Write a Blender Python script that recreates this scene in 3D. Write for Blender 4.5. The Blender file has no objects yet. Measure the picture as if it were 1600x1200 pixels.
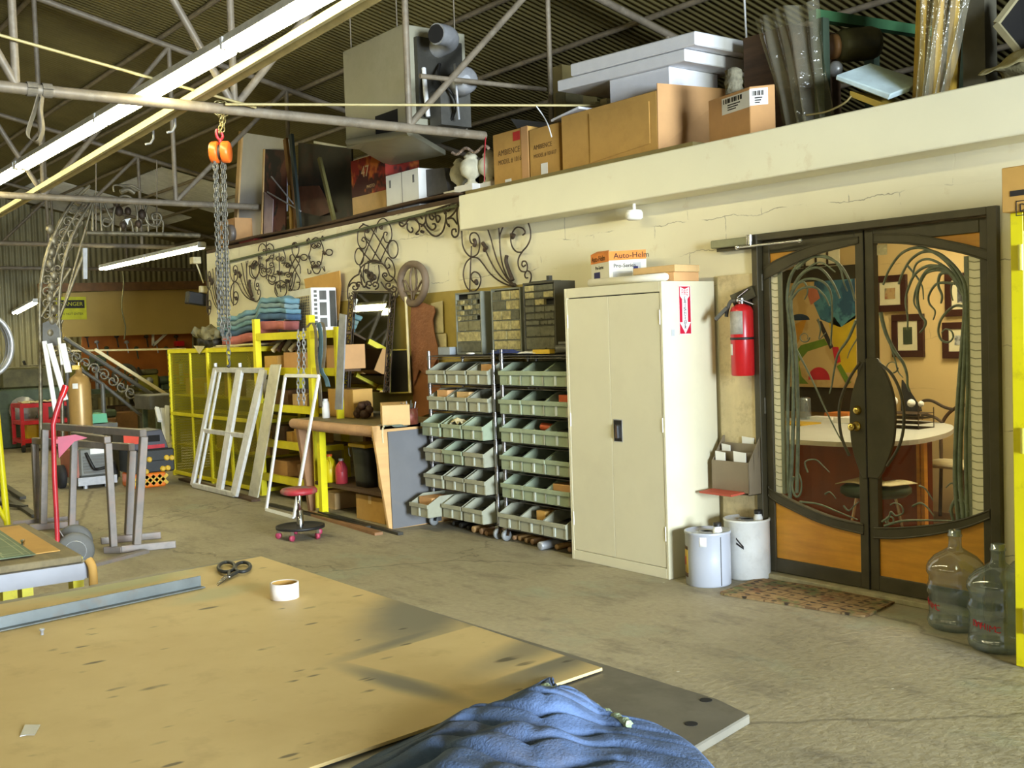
import bpy, math, random
from mathutils import Vector, Matrix, noise
V = Vector
PI = math.pi
sc = bpy.context.scene
COL = sc.collection
rnd = random.Random(11)

# ------------------------------------------------------------------ camera
FPX, YAW, PITCH, ROLL, EYE = 1722.85, math.radians(52.9236), math.radians(-2.4841), math.radians(-1.9022), V((0, 0, 1.525))
_f = V((-math.sin(YAW) * math.cos(PITCH), math.cos(YAW) * math.cos(PITCH), math.sin(PITCH)))
_r0 = V((math.cos(YAW), math.sin(YAW), 0)); _u0 = _r0.cross(_f)
_r = math.cos(ROLL) * _r0 + math.sin(ROLL) * _u0
_u = -math.sin(ROLL) * _r0 + math.cos(ROLL) * _u0
cd = bpy.data.cameras.new('camera'); cd.sensor_width = 36; cd.lens = FPX * 36 / 1600; cd.clip_end = 200
cam = bpy.data.objects.new('camera', cd); COL.objects.link(cam)
m = Matrix((_r, _u, -_f)).transposed().to_4x4(); m.translation = EYE
cam.matrix_world = m; sc.camera = cam

# where a sight line measured on the photograph meets a real plane of the room (used to take sizes off it)
def ray(x, y): return _f + (x - 800) / FPX * _r - (y - 600) / FPX * _u
def fx(x, y, X): d = ray(x, y); return EYE + d * ((X - EYE.x) / d.x)
def fy(x, y, Y): d = ray(x, y); return EYE + d * ((Y - EYE.y) / d.y)
def fz(x, y, Z=0.0): d = ray(x, y); return EYE + d * ((Z - EYE.z) / d.z)

# ------------------------------------------------------------------ materials
def S(r, g, b):
    f = lambda c: (c / 255) / 12.92 if c <= 10 else ((c / 255 + 0.055) / 1.055) ** 2.4
    return (f(r), f(g), f(b))
_M = {}
def newmat(name):
    mt = bpy.data.materials.new(name); mt.use_nodes = True; nt = mt.node_tree
    for n in list(nt.nodes): nt.nodes.remove(n)
    out = nt.nodes.new('ShaderNodeOutputMaterial'); return mt, nt, out
def nd(nt, t, **kw):
    n = nt.nodes.new(t)
    for k, v in kw.items():
        if k.startswith('_'): setattr(n, k[1:], v)
        else: n.inputs[k.replace('__', ' ')].default_value = v
    return n
def rgba(c): return (c[0], c[1], c[2], 1)
def noise_fac(nt, coord, scale, detail=4, lo=.35, hi=.65, stretch=None, rough=.6):
    if stretch:
        mp = nd(nt, 'ShaderNodeMapping'); mp.inputs['Scale'].default_value = stretch
        nt.links.new(coord, mp.inputs['Vector']); coord = mp.outputs[0]
    n = nd(nt, 'ShaderNodeTexNoise', Scale=scale, Detail=detail, Roughness=rough); nt.links.new(coord, n.inputs['Vector'])
    r = nd(nt, 'ShaderNodeMapRange'); r.inputs['From Min'].default_value = lo; r.inputs['From Max'].default_value = hi
    nt.links.new(n.outputs['Fac'], r.inputs['Value']); return r.outputs[0], n.outputs['Fac']
def mixc(nt, fac, a, b):
    mx = nd(nt, 'ShaderNodeMix', _data_type='RGBA')
    for s, v in ((0, fac), (6, a), (7, b)):
        if isinstance(v, (int, float)): mx.inputs[s].default_value = v
        elif isinstance(v, tuple): mx.inputs[s].default_value = rgba(v)
        else: nt.links.new(v, mx.inputs[s])
    return mx.outputs[2]
def mat(name, col, rough=.55, metal=0., var=.12, scale=7., bump=0., bscale=60., dirt=None, dirt_amt=.5, dscale=4., dlo=.5, dhi=.75, stretch=None, spec=.5):
    """A Principled surface whose colour varies a little through noise, with optional dirt blotches and fine bump."""
    if name in _M: return _M[name]
    mt, nt, out = newmat(name)
    b = nd(nt, 'ShaderNodeBsdfPrincipled', Roughness=rough, Metallic=metal)
    b.inputs['Specular IOR Level'].default_value = spec
    tc = nd(nt, 'ShaderNodeTexCoord').outputs['Object']
    f, _ = noise_fac(nt, tc, scale, stretch=stretch)
    c = mixc(nt, f, tuple(x * (1 - var) for x in col), tuple(min(1, x * (1 + var)) for x in col))
    if dirt:
        g, _ = noise_fac(nt, tc, dscale, 6, dlo, dhi, rough=.7)
        mm = nd(nt, 'ShaderNodeMath', _operation='MULTIPLY'); mm.inputs[1].default_value = dirt_amt; nt.links.new(g, mm.inputs[0])
        c = mixc(nt, mm.outputs[0], c, dirt)
    nt.links.new(c, b.inputs['Base Color'])
    if bump:
        _, h = noise_fac(nt, tc, bscale, 3)
        bp = nd(nt, 'ShaderNodeBump', Strength=bump, Distance=.01); nt.links.new(h, bp.inputs['Height']); nt.links.new(bp.outputs[0], b.inputs['Normal'])
    nt.links.new(b.outputs[0], out.inputs[0]); _M[name] = mt; return mt
def glassy(name, tint, refl=.12, rough=.02, opacity=0., dcol=(.8, .8, .8), bump=0., bscale=20.):
    """Thin clear sheet: what lies behind shows through the tint, a fresnel share is mirrored, a share is scattered."""
    mt, nt, out = newmat(name)
    t = nd(nt, 'ShaderNodeBsdfTransparent', Color=rgba(tint)); g = nd(nt, 'ShaderNodeBsdfGlossy', Roughness=rough)
    fr = nd(nt, 'ShaderNodeLayerWeight', Blend=.5); pw = nd(nt, 'ShaderNodeMath', _operation='POWER'); pw.inputs[1].default_value = 5.; nt.links.new(fr.outputs['Facing'], pw.inputs[0])
    ad = nd(nt, 'ShaderNodeMath', _operation='MULTIPLY_ADD'); ad.inputs[1].default_value = .9; ad.inputs[2].default_value = refl * .3
    nt.links.new(pw.outputs[0], ad.inputs[0]); ad.use_clamp = True
    base = t.outputs[0]
    if opacity:
        d = nd(nt, 'ShaderNodeBsdfDiffuse', Color=rgba(dcol)); m1 = nd(nt, 'ShaderNodeMixShader', Fac=opacity)
        nt.links.new(base, m1.inputs[1]); nt.links.new(d.outputs[0], m1.inputs[2]); base = m1.outputs[0]
    mx = nd(nt, 'ShaderNodeMixShader'); nt.links.new(ad.outputs[0], mx.inputs[0]); nt.links.new(base, mx.inputs[1]); nt.links.new(g.outputs[0], mx.inputs[2])
    if bump:
        tc = nd(nt, 'ShaderNodeTexCoord').outputs['Object']; _, h = noise_fac(nt, tc, bscale, 3)
        bp = nd(nt, 'ShaderNodeBump', Strength=bump, Distance=.03); nt.links.new(h, bp.inputs['Height']); nt.links.new(bp.outputs[0], g.inputs['Normal'])
    nt.links.new(mx.outputs[0], out.inputs[0]); _M[name] = mt; return mt
def emis(name, col, strength):
    mt, nt, out = newmat(name); e = nd(nt, 'ShaderNodeEmission', Color=rgba(col), Strength=strength); nt.links.new(e.outputs[0], out.inputs[0]); _M[name] = mt; return mt

# ------------------------------------------------------------------ mesh builder
class B:
    def __init__(s): s.v = []; s.f = []; s.sm = []
    def add(s, vs, fs, smooth=False):
        o = len(s.v); s.v += [tuple(v) for v in vs]; s.f += [tuple(i + o for i in f) for f in fs]; s.sm += [smooth] * len(fs); return s
    def box(s, x0, x1, y0, y1, z0, z1):
        return s.obox(V(((x0 + x1) / 2, (y0 + y1) / 2, (z0 + z1) / 2)), V(((x1 - x0) / 2, 0, 0)), V((0, (y1 - y0) / 2, 0)), V((0, 0, (z1 - z0) / 2)))
    def obox(s, c, a, b, d):
        c, a, b, d = V(c), V(a), V(b), V(d); vs = [c + i * a + j * b + k * d for k in (-1, 1) for j in (-1, 1) for i in (-1, 1)]
        return s.add(vs, [(0, 2, 3, 1), (4, 5, 7, 6), (0, 1, 5, 4), (2, 6, 7, 3), (0, 4, 6, 2), (1, 3, 7, 5)])
    def bar(s, p, q, w, h, up=(0, 0, 1)):
        p, q = V(p), V(q); d = q - p; dn = d.normalized(); up = V(up)
        if abs(dn.dot(up)) > .98: up = V((1, 0, 0))
        x = dn.cross(up).normalized(); y = x.cross(dn).normalized()
        return s.obox((p + q) / 2, d / 2, x * w / 2, y * h / 2)
    def tube(s, pts, r, n=8, closed=False, smooth=True):
        pts = [V(p) for p in pts]; N = len(pts)
        if N < 2: return s
        rr = r if isinstance(r, (list, tuple)) else [r] * N
        T = []
        for i in range(N):
            a = pts[(i - 1) % N] if (closed or i > 0) else pts[i]; b = pts[(i + 1) % N] if (closed or i < N - 1) else pts[i]
            t = b - a; T.append(t.normalized() if t.length > 1e-9 else V((0, 0, 1)))
        ref = V((0, 0, 1)) if abs(T[0].z) < .9 else V((1, 0, 0))
        x = T[0].cross(ref).normalized(); vs = []
        for i in range(N):
            x = (x - T[i] * x.dot(T[i]));
            x = x.normalized() if x.length > 1e-6 else T[i].orthogonal().normalized()
            y = T[i].cross(x)
            vs += [pts[i] + (x * math.cos(2 * PI * k / n) + y * math.sin(2 * PI * k / n)) * rr[i] for k in range(n)]
        fs = []
        for i in range(N if closed else N - 1):
            j = (i + 1) % N
            fs += [(i * n + k, i * n + (k + 1) % n, j * n + (k + 1) % n, j * n + k) for k in range(n)]
        s.add(vs, fs, smooth)
        if not closed:
            s.add([vs[k] for k in range(n)], [tuple(range(n))[::-1]]); s.add([vs[(N - 1) * n + k] for k in range(n)], [tuple(range(n))])
        return s
    def lathe(s, prof, c=(0, 0, 0), axis=(0, 0, 1), n=24, smooth=True):
        ax = V(axis).normalized(); x = ax.orthogonal().normalized(); y = ax.cross(x); c = V(c); P = len(prof)
        vs = [c + ax * z + (x * math.cos(2 * PI * k / n) + y * math.sin(2 * PI * k / n)) * r for r, z in prof for k in range(n)]
        fs = [(i * n + k, i * n + (k + 1) % n, (i + 1) * n + (k + 1) % n, (i + 1) * n + k) for i in range(P - 1) for k in range(n)]
        s.add(vs, fs, smooth)
        if prof[0][0] > 1e-4: s.add(vs[:n], [tuple(range(n))[::-1]])
        if prof[-1][0] > 1e-4: s.add(vs[-n:], [tuple(range(n))])
        return s
    def cyl(s, p, q, r, n=16, r2=None):
        p, q = V(p), V(q); L = (q - p).length; return s.lathe([(r, 0), (r if r2 is None else r2, L)], p, q - p, n)
    def prism(s, poly, d):
        poly = [V(p) for p in poly]; d = V(d); n = len(poly)
        s.add(poly + [p + d for p in poly], [tuple(range(n))[::-1], tuple(range(n, 2 * n))] + [(i, (i + 1) % n, n + (i + 1) % n, n + i) for i in range(n)]); return s
    def strip(s, A, Bp, d):
        """Solid band between two polylines A and Bp of equal length, thickness vector d."""
        d = V(d); n = len(A); A = [V(p) for p in A]; Bp = [V(p) for p in Bp]
        vs = A + Bp + [p + d for p in A] + [p + d for p in Bp]
        fs = []
        for i in range(n - 1):
            fs += [(i, i + 1, n + i + 1, n + i), (2 * n + i, 3 * n + i, 3 * n + i + 1, 2 * n + i + 1), (i, 2 * n + i, 2 * n + i + 1, i + 1), (n + i, n + i + 1, 3 * n + i + 1, 3 * n + i)]
        fs += [(0, n, 3 * n, 2 * n), (n - 1, 3 * n - 1, 4 * n - 1, 2 * n - 1)]
        return s.add(vs, fs)
    def ball(s, c, rx, ry=None, rz=None, n=12):
        ry = ry or rx; rz = rz or rx; m_ = max(6, n // 2); c = V(c); vs = []; fs = []
        for i in range(m_ + 1):
            a = PI * i / m_
            vs += [c + V((rx * math.sin(a) * math.cos(2 * PI * k / n), ry * math.sin(a) * math.sin(2 * PI * k / n), rz * math.cos(a))) for k in range(n)]
        for i in range(m_): fs += [(i * n + k, (i + 1) * n + k, (i + 1) * n + (k + 1) % n, i * n + (k + 1) % n) for k in range(n)]
        return s.add(vs, fs, True)
    def sheet(s, fn, nu, nv, th=0.0, smooth=True):
        """Surface fn(u,v) -> point; with th it becomes a closed slab of that thickness (downwards along its normal)."""
        P = [[V(fn(i / nu, j / nv)) for j in range(nv + 1)] for i in range(nu + 1)]; W = nv + 1
        vs = [p for row in P for p in row]; fs = [(i * W + j, (i + 1) * W + j, (i + 1) * W + j + 1, i * W + j + 1) for i in range(nu) for j in range(nv)]
        if not th: return s.add(vs, fs, smooth)
        Nn = []
        for i in range(nu + 1):
            for j in range(nv + 1):
                a = P[min(i + 1, nu)][j] - P[max(i - 1, 0)][j]; b = P[i][min(j + 1, nv)] - P[i][max(j - 1, 0)]
                k = a.cross(b); Nn.append(k.normalized() if k.length > 1e-12 else V((0, 0, 1)))
        o = len(vs); lo = [v - k * th for v, k in zip(vs, Nn)]
        fs2 = [tuple(q + o for q in f[::-1]) for f in fs]
        ed = [(i * W, (i + 1) * W) for i in range(nu)] + [((i + 1) * W + nv, i * W + nv) for i in range(nu)] + [(j + 1, j) for j in range(nv)] + [(nu * W + j, nu * W + j + 1) for j in range(nv)]
        fs2 += [(a, a + o, b + o, b)[::1] for a, b in ed]
        return s.add(vs + lo, fs + fs2, smooth)
    def build(s, name, mt, parent=None, bevel=0., seg=1):
        me = bpy.data.meshes.new(name); me.from_pydata(s.v, [], s.f); me.polygons.foreach_set('use_smooth', s.sm)
        me.materials.append(mt if not isinstance(mt, str) else _M[mt]); me.update()
        o = bpy.data.objects.new(name, me); COL.objects.link(o)
        if parent is not None:
            o.parent = parent; o.matrix_parent_inverse = parent_world(parent).inverted()
        if bevel:
            md = o.modifiers.new('bevel', 'BEVEL'); md.width = bevel; md.segments = seg; md.limit_method = 'ANGLE'; md.angle_limit = math.radians(40)
        return o
def parent_world(o):
    mw = o.matrix_basis.copy()
    return parent_world(o.parent) @ o.matrix_parent_inverse @ mw if o.parent is not None else mw
def tag(o, label=None, cat=None, group=None, kind=None):
    if label: o['label'] = label
    if cat: o['category'] = cat
    if group: o['group'] = group
    if kind: o['kind'] = kind
    return o
def T(name, label, cat, loc=(0, 0, 0), group=None, rot=0):
    o = bpy.data.objects.new(name, None); COL.objects.link(o); o.location = loc; o.rotation_euler = (0, 0, rot); o.empty_display_size = .1
    return tag(o, label, cat, group)
def one(b, name, mt, label, cat, group=None, **k): return tag(b.build(name, mt, None, **k), label, cat, group)
def struct(b, name, mt, **k): return tag(b.build(name, mt, None, **k), kind='structure')
def kids(o): return [c for c in bpy.data.objects if c.parent == o]
def dup(root, loc, rot=None, label=None, group=None, tree=None):
    tree = tree if tree is not None else [(c, kids(c)) for c in kids(root)]
    r = root.copy(); COL.objects.link(r); r.location = loc
    if rot is not None: r.rotation_euler = rot if isinstance(rot, tuple) else (0, 0, rot)
    if label: r['label'] = label
    if group: r['group'] = group
    for ch, gr in tree:
        c = ch.copy(); COL.objects.link(c); c.parent = r
        for g in gr:
            d = g.copy(); COL.objects.link(d); d.parent = c
    return r
def text(s, org, xd, yd, size, mt, parent, name='lettering', ext=.0006, align='LEFT', sx=1.):
    cu = bpy.data.curves.new(name, 'FONT'); cu.body = s; cu.size = size; cu.extrude = ext; cu.align_x = align; cu.align_y = 'CENTER'; cu.resolution_u = 2
    cu.materials.append(_M[mt] if isinstance(mt, str) else mt)
    tmp = bpy.data.objects.new(name, cu); me = bpy.data.meshes.new_from_object(tmp); bpy.data.objects.remove(tmp); me.name = name
    if not me.materials: me.materials.append(_M[mt] if isinstance(mt, str) else mt)
    o = bpy.data.objects.new(name, me); COL.objects.link(o)
    x = V(xd).normalized(); y = V(yd).normalized(); z = x.cross(y).normalized(); y = z.cross(x)
    mw = Matrix((x * sx, y, z)).transposed().to_4x4(); mw.translation = V(org)
    if parent is not None:
        o.parent = parent; o.matrix_parent_inverse = parent_world(parent).inverted()
    o.matrix_basis = mw
    return o
def smooth_line(P, k=6, closed=False):
    """Catmull-Rom through the points."""
    P = [V(p) for p in P]; n = len(P); out = []
    for i in range(n if closed else n - 1):
        g = lambda j: P[j % n] if closed else P[max(0, min(n - 1, j))]
        a, b, c, d = g(i - 1), g(i), g(i + 1), g(i + 2)
        for t in (q / k for q in range(k)):
            out.append(.5 * ((2 * b) + (c - a) * t + (2 * a - 5 * b + 4 * c - d) * t * t + (3 * b - a - 3 * c + d) * t ** 3))
    if not closed: out.append(P[-1])
    return out
def spiral2(cx, cy, r0, r1, a0, turns, n=None, sx=1., sy=1.):
    n = n or max(10, int(abs(turns) * 18))
    return [(cx + sx * (r0 + (r1 - r0) * t) * math.cos(a0 + 2 * PI * turns * t), cy + sy * (r0 + (r1 - r0) * t) * math.sin(a0 + 2 * PI * turns * t)) for t in (i / n for i in range(n + 1))]
def carton(name, x0, x1, y0, y1, z0, z1, mt, label, group=None, rot=0., tape=None, flaps=False, cat='box'):
    """Closed cardboard box; with a tape band over the top and front, or open flaps."""
    c = V(((x0 + x1) / 2, (y0 + y1) / 2, z0)); t = T(name, label, cat, (0, 0, 0), group)
    hx, hy, h = (x1 - x0) / 2, (y1 - y0) / 2, z1 - z0
    if not flaps: b = B().box(-hx, hx, -hy, hy, 0, h)
    else:
        b = B(); w = .004
        b.box(-hx, hx, -hy, -hy + w, 0, h).box(-hx, hx, hy - w, hy, 0, h).box(-hx, -hx + w, -hy + w, hy - w, 0, h).box(hx - w, hx, -hy + w, hy - w, 0, h).box(-hx + w, hx - w, -hy + w, hy - w, 0, w)
    b.build('carton_body', mt, t, bevel=.003)
    if flaps:
        B().obox((0, hy + .04, h + .03), (hx, 0, 0), (0, .05, .035), (0, -.0015, .002)).build('flap', mt, t)
        B().obox((0, -hy - .03, h + .03), (hx, 0, 0), (0, .04, -.035), (0, .0015, .002)).build('flap', mt, t)
        B().obox((hx + .03, 0, h + .02), (.035, 0, -.03), (0, hy, 0), (.0015, 0, .002)).build('flap', mt, t)
    if tape:
        B().box(-.025, .025, -hy - .001, hy + .001, h + .0005, h + .0015).box(-.025, .025, -hy - .0015, -hy - .0005, h * .7, h + .001).build('packing_tape', tape, t)
    t.location = c; t.rotation_euler = (0, 0, rot); return t
# ------------------------------------------------------------------ materials of the place
def floor_mat():
    mt, nt, out = newmat('concrete'); L = nt.links
    b = nd(nt, 'ShaderNodeBsdfPrincipled', Roughness=.62); b.inputs['Specular IOR Level'].default_value = .35
    tc = nd(nt, 'ShaderNodeTexCoord').outputs['Object']
    f1, _ = noise_fac(nt, tc, .55, 8, .3, .7, rough=.65)
    c = mixc(nt, f1, S(146, 137, 110), S(180, 171, 146))
    f2, _ = noise_fac(nt, tc, 2.2, 8, .5, .8, stretch=(1, 2.2, 1), rough=.75)
    c = mixc(nt, f2, c, S(104, 98, 86))
    f3, _ = noise_fac(nt, tc, 26, 4, .3, .7)
    c = mixc(nt, f3, c, mixc(nt, .22, c, (.06, .055, .045)))
    f5, _ = noise_fac(nt, tc, 1.3, 5, .58, .72, stretch=(1, 1.3, 1))
    c = mixc(nt, f5, c, mixc(nt, .4, c, S(150, 168, 150)))
    def spots(scale, lim, col, cc, amt=1.):
        v = nd(nt, 'ShaderNodeTexVoronoi', Scale=scale); L.new(tc, v.inputs['Vector'])
        r = nd(nt, 'ShaderNodeMapRange'); r.inputs['From Min'].default_value = lim; r.inputs['From Max'].default_value = lim * .5; r.inputs['To Max'].default_value = amt
        L.new(v.outputs['Distance'], r.inputs['Value']); return mixc(nt, r.outputs[0], cc, col)
    c = spots(3.1, .03, S(215, 212, 200), c, .8); c = spots(1.7, .03, S(52, 48, 42), c, .6); c = spots(.9, .018, S(205, 190, 60), c, .5)
    v = nd(nt, 'ShaderNodeTexVoronoi', Scale=.33, _feature='DISTANCE_TO_EDGE')
    _, nn = noise_fac(nt, tc, 3, 4); ad = nd(nt, 'ShaderNodeVectorMath', _operation='MULTIPLY_ADD'); ad.inputs[1].default_value = (.5, .5, .5)
    L.new(nn, ad.inputs[0]); L.new(tc, ad.inputs[2]); L.new(ad.outputs[0], v.inputs['Vector'])
    r = nd(nt, 'ShaderNodeMapRange'); r.inputs['From Min'].default_value = .006; r.inputs['From Max'].default_value = .001; r.inputs['To Max'].default_value = .45
    L.new(v.outputs['Distance'], r.inputs['Value']); c = mixc(nt, r.outputs[0], c, S(60, 56, 48))
    L.new(c, b.inputs['Base Color'])
    bp = nd(nt, 'ShaderNodeBump', Strength=.25, Distance=.01); L.new(f3, bp.inputs['Height']); L.new(bp.outputs[0], b.inputs['Normal'])
    L.new(b.outputs[0], out.inputs[0]); _M['concrete'] = mt
floor_mat()
def cream_mat(name, col, crack):
    mt, nt, out = newmat(name); L = nt.links
    b = nd(nt, 'ShaderNodeBsdfPrincipled', Roughness=.6)
    tc = nd(nt, 'ShaderNodeTexCoord').outputs['Object']
    f1, _ = noise_fac(nt, tc, 1.1, 6, .35, .7)
    c = mixc(nt, f1, tuple(x * .93 for x in col), col)
    f2, _ = noise_fac(nt, tc, 3.3, 8, .6, .78, rough=.7); mm = nd(nt, 'ShaderNodeMath', _operation='MULTIPLY'); mm.inputs[1].default_value = .55; L.new(f2, mm.inputs[0])
    c = mixc(nt, mm.outputs[0], c, S(196, 168, 112))
    sx = nd(nt, 'ShaderNodeSeparateXYZ'); L.new(tc, sx.inputs[0]); cm = nd(nt, 'ShaderNodeCombineXYZ'); L.new(sx.outputs[0], cm.inputs[0]); L.new(sx.outputs[2], cm.inputs[1])
    _, nn = noise_fac(nt, tc, 2.3, 5); ad = nd(nt, 'ShaderNodeVectorMath', _operation='MULTIPLY_ADD'); ad.inputs[1].default_value = (.12, .16, 0); L.new(nn, ad.inputs[0]); L.new(cm.outputs[0], ad.inputs[2])
    br = nd(nt, 'ShaderNodeTexBrick', Scale=1.); br.inputs['Mortar Size'].default_value = .003; br.inputs['Brick Width'].default_value = .62; br.inputs['Row Height'].default_value = .21; br.inputs['Mortar Smooth'].default_value = .3
    br.inputs['Color1'].default_value = br.inputs['Color2'].default_value = (0, 0, 0, 1); br.inputs['Mortar'].default_value = (1, 1, 1, 1); L.new(ad.outputs[0], br.inputs['Vector'])
    g, _ = noise_fac(nt, tc, 2.6, 4, .52, .6, stretch=(1, 1, 2)); mk = nd(nt, 'ShaderNodeMath', _operation='MULTIPLY'); L.new(br.outputs['Color'], mk.inputs[0]); L.new(g, mk.inputs[1])
    mk2 = nd(nt, 'ShaderNodeMath', _operation='MULTIPLY'); mk2.inputs[1].default_value = crack; L.new(mk.outputs[0], mk2.inputs[0])
    c = mixc(nt, mk2.outputs[0], c, S(96, 84, 62)); L.new(c, b.inputs['Base Color'])
    ivt = nd(nt, 'ShaderNodeMath', _operation='SUBTRACT'); ivt.inputs[0].default_value = 1.; L.new(br.outputs['Color'], ivt.inputs[1])
    bp = nd(nt, 'ShaderNodeBump', Strength=.3 * crack, Distance=.006); L.new(ivt.outputs[0], bp.inputs['Height']); L.new(bp.outputs[0], b.inputs['Normal'])
    L.new(b.outputs[0], out.inputs[0]); _M[name] = mt
cream_mat('cream_wall', S(238, 230, 198), .6)
cream_mat('cream_beam', S(238, 232, 200), .0)
cream_mat('tan_block', S(214, 186, 128), .3)
mat('peeled_block', S(214, 196, 150), .8, var=.12, scale=5, bump=.4, bscale=25, dirt=S(120, 96, 60), dirt_amt=.6, dscale=7, stretch=(1, 1, .5))
mat('roof_metal', S(112, 102, 62), .5, .1, var=.15, scale=1.5, dirt=S(70, 60, 38), dirt_amt=.6, dscale=.8)
mat('skylight_roof', S(215, 215, 210), .5)
mat('gable_metal', S(150, 142, 104), .55, .2, var=.1, scale=2, dirt=S(110, 98, 60), dscale=.7)
mat('truss_steel', S(136, 124, 104), .5, .1, var=.18, scale=6, dirt=S(176, 168, 150), dirt_amt=.5, dscale=14)
mat('pipe_yellow', S(196, 180, 124), .5, .1, var=.12, scale=5, dirt=S(140, 120, 70), dirt_amt=.5)
mat('dark_steel', S(72, 70, 62), .5, .5, var=.2, scale=9)
mat('olive_board', S(172, 150, 72), .7, var=.08, scale=3, dirt=S(120, 100, 50), dirt_amt=.4, dscale=2)
mat('dark_wood', S(82, 60, 38), .7, var=.25, scale=3, stretch=(1, 8, 8))
mat('white_enamel', S(235, 235, 230), .4)
mat('putty_paint', S(216, 209, 178), .38, var=.025, scale=2, dirt=S(160, 150, 120), dirt_amt=.12, dscale=3)
mat('black', S(26, 25, 24), .5, var=.15); mat('rubber', S(34, 33, 32), .75, var=.15); mat('gap_black', S(20, 18, 15), .9)
mat('chrome', S(205, 205, 205), .18, 1., var=.04); mat('galvanised', S(172, 173, 174), .35, .35, var=.12, scale=14); mat('brass', S(214, 184, 96), .22, 1., var=.05)
mat('iron', S(70, 58, 46), .6, .45, var=.25, scale=20, dirt=S(110, 78, 52), dirt_amt=.5, dscale=12)
mat('bronze_paint', S(76, 70, 50), .42, .15, var=.12, scale=8, dirt=S(88, 82, 60), dirt_amt=.35, dscale=5)
mat('maple', S(222, 158, 52), .45, var=.1, scale=2.5, stretch=(1.2, 1, 12), dirt=S(190, 118, 30), dirt_amt=.35, dscale=2.5)
mat('verdigris', S(112, 120, 98), .5, .1, var=.25, scale=18)
mat('rack_chrome', S(190, 190, 196), .22, .95, var=.05); mat('bin_grey', S(160, 160, 138), .5, var=.07, scale=6, dirt=S(110, 105, 80), dirt_amt=.3, dscale=9); mat('bin_green', S(154, 166, 138), .5, var=.07, scale=6, dirt=S(110, 112, 80), dirt_amt=.3, dscale=9)
mat('yellow_paint', S(226, 214, 20), .4, var=.06, scale=4, dirt=S(150, 130, 30), dirt_amt=.35, dscale=10, dlo=.58, dhi=.7); mat('yellow_beam', S(232, 218, 30), .45, var=.08, scale=5)
mat('card', S(196, 152, 78), .8, var=.07, scale=4, dirt=S(150, 108, 50), dirt_amt=.3, dscale=6); mat('card_pale', S(208, 172, 116), .8, var=.07, scale=4, dirt=S(160, 126, 80), dirt_amt=.3, dscale=6); mat('card_end', S(204, 156, 102), .8, var=.07, scale=4)
mat('paper_white', S(238, 236, 228), .7, var=.03); mat('tape_clear', S(214, 182, 120), .3, var=.05)
mat('styrofoam', S(232, 232, 234), .75, var=.03, scale=10, bump=.15, bscale=160)
mat('red_paint', S(196, 30, 34), .3, var=.08, scale=5); mat('red_dirty', S(176, 40, 48), .35, var=.15, scale=8)
mat('orange_paint', S(236, 110, 36), .35, var=.06); mat('ink', S(38, 34, 32), .7); mat('ink_red', S(190, 50, 40), .7); mat('ink_blue', S(40, 44, 110), .6)
mat('plywood', S(214, 170, 110), .6, var=.08, scale=3, stretch=(1, 1, 6)); mat('bench_wood', S(122, 108, 74), .7, var=.2, scale=4, stretch=(1, 6, 6), dirt=S(70, 60, 42)); mat('bench_edge', S(196, 154, 112), .65, var=.12, scale=6, dirt=S(120, 90, 60), dirt_amt=.5, dscale=12)
mat('grey_board', S(112, 112, 112), .75, var=.06, scale=4, dirt=S(150, 130, 100), dirt_amt=.4, dscale=3, dlo=.62, dhi=.8)
mat('aluminium', S(226, 226, 224), .4, .12, var=.08, scale=12, dirt=S(150, 146, 136), dirt_amt=.45, dscale=16, stretch=(1, 1, .3)); mat('white_paint', S(236, 236, 232), .5, var=.04, scale=8)
mat('steel_tube', S(124, 116, 108), .45, .15, var=.16, scale=10, dirt=S(128, 86, 58), dirt_amt=.5, dscale=5)
mat('copper', S(150, 98, 68), .6, .1, var=.12, scale=9, bump=.9, bscale=34); mat('mirror', S(225, 226, 215), .02, 1., var=0)
mat('teal_cloth', S(112, 150, 164), .9, var=.1, scale=9, bump=.3); mat('grey_cloth', S(128, 150, 152), .9, var=.1, scale=9, bump=.3); mat('blue_cloth', S(70, 98, 128), .9, var=.1, scale=9, bump=.3); mat('pink_cloth', S(186, 110, 104), .9, var=.1, scale=9, bump=.3); mat('olive_cloth', S(126, 118, 84), .9, var=.15, scale=9, bump=.4); mat('cream_cloth', S(206, 194, 152), .9, var=.12, scale=9, bump=.4); mat('strap_blue', S(90, 122, 138), .85, var=.12, scale=20); mat('strap_grey', S(116, 108, 92), .85, var=.15, scale=20)
mat('dark_panel', S(42, 38, 30), .6, var=.3, scale=3); mat('machine_olive', S(88, 84, 52), .55, .2, var=.3, scale=6); mat('machine_green', S(74, 88, 66), .5, .2, var=.25, scale=6); mat('machine_grey', S(96, 94, 86), .5, .3, var=.2, scale=6); mat('machine_brown', S(120, 84, 44), .6, var=.2, scale=6)
mat('peg_orange', S(176, 104, 36), .75, var=.12, scale=3); mat('header_tan', S(196, 166, 92), .75, var=.04, scale=2)
mat('plastic_black', S(38, 40, 38), .5, var=.15, scale=8); mat('urn_white', S(206, 200, 172), .65, var=.1, scale=12, dirt=S(140, 130, 100), dirt_amt=.5, dscale=18)
mat('mahogany', S(140, 62, 26), .4, var=.14, scale=3, stretch=(3, 3, .6)); mat('counter_top', S(196, 198, 190), .4, var=.04); mat('green_vinyl', S(34, 62, 44), .5, var=.12)
mat('office_floor', S(128, 86, 52), .5, var=.1); mat('office_dark', S(52, 44, 24), .8, var=.15, scale=3)

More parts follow.
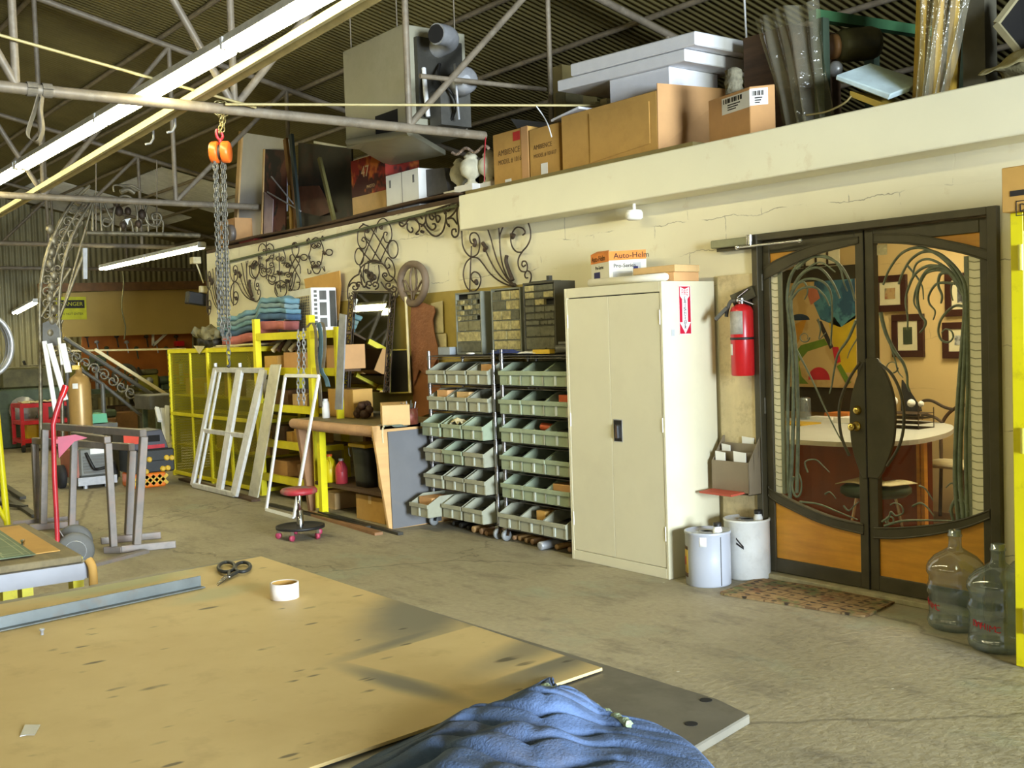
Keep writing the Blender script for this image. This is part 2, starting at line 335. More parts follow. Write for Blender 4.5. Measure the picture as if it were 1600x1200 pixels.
# ------------------------------------------------------------------ the shell
WY = 5.27            # face of the long cream wall
WX = -13.13          # its far end
struct(B().box(-27, 9, -12, 12.5, -.2, 0), 'floor', 'concrete')
DL, DR, DT = -4.48, -2.913, 2.093
b = B().box(WX, DL, WY, WY + .2, 0, 2.66).box(DL, DR, WY, WY + .2, DT, 2.66).box(DR, 9, WY, WY + .2, 0, 2.66)
struct(b, 'wall_right', 'cream_wall')
struct(B().box(WX, WX + .14, WY + .201, 9.5, 0, 2.66), 'wall_left', 'cream_wall')
struct(B().box(-7.28, 9, 5.03, WY - .001, 2.383, 2.656), 'trim_1', 'cream_beam', bevel=.006)
struct(B().box(WX, 9, WY + .001, 10, 2.661, 2.70), 'ceiling_office', 'dark_wood')
struct(B().box(DL + .05, DR - .05, WY - .05, WY + .2, .0, .03), 'trim_2', mat('sill', S(170, 160, 124), .6, var=.15, scale=12, dirt=S(100, 90, 60)), bevel=.004)
# sloping corrugated roof: ridge over the middle of the shop
def corrugated(p0, p1, q0, q1, pitch, amp, nrm):
    p0, p1, q0, q1, nrm = V(p0), V(p1), V(q0), V(q1), V(nrm); n = int((p1 - p0).length / pitch * 6); vs = []; fs = []
    for i in range(n + 1):
        t = i / n; o = nrm * amp * math.sin(i / 6 * 2 * PI); vs += [p0.lerp(p1, t) + o, q0.lerp(q1, t) + o]
    fs = [(2 * i, 2 * i + 1, 2 * i + 3, 2 * i + 2) for i in range(n)]
    return B().add(vs, fs, True)
RS = .23
def roofz(y): return 4.86 - RS * (y - 5.3) if y > -1 else 4.86 + RS * 6.3 - RS * (-1 - y)
up = V((0, RS, 1)).normalized()
b = corrugated((-27, -1, roofz(-1)), (9, -1, roofz(-1)), (-27, 12.5, roofz(12.5)), (9, 12.5, roofz(12.5)), .076, .011, up)
c2 = corrugated((9, -1, roofz(-1) - .001), (-27, -1, roofz(-1) - .001), (9, -12, roofz(-12)), (-27, -12, roofz(-12)), .076, .011, V((0, -RS, 1)).normalized())
b.add(c2.v, c2.f, True); struct(b, 'ceiling', 'roof_metal')
b = corrugated((-25, -12, 0), (-25, 12.5, 0), (-25, -12, 6.4), (-25, 12.5, 6.4), .12, .016, (1, 0, 0))
struct(b, 'wall_back', 'gable_metal')
struct(B().box(-27, 9, 12.4, 12.5, 0, 3.3), 'wall_far', 'gable_metal'); struct(B().box(-27, 9, -12.1, -12, 0, 4), 'wall_near', 'gable_metal')
# opaque sheets at the far end; pale colour stands in for skylit roof
for k, (xa, xb, ya, yb) in enumerate(((-24.6, -21.6, 5.6, 8.4), (-20.6, -18.2, 6.6, 8.6))):
    b = corrugated((xa, ya, roofz(ya) - .03), (xb, ya, roofz(ya) - .03), (xa, yb, roofz(yb) - .03), (xb, yb, roofz(yb) - .03), .076, .011, up)
    one(b, 'roof_panel', 'skylight_roof', ['pale roof sheet nearest the far corrugated gable', 'pale roof sheet above the lamp past the wall end'][k], 'roof sheet')
# ------------------------------------------------------------------ purlins and trusses
for k, y in enumerate((9.3, 8.05, 7.2, 6.2, 5.35, 4.5, 3.2, 2.0, .7, -.7)):
    z = roofz(y) - .055
    nm = ['purlin lowest on the roof slope over the storage deck', 'second purlin up from the outer wall', 'pale purlin over the styrofoam slabs', 'purlin just behind the hung heater', 'purlin above the edge of the storage deck', 'purlin above the heater front', 'purlin above the lamp strip', 'purlin high over the left of the shop', 'purlin close below the ridge', 'ridge purlin of the roof'][k]
    one(B().tube([(-25, y, z), (8, y, z)], .028, 8), 'roof_purlin', 'truss_steel', nm, 'beam', 'roof purlins')
def truss(X, yend, label):
    t = T('roof_truss', label, 'truss', (X, 0, 3.15))
    B().tube([(X, -11.8, 3.15), (X, yend, 3.15)], .036, 10).build('bottom_chord', 'truss_steel', t)
    B().tube([(X, -11.8, roofz(-11.8) - .12), (X, -1, roofz(-1) - .12), (X, 11.8, roofz(11.8) - .12)], .034, 8).build('top_chord', 'truss_steel', t)
    ys = [1.75 + 1.418 * k for k in range(-9, 5)]
    for y in ys:
        zt = roofz(y) - .12
        if y > yend + .1: B().tube([(X, y, 2.7), (X, y, zt)], .022, 8).build('web_post', 'truss_steel', t)
        else: B().tube([(X, y, 3.18), (X, y, zt)], .026, 8).build('web_post', 'truss_steel', t)
    for y0, y1 in ((3.168, 1.75), (3.168, 4.586), (4.586, 6.0), (1.75, .33), (-1.08, .33), (-1.08, -2.5), (-3.9, -2.5)):
        if max(y0, y1) < yend + .8: B().tube([(X, y0, 3.17), (X, y1, roofz(y1) - .13)], .027, 8).build('diagonal_brace', 'truss_steel', t)
    return t
t1 = truss(-7.27, 5.30, 'nearest steel pipe truss, the one carrying the chain hoist')
B().tube([(-7.27, 4.70, 3.56), (-7.27, 5.95, 3.59)], .02, 8).build('cross_strut', 'truss_steel', t1)
truss(-12.25, 5.95, 'second steel pipe truss back, crossing the ornate iron crest')
truss(-17.6, 9.0, 'third steel pipe truss, past the end of the cream wall')
truss(-22.7, 9.0, 'farthest steel pipe truss, before the corrugated gable')
# ------------------------------------------------------------------ strip lamps
E_TUBE = emis('tube_light', (1.0, .91, .52), 23)
def fixture(name, label, x0, y, z, L=2.38, ax=(1, 0, 0), group=None, n=2):
    ax = V(ax).normalized(); sd = V((0, 0, 1)).cross(ax); o = V((x0, y, z)); t = T(name, label, 'lamp', o, group); e = o + ax * L
    up = V((0, 0, 1))
    A = [o + sd * s + up * h for s, h in ((-.062, .022), (-.045, .075), (.045, .075), (.062, .022), (.056, .022), (.04, .06), (-.04, .06), (-.056, .022))]
    B().prism(A, ax * L).build('reflector_housing', 'white_enamel', t)
    for s in (-.034, .034)[:n] if n == 2 else (0,):
        tb = B().tube([o + sd * s + ax * .03, e + sd * s - ax * .03], .019, 10).build('lamp_tube', E_TUBE, t)
    for q in (o, e):
        B().obox(q + up * .03, ax * .006, sd * .06, up * .034).build('end_cap', 'white_enamel', t)
    return t
names = ['lamp over the truss nearest the camera, at the top of the picture', 'strip lamp crossing above the chain hoist beam', 'strip lamp just past the nearest truss', 'strip lamp at the left picture edge, before the second truss', 'strip lamp at the far start of the long row, past the left edge']
for k, x in enumerate((-6.02, -8.42, -10.82, -13.3, -15.7)):
    fixture('strip_lamp', names[k], x, 2.62, 3.215, group='long row of strip lamps')
fixture('strip_lamp', 'far strip lamp ending above the cream wall end, nearer one of its pair', -16.5, 5.72, 2.86, 2.1)
fixture('strip_lamp', 'far strip lamp hung past the wall end, farther one of its pair', -18.75, 5.72, 2.86, 2.2)
fixture('strip_lamp', 'small distant strip lamp before the corrugated gable', -24.3, 5.6, 2.33, 1.7, (1, 0, .09))
for x, y, n_ in ((-20.5, .6, 'strip lamp over the far left bay, nearer the gable'), (-16.8, .2, 'strip lamp over the far left bay, nearer the long row'), (-21.5, 3.2, 'strip lamp over the far machines')): fixture('strip_lamp', n_, x, y, 3.22, group='strip lamps over the far bay')  # out-of-view lamps added to brighten the far end
for x in (-9.5, -6.5, -3.5, -.6): fixture('strip_lamp', 'strip lamp over the other half of the shop', x, -3.4, 3.25, group='strip lamps over the other half of the shop')  # unseen second row, put in to light the foreground and the rest
# daylight through the open roll-up door behind the camera
def area(name, loc, size, sy, power, col, look):
    l = bpy.data.lights.new(name, 'AREA'); l.shape = 'RECTANGLE'; l.size = size; l.size_y = sy; l.energy = power; l.color = col
    o = bpy.data.objects.new(name, l); COL.objects.link(o); o.location = loc
    l.spread = 2.0 if name == 'doorway_daylight' else PI; o.rotation_euler = (V(look) - V(loc)).to_track_quat('-Z', 'Y').to_euler(); return o
area('doorway_daylight', (8.6, 1.7, 1.8), 3.4, 3.2, 900, (.76, .88, 1.0), (-4, 2.2, 1.2))
area('office_lamp', (-3.9, 7.1, 2.55), 1.6, .5, 24, (1., .88, .66), (-3.9, 7.1, 0))
w = bpy.data.worlds.new('sky'); sc.world = w; w.use_nodes = True
bg = w.node_tree.nodes['Background']; bg.inputs[0].default_value = (.80, .90, 1.0, 1); bg.inputs[1].default_value = .3
sc.view_settings.view_transform = 'Standard'; sc.view_settings.look = 'None'; sc.view_settings.exposure = 1.0; sc.view_settings.gamma = 1.
sc.view_settings.use_curve_mapping = False
sc.cycles.use_denoising = True; sc.cycles.max_bounces = 8; sc.cycles.transparent_max_bounces = 16; sc.cycles.sample_clamp_indirect = 6.; sc.cycles.caustics_reflective = False; sc.cycles.caustics_refractive = False
# ------------------------------------------------------------------ pipes and cords under the trusses
one(B().tube([(-19, 3.44, 3.22), (-1.5, 2.695, 3.22)], .034, 10), 'gas_pipe', 'pipe_yellow', 'yellow pipe running beside the long lamp row', 'pipe')
one(B().bar((-19, 3.37, 3.215), (-4.3, 2.745, 3.215), .028, .05), 'conduit_channel', mat('conduit', S(206, 196, 150), .5, .2), 'pale square conduit running alongside the yellow pipe', 'conduit')
for k, (px, py) in enumerate(((277, 183), (249, 203))):
    x = fz(px, py, 3.22).x; yp = 2.695 - .0426 * (x + 1.5)
    pts = [(x, yp - .047 * math.cos(a), 3.22 + .047 * math.sin(a)) for a in (i * PI / 8 for i in range(0, 9))] + [(x, yp + .045, 3.15), (x, yp + .02, 3.11), (x, yp - .02, 3.10)]
    one(B().tube(pts, .009, 6), 'pipe_hook', 'galvanised', ['steel hook over the yellow pipe, nearer one', 'steel hook over the yellow pipe, farther one'][k], 'hook')
a, c = fx(0, 55, -7.2), fx(400, 168, -7.2)
one(B().tube([a + (a - c) * .5, a, c], .010, 6), 'steel_rod', 'pipe_yellow', 'thin tan conduit slanting across under the roof at upper left', 'rod')
q0, q1 = fx(352, 163, -7.2), fy(945, 165, 5.7)
one(B().tube([q0, q1], .010, 6), 'wall_conduit', 'pipe_yellow', 'thin straight conduit crossing in front of the heater', 'conduit')
q = q0.lerp(q1, .80); q = fy(838, 166, q.y + .0)
one(B().tube(smooth_line([q, fy(848, 180, 5.2), fy(856, 195, 5.14), fy(862, 214, 5.125)]), .005, 6), 'hanging_wire', 'white_paint', 'white wire hanging from the conduit over the carton', 'wire')
one(B().tube([fy(1163, 0, 6.3), fy(1166, 60, 6.3), fy(1166, 74, 6.3)], .008, 6), 'hanging_line', 'white_paint', 'pale cord hanging behind the styrofoam slabs', 'cord')
# ================================================================== foreground: the work table
ZT = .765
def hardboard():
    mt, nt, out = newmat('hardboard'); L = nt.links
    b = nd(nt, 'ShaderNodeBsdfPrincipled', Roughness=.55); b.inputs['Specular IOR Level'].default_value = .3
    tc = nd(nt, 'ShaderNodeTexCoord').outputs['Object']
    f, _ = noise_fac(nt, tc, 2.2, 6, .3, .7); c = mixc(nt, f, S(202, 173, 112), S(219, 193, 132))
    f, _ = noise_fac(nt, tc, 9, 6, .55, .8); c = mixc(nt, f, c, mixc(nt, .35, c, S(140, 108, 60)))
    def math(op, a, bb=None, cc=None):
        n = nd(nt, 'ShaderNodeMath', _operation=op)
        for i, v in enumerate((a, bb, cc)):
            if v is None: continue
            if isinstance(v, (int, float)): n.inputs[i].default_value = v
            else: L.new(v, n.inputs[i])
        return n.outputs[0]
    def ramp(v, a, bb, to=1.):
        r = nd(nt, 'ShaderNodeMapRange', _interpolation_type='SMOOTHSTEP'); r.inputs['From Min'].default_value = a; r.inputs['From Max'].default_value = bb; r.inputs['To Max'].default_value = to
        L.new(v, r.inputs['Value']); return r.outputs[0]
    def lin(o, ax):      # coordinate along axis ax from o, in units of |ax|
        s_ = nd(nt, 'ShaderNodeVectorMath', _operation='SUBTRACT'); s_.inputs[1].default_value = (o.x, o.y, 0); L.new(tc, s_.inputs[0])
        d = nd(nt, 'ShaderNodeVectorMath', _operation='DOT_PRODUCT'); k = ax / ax.length_squared; d.inputs[1].default_value = (k.x, k.y, 0); L.new(s_.outputs[0], d.inputs[0]); return d.outputs['Value']
    _, wob = noise_fac(nt, tc, 4.5, 4)
    def blob(px, py, ax, ay, ang, lo, hi, w=.5):
        o = fz(px, py, ZT); o.z = 0; u = lin(o, V((math_.cos(ang) * ax, math_.sin(ang) * ax, 0))); v = lin(o, V((-math_.sin(ang) * ay, math_.cos(ang) * ay, 0)))
        d = math('SQRT', math('ADD', math('MULTIPLY', u, u), math('MULTIPLY', v, v))); d = math('ADD', d, math('MULTIPLY', math('SUBTRACT', wob, .5), w)); return ramp(d, hi, lo)
    import math as math_
    def seg(p, q, wid, lo, hi):
        a_, b_ = fz(*p, ZT), fz(*q, ZT); d_ = b_ - a_; return blob((p[0] + q[0]) / 2, (p[1] + q[1]) / 2, d_.length * .62, wid, math_.atan2(d_.y, d_.x), lo, hi)
    A, Bq, Cq = [fz(*p, ZT) for p in ((541, 1041), (735, 976), (702, 1092))]
    for q in (A, Bq, Cq): q.z = 0
    ins = math('MULTIPLY', math('MULTIPLY', ramp(lin(A, Bq - A), -.01, .01), ramp(lin(A, Bq - A), 1.03, 1.0)), math('MULTIPLY', ramp(lin(A, Cq - A), -.012, .012), ramp(lin(A, Cq - A), 1.03, .99)))
    spray = math('MAXIMUM', math('MAXIMUM', blob(665, 962, .42, .19, 2.4, .35, 1.2), math('MAXIMUM', seg((650, 940), (900, 1022), .10, .2, 1.3), seg((545, 1035), (740, 968), .05, .1, 1.2))), seg((535, 1046), (720, 1104), .05, .2, 1.2))
    spray = math('MAXIMUM', spray, blob(880, 1035, .34, .10, 1.9, .2, 1.15))
    spray = math('MULTIPLY', spray, math('SUBTRACT', 1., math('MULTIPLY', ins, .96)))
    spray = math('MAXIMUM', spray, math('MULTIPLY', math('MULTIPLY', ins, blob(845, 1012, .32, .09, 1.9, .2, 1.15)), .8))
    c = mixc(nt, math('MULTIPLY', spray, .9), c, S(112, 110, 96))
    teal = math('MAXIMUM', blob(190, 915, .42, .16, 1.75, .3, 1.05, 1.), math('MULTIPLY', blob(330, 935, .2, .1, 1.8, .2, 1.1, 1.), .6))
    c = mixc(nt, math('MULTIPLY', teal, .7), c, S(150, 168, 132))
    # short scratches and flecks
    for sc_, lim, ang, amt in ((13, .16, .3, .85), (7, .12, -.5, .85), (24, .2, .1, .8)):
        mp = nd(nt, 'ShaderNodeMapping'); mp.inputs['Rotation'].default_value = (0, 0, ang); mp.inputs['Scale'].default_value = (1, .33, 1); L.new(tc, mp.inputs['Vector'])
        vo = nd(nt, 'ShaderNodeTexVoronoi', Scale=sc_); L.new(mp.outputs[0], vo.inputs['Vector'])
        g = ramp(vo.outputs['Distance'], lim, lim * .55, amt); msk, _ = noise_fac(nt, tc, 3.1 + sc_ * .1, 3, .52, .6); c = mixc(nt, math('MULTIPLY', g, msk), c, S(70, 62, 46))
    L.new(c, b.inputs['Base Color']); L.new(b.outputs[0], out.inputs[0]); _M['hardboard'] = mt
hardboard()
wt = T('welding_table', 'steel-topped welding table under the brown hardboard sheet', 'table', (-2.3, .8, 0))
c1, c2, c3, c4 = fz(408, 869, ZT), fz(1122, 1092, ZT), fz(1172, 1116, ZT), fz(1082, 1169, ZT)
dn = (c4 - c3).normalized()
B().prism([p - V((0, 0, .02)) for p in (c1 + V((-.02, -.02, 0)), c2, c3, c3 + dn * 1.45, c1 + V((.12, -1.55, 0)))], (0, 0, .02)).build('steel_top', mat('plate_steel', S(122, 118, 106), .5, .35, var=.14, scale=5, dirt=S(84, 78, 66), dirt_amt=.7, dscale=3.5), wt, bevel=.003)
for px, py in ((1103, 1094), (1080, 1131)):
    p = fz(px, py, ZT); B().lathe([(.013, 0), (.013, .0008)], p, n=14).build('bolt_hole', 'gap_black', wt)
for x, y in ((-3.55, 1.45), (-1.62, 1.5), (-3.45, .1), (-1.6, .35)): B().box(x - .04, x + .04, y - .04, y + .04, 0, ZT - .02).build('leg', 'dark_steel', wt)
B().box(-3.5, -1.6, 1.44, 1.48, .15, .19).build('lower_rail', 'dark_steel', wt)
# quilt, lying over the plate
inner = smooth_line([fz(*p, .764) for p in ((866, 1056), (780, 1082), (700, 1106), (600, 1138), (500, 1178), (400, 1218), (270, 1266))], 8)
outer = smooth_line([fz(*p, .766) for p in ((862, 1074), (925, 1106), (985, 1130), (1032, 1136), (1078, 1160), (1122, 1206), (1190, 1300))], 8)
def quilt(u, v):
    def at(P, t): k = min(int(t * (len(P) - 1)), len(P) - 2); return P[k].lerp(P[k + 1], t * (len(P) - 1) - k)
    p = at(inner, u).lerp(at(outer, u), v); e = math.sin(PI * min(1, max(0, v))) ** .6
    big = abs(noise.noise(p * 5.)) * .035 + noise.noise(p * 12 + V((3, 1, 0))) * .016 + .014
    zz = (u * 11 + .9 * abs(((v * 5) % 2) - 1)); seam = .016 - .016 * math.exp(-((zz - round(zz)) / .13) ** 2) - .004 * math.exp(-((v * 5 - round(v * 5)) / .1) ** 2)
    ridge = .028 * math.exp(-((v - .62 - .1 * math.sin(u * 6)) / .14) ** 2) * min(1, u * 3)
    return p + V((0, 0, (max(0, big) + seam + ridge) * e * min(1, .25 + u * 2.5) * min(1, max(0, v - .16) * 5)))
mat('quilt_blue', S(78, 98, 132), .9, var=.18, scale=14, bump=.35, bscale=180, dirt=S(92, 84, 74), dirt_amt=.55, dscale=5)
qo = T('moving_quilt', 'crumpled blue quilted moving blanket under the edge of the hardboard', 'blanket', (-1.6, 1.2, ZT))
B().sheet(quilt, 240, 110, .003).build('quilt_cloth', 'quilt_blue', qo)
bp_ = smooth_line([fz(*p, .781) for p in ((850, 1074), (885, 1086), (925, 1105), (960, 1121), (984, 1133))], 6)
B().tube([p + V((0, 0, .003 * math.sin(i * 2.1))) for i, p in enumerate(bp_)], .0095, 6).build('frayed_binding', mat('binding', S(170, 186, 150), .95, var=.2, scale=60, bump=.8, bscale=200), qo)
# the hardboard
a1, a2 = fz(408, 869, .776), fz(941, 1043, .776); b1, b2 = fz(0, 944, .776), fz(480, 1200, .776)
e1, e2 = a1 + (b1 - a1).normalized() * 1.75, a2 + (b2 - a2).normalized() * 1.6
one(B().prism([p - V((0, 0, .007)) for p in (a1, a2, e2, e1)], (0, 0, .0065)), 'hardboard_sheet', 'hardboard', 'big brown hardboard sheet with grey overspray covering the work table', 'board')
# angle iron
p0, p1 = fz(0, 984, .777), fz(314, 917, .777); p0 = p0 + (p0 - p1) * 1.1; d = (p1 - p0).normalized(); n = V((d.y, -d.x, 0))
if n.x < 0: n = -n
ang = B().obox((p0 + p1) / 2 + V((0, 0, .0025)) + n * .012, (p1 - p0) / 2, n * .014, (0, 0, .002)).obox((p0 + p1) / 2 + V((0, 0, .019)), (p1 - p0) / 2, n * .002, (0, 0, .0165))
one(ang, 'angle_iron', mat('blued_steel', S(108, 114, 112), .5, .4, var=.15, scale=10, dirt=S(126, 92, 52), dirt_amt=.6, dscale=9), 'long rusty grey angle iron lying across the hardboard', 'angle iron', bevel=.0008)
# scissors
ZB = .7765
sx = T('scissors', 'black-handled scissors lying near the far corner of the hardboard', 'scissors', fz(365, 897, ZB))
piv = fz(358, 901, ZB + .008); tip = fz(338, 914, ZB + .003); tip2 = fz(341, 916, ZB + .003)
B().prism([fz(338, 914, ZB + .004), fz(352, 899, ZB + .004), fz(358, 903, ZB + .004)], (0, 0, .003)).build('blade', 'chrome', sx)
B().prism([fz(340, 916, ZB + .0075), fz(354, 904, ZB + .0075), fz(361, 899, ZB + .0075)], (0, 0, .003)).build('blade', 'dark_steel', sx)
for k, (cx, cy, rx, ry, a) in enumerate(((354, 886, 13, 7.5, .25), (379, 886, 12.5, 7, .3))):
    pts = [fz(cx + rx * math.cos(t) * math.cos(a) + ry * math.sin(t) * math.sin(a), cy - rx * math.cos(t) * math.sin(a) * .6 + ry * math.sin(t), ZB + .009) for t in (i * 2 * PI / 22 for i in range(22))]
    h = B().tube(pts, .0062, 8, closed=True); h.tube([pts[8 if k else 5], piv], .006, 8); h.build('handle', 'plastic_black', sx)
B().lathe([(.005, 0), (.005, .004), (.003, .006)], piv + V((0, 0, -.002)), n=10).build('pivot_screw', 'chrome', sx)
# masking tape roll
tp = fz(445, 934, ZB)
tr = T('tape_roll', 'white roll of masking tape on the hardboard', 'tape', tp)
B().lathe([(.036, 0), (.042, 0), (.042, .046), (.036, .046), (.036, 0)], tp, n=36).build('tape_winding', mat('tape_paper', S(232, 222, 212), .75, var=.04, scale=30), tr)
B().lathe([(.0345, .001), (.0359, .001), (.0359, .045), (.0345, .045), (.0345, .001)], tp, n=36).build('core', 'card', tr)
one(B().prism([fz(*p, ZB) for p in ((31, 1151), (39, 1133), (63, 1133), (54, 1149), (41, 1149))], (0, 0, .0012)), 'steel_tag', 'galvanised', 'small notched grey steel tag on the near left of the hardboard', 'tag')
one(B().lathe([(.004, 0), (.004, .012), (.0065, .012), (.0065, .017)], fz(66, 992, ZB), n=10), 'hex_bolt', 'galvanised', 'tiny bolt standing on the hardboard below the angle iron', 'bolt')
# ================================================================== small table at the left
ZS = .75
st = T('layout_table', 'low grey table with yellow legs and a green mat at the left edge', 'table', (-4.85, .7, 0))
k0, k1 = fz(40, 817, ZS), fz(128, 867, ZS); fd = (fz(0, 885, ZS) - k1).normalized()
P = [k0, k1, k1 + fd * 1.1, k0 + fd * 1.1]
B().prism([p - V((0, 0, .028)) for p in P], (0, 0, .028)).build('tabletop', 'bench_wood', st, bevel=.003)
fr = B()
for i in range(4): fr.bar(P[i] - V((0, 0, .06)), P[(i + 1) % 4] - V((0, 0, .06)), .04, .062)
fr.build('steel_frame', mat('frame_grey', S(146, 146, 150), .5, .2, var=.08, scale=6), st)
for px, py, tx, ty in ((39, 930, 39, 907), (118, 915, 118, 893)):
    q = fz(tx, ty, ZS - .09); B().box(q.x - .035, q.x + .035, q.y - .02, q.y + .02, 0, ZS - .0295).build('leg', 'yellow_paint', st)
for q in (P[0] + fd * .1 + V((.06, 0, 0)), P[3] + V((.06, .08, 0))): B().box(q.x - .03, q.x + .03, q.y - .03, q.y + .03, 0, ZS - .0295).build('leg', 'yellow_paint', st)
B().tube(smooth_line([k1 + V((.01, .02, -.02)), k1 + V((.028, .028, -.05)), k1 + V((.03, .028, -.12)), k1 + V((.024, .02, -.17))], 5), .016, 8).build('edge_guard', 'card', st)
sb = fz(94, 861, ZS + .001); sb0 = fz(30, 822, ZS + .001)
one(B().prism([sb0, sb, sb + fd * .8, sb0 + fd * .8], (0, 0, .004)), 'card_sheet', 'card', 'tan sheet lying under the green mat on the low table', 'sheet')
g1 = fz(56, 867, ZS + .0062); g0 = fz(-2, 828, ZS + .0062)
gm = T('cutting_mat', 'worn green cutting mat on the low table at the left edge', 'mat', g1)
B().prism([g0, g1, g1 + fd * .55, g0 + fd * .55], (0, 0, .003)).build('mat_sheet', mat('mat_green', S(104, 122, 92), .7, var=.2, scale=7), gm)
u = (g0 - g1); gl = B()
for i, s_ in enumerate((.03, .07, .2, .34, .5, .66)):
    a = g1 + fd * s_ * .55 + V((0, 0, .0031)); gl.bar(a + u * .03, a + u * .97, .004, .0006)
for s_ in (.05, .12, .35, .6): a = g1 + u * s_ + V((0, 0, .0031)); gl.bar(a + fd * .02, a + fd * .5, .004, .0006)
for s_, w_ in ((.18, .1), (.42, .12), (.68, .1)): gl.bar(g1 + u * s_ + fd * .1 + V((0, 0, .0033)), g1 + u * s_ + fd * .17 + V((0, 0, .0033)), .06, .0004)
gl.build('printed_grid', mat('mat_line', S(150, 158, 120), .7), gm)
one(B().lathe([(.006, 0), (.006, .012), (.0085, .012), (.0085, .02)], fz(36, 851, ZS + .0095), n=10), 'hex_bolt', 'chrome', 'tiny bright bolt on the low table beside the green mat', 'bolt')
# ================================================================== hand truck, steel trestles
hb = fz(112, 884, 0); hx = hb.x
ht = T('hand_truck', 'red two-wheel hand truck behind the low table', 'hand truck', hb)
def hp(px, py): return fx(px, py, hx + .1)
hd_ = V((-.967, .254, 0))
for dx in (0, .3):
    o = hd_ * dx; pts = [hp(90, 850), hp(88, 800), hp(85, 745), hp(84, 700), hp(83, 664), hp(88, 645), hp(97, 618)]
    B().tube([p + o for p in pts], .017, 10).build('upright', 'red_dirty', ht)
    B().tube([hp(97, 620) + o, hp(103, 604) + o], .021, 10).build('grip', 'red_paint', ht)
B().bar(hp(87, 690) , hp(87, 690) + hd_ * .3, .03, .03).build('cross_bar', 'red_dirty', ht)
B().prism([hp(90, 683), hp(118, 679), hp(137, 684), hp(116, 690), hp(92, 716)], (-.012, 0, 0)).build('nose_bracket', mat('red_faded', S(170, 62, 86), .45, var=.1), ht)
B().bar(hp(92, 828), hp(112, 860), .02, .006).build('axle_brace', 'steel_tube', ht)
wc = hp(118, 866); wc.z = .128
for dx in (-.04, .34):
    c_ = wc + hd_ * dx; wl = B().lathe([(.07, -.03), (.11, -.028), (.127, -.014), (.127, .014), (.11, .028), (.07, .03)], c_, hd_, 24); o = wl.build('wheel', mat('tyre_grey', S(96, 96, 92), .7), ht)
    B().lathe([(.02, -.02), (.075, -.031), (.078, .0), (.075, .031), (.02, .02)], c_, hd_, 20).build('hub', 'galvanised', o)
def trestle(label, rf, rt, lf, lt, tube=.055, feet=(.30, .26)):
    a, c = fz(*rf), fz(*lf); a2, c2 = fx(*rt, a.x), fx(*lt, c.x); zt = (a2.z + c2.z) / 2; a2.z = c2.z = zt
    t = T('steel_trestle', label, 'trestle', (a + c) / 2, 'grey steel trestles')
    B().bar(c2, a2, tube, tube).build('top_bar', 'steel_tube', t, bevel=.004)
    B().bar(V((a.x, a.y, tube)), a2 - V((0, 0, tube / 2)), tube, tube, (1, 0, 0)).build('leg', 'steel_tube', t, bevel=.004)
    B().bar(V((c.x, c.y, tube)), c2 - V((0, 0, tube / 2)), tube, tube, (1, 0, 0)).build('leg', 'steel_tube', t, bevel=.004)
    for q in (a, c): B().bar((q.x - .05, q.y - feet[0], tube / 2), (q.x + .05, q.y + feet[1], tube / 2), tube, tube).build('foot', 'steel_tube', t, bevel=.004)
    return t
trestle('tallest grey steel trestle, its top bar highest of the three', (214, 862), (224, 674), (68, 828), (70, 668), feet=(.10, .28))
trestle('lower grey steel trestle standing behind the tallest one', (201, 846), (206, 696), (60, 820), (54, 691), feet=(.2, .24))
trestle('narrow grey steel trestle with the middle leg', (178, 864), (168, 682), (112, 846), (116, 684), .05, (.05, .05))
one(B().bar(fz(132, 886, .012), fz(228, 861, .012), .07, .024), 'flat_bar', 'steel_tube', 'flat steel bar on the floor in front of the trestles', 'steel bar')
ys = T('pole_stand', 'yellow pipe stand at the left picture edge behind the low table', 'stand', fz(12, 822, 0))
yb = fz(12, 824, 0)
B().tube([yb + V((0, 0, .0)), fx(-6, 640, yb.x)], .028, 10).build('pole', 'yellow_paint', ys)
B().tube([yb + V((0, 0, .04)), fx(-14, 775, yb.x)], .022, 10).build('brace', 'yellow_paint', ys)
for k, (p, q) in enumerate((((-6, 765), (55, 806)), ((-6, 785), (40, 792)), ((5, 758), (36, 778)))):
    one(B().bar(fz(*p, .02 + .03 * k), fz(*q, .02 + .01 * k), .06, .03), 'scrap_bar', 'dark_steel', ['long dark steel bar on the floor by the yellow stand', 'short dark bar lying beside the yellow stand', 'dark bar lying on the other scrap by the stand'][k], 'steel bar', 'scrap bars')
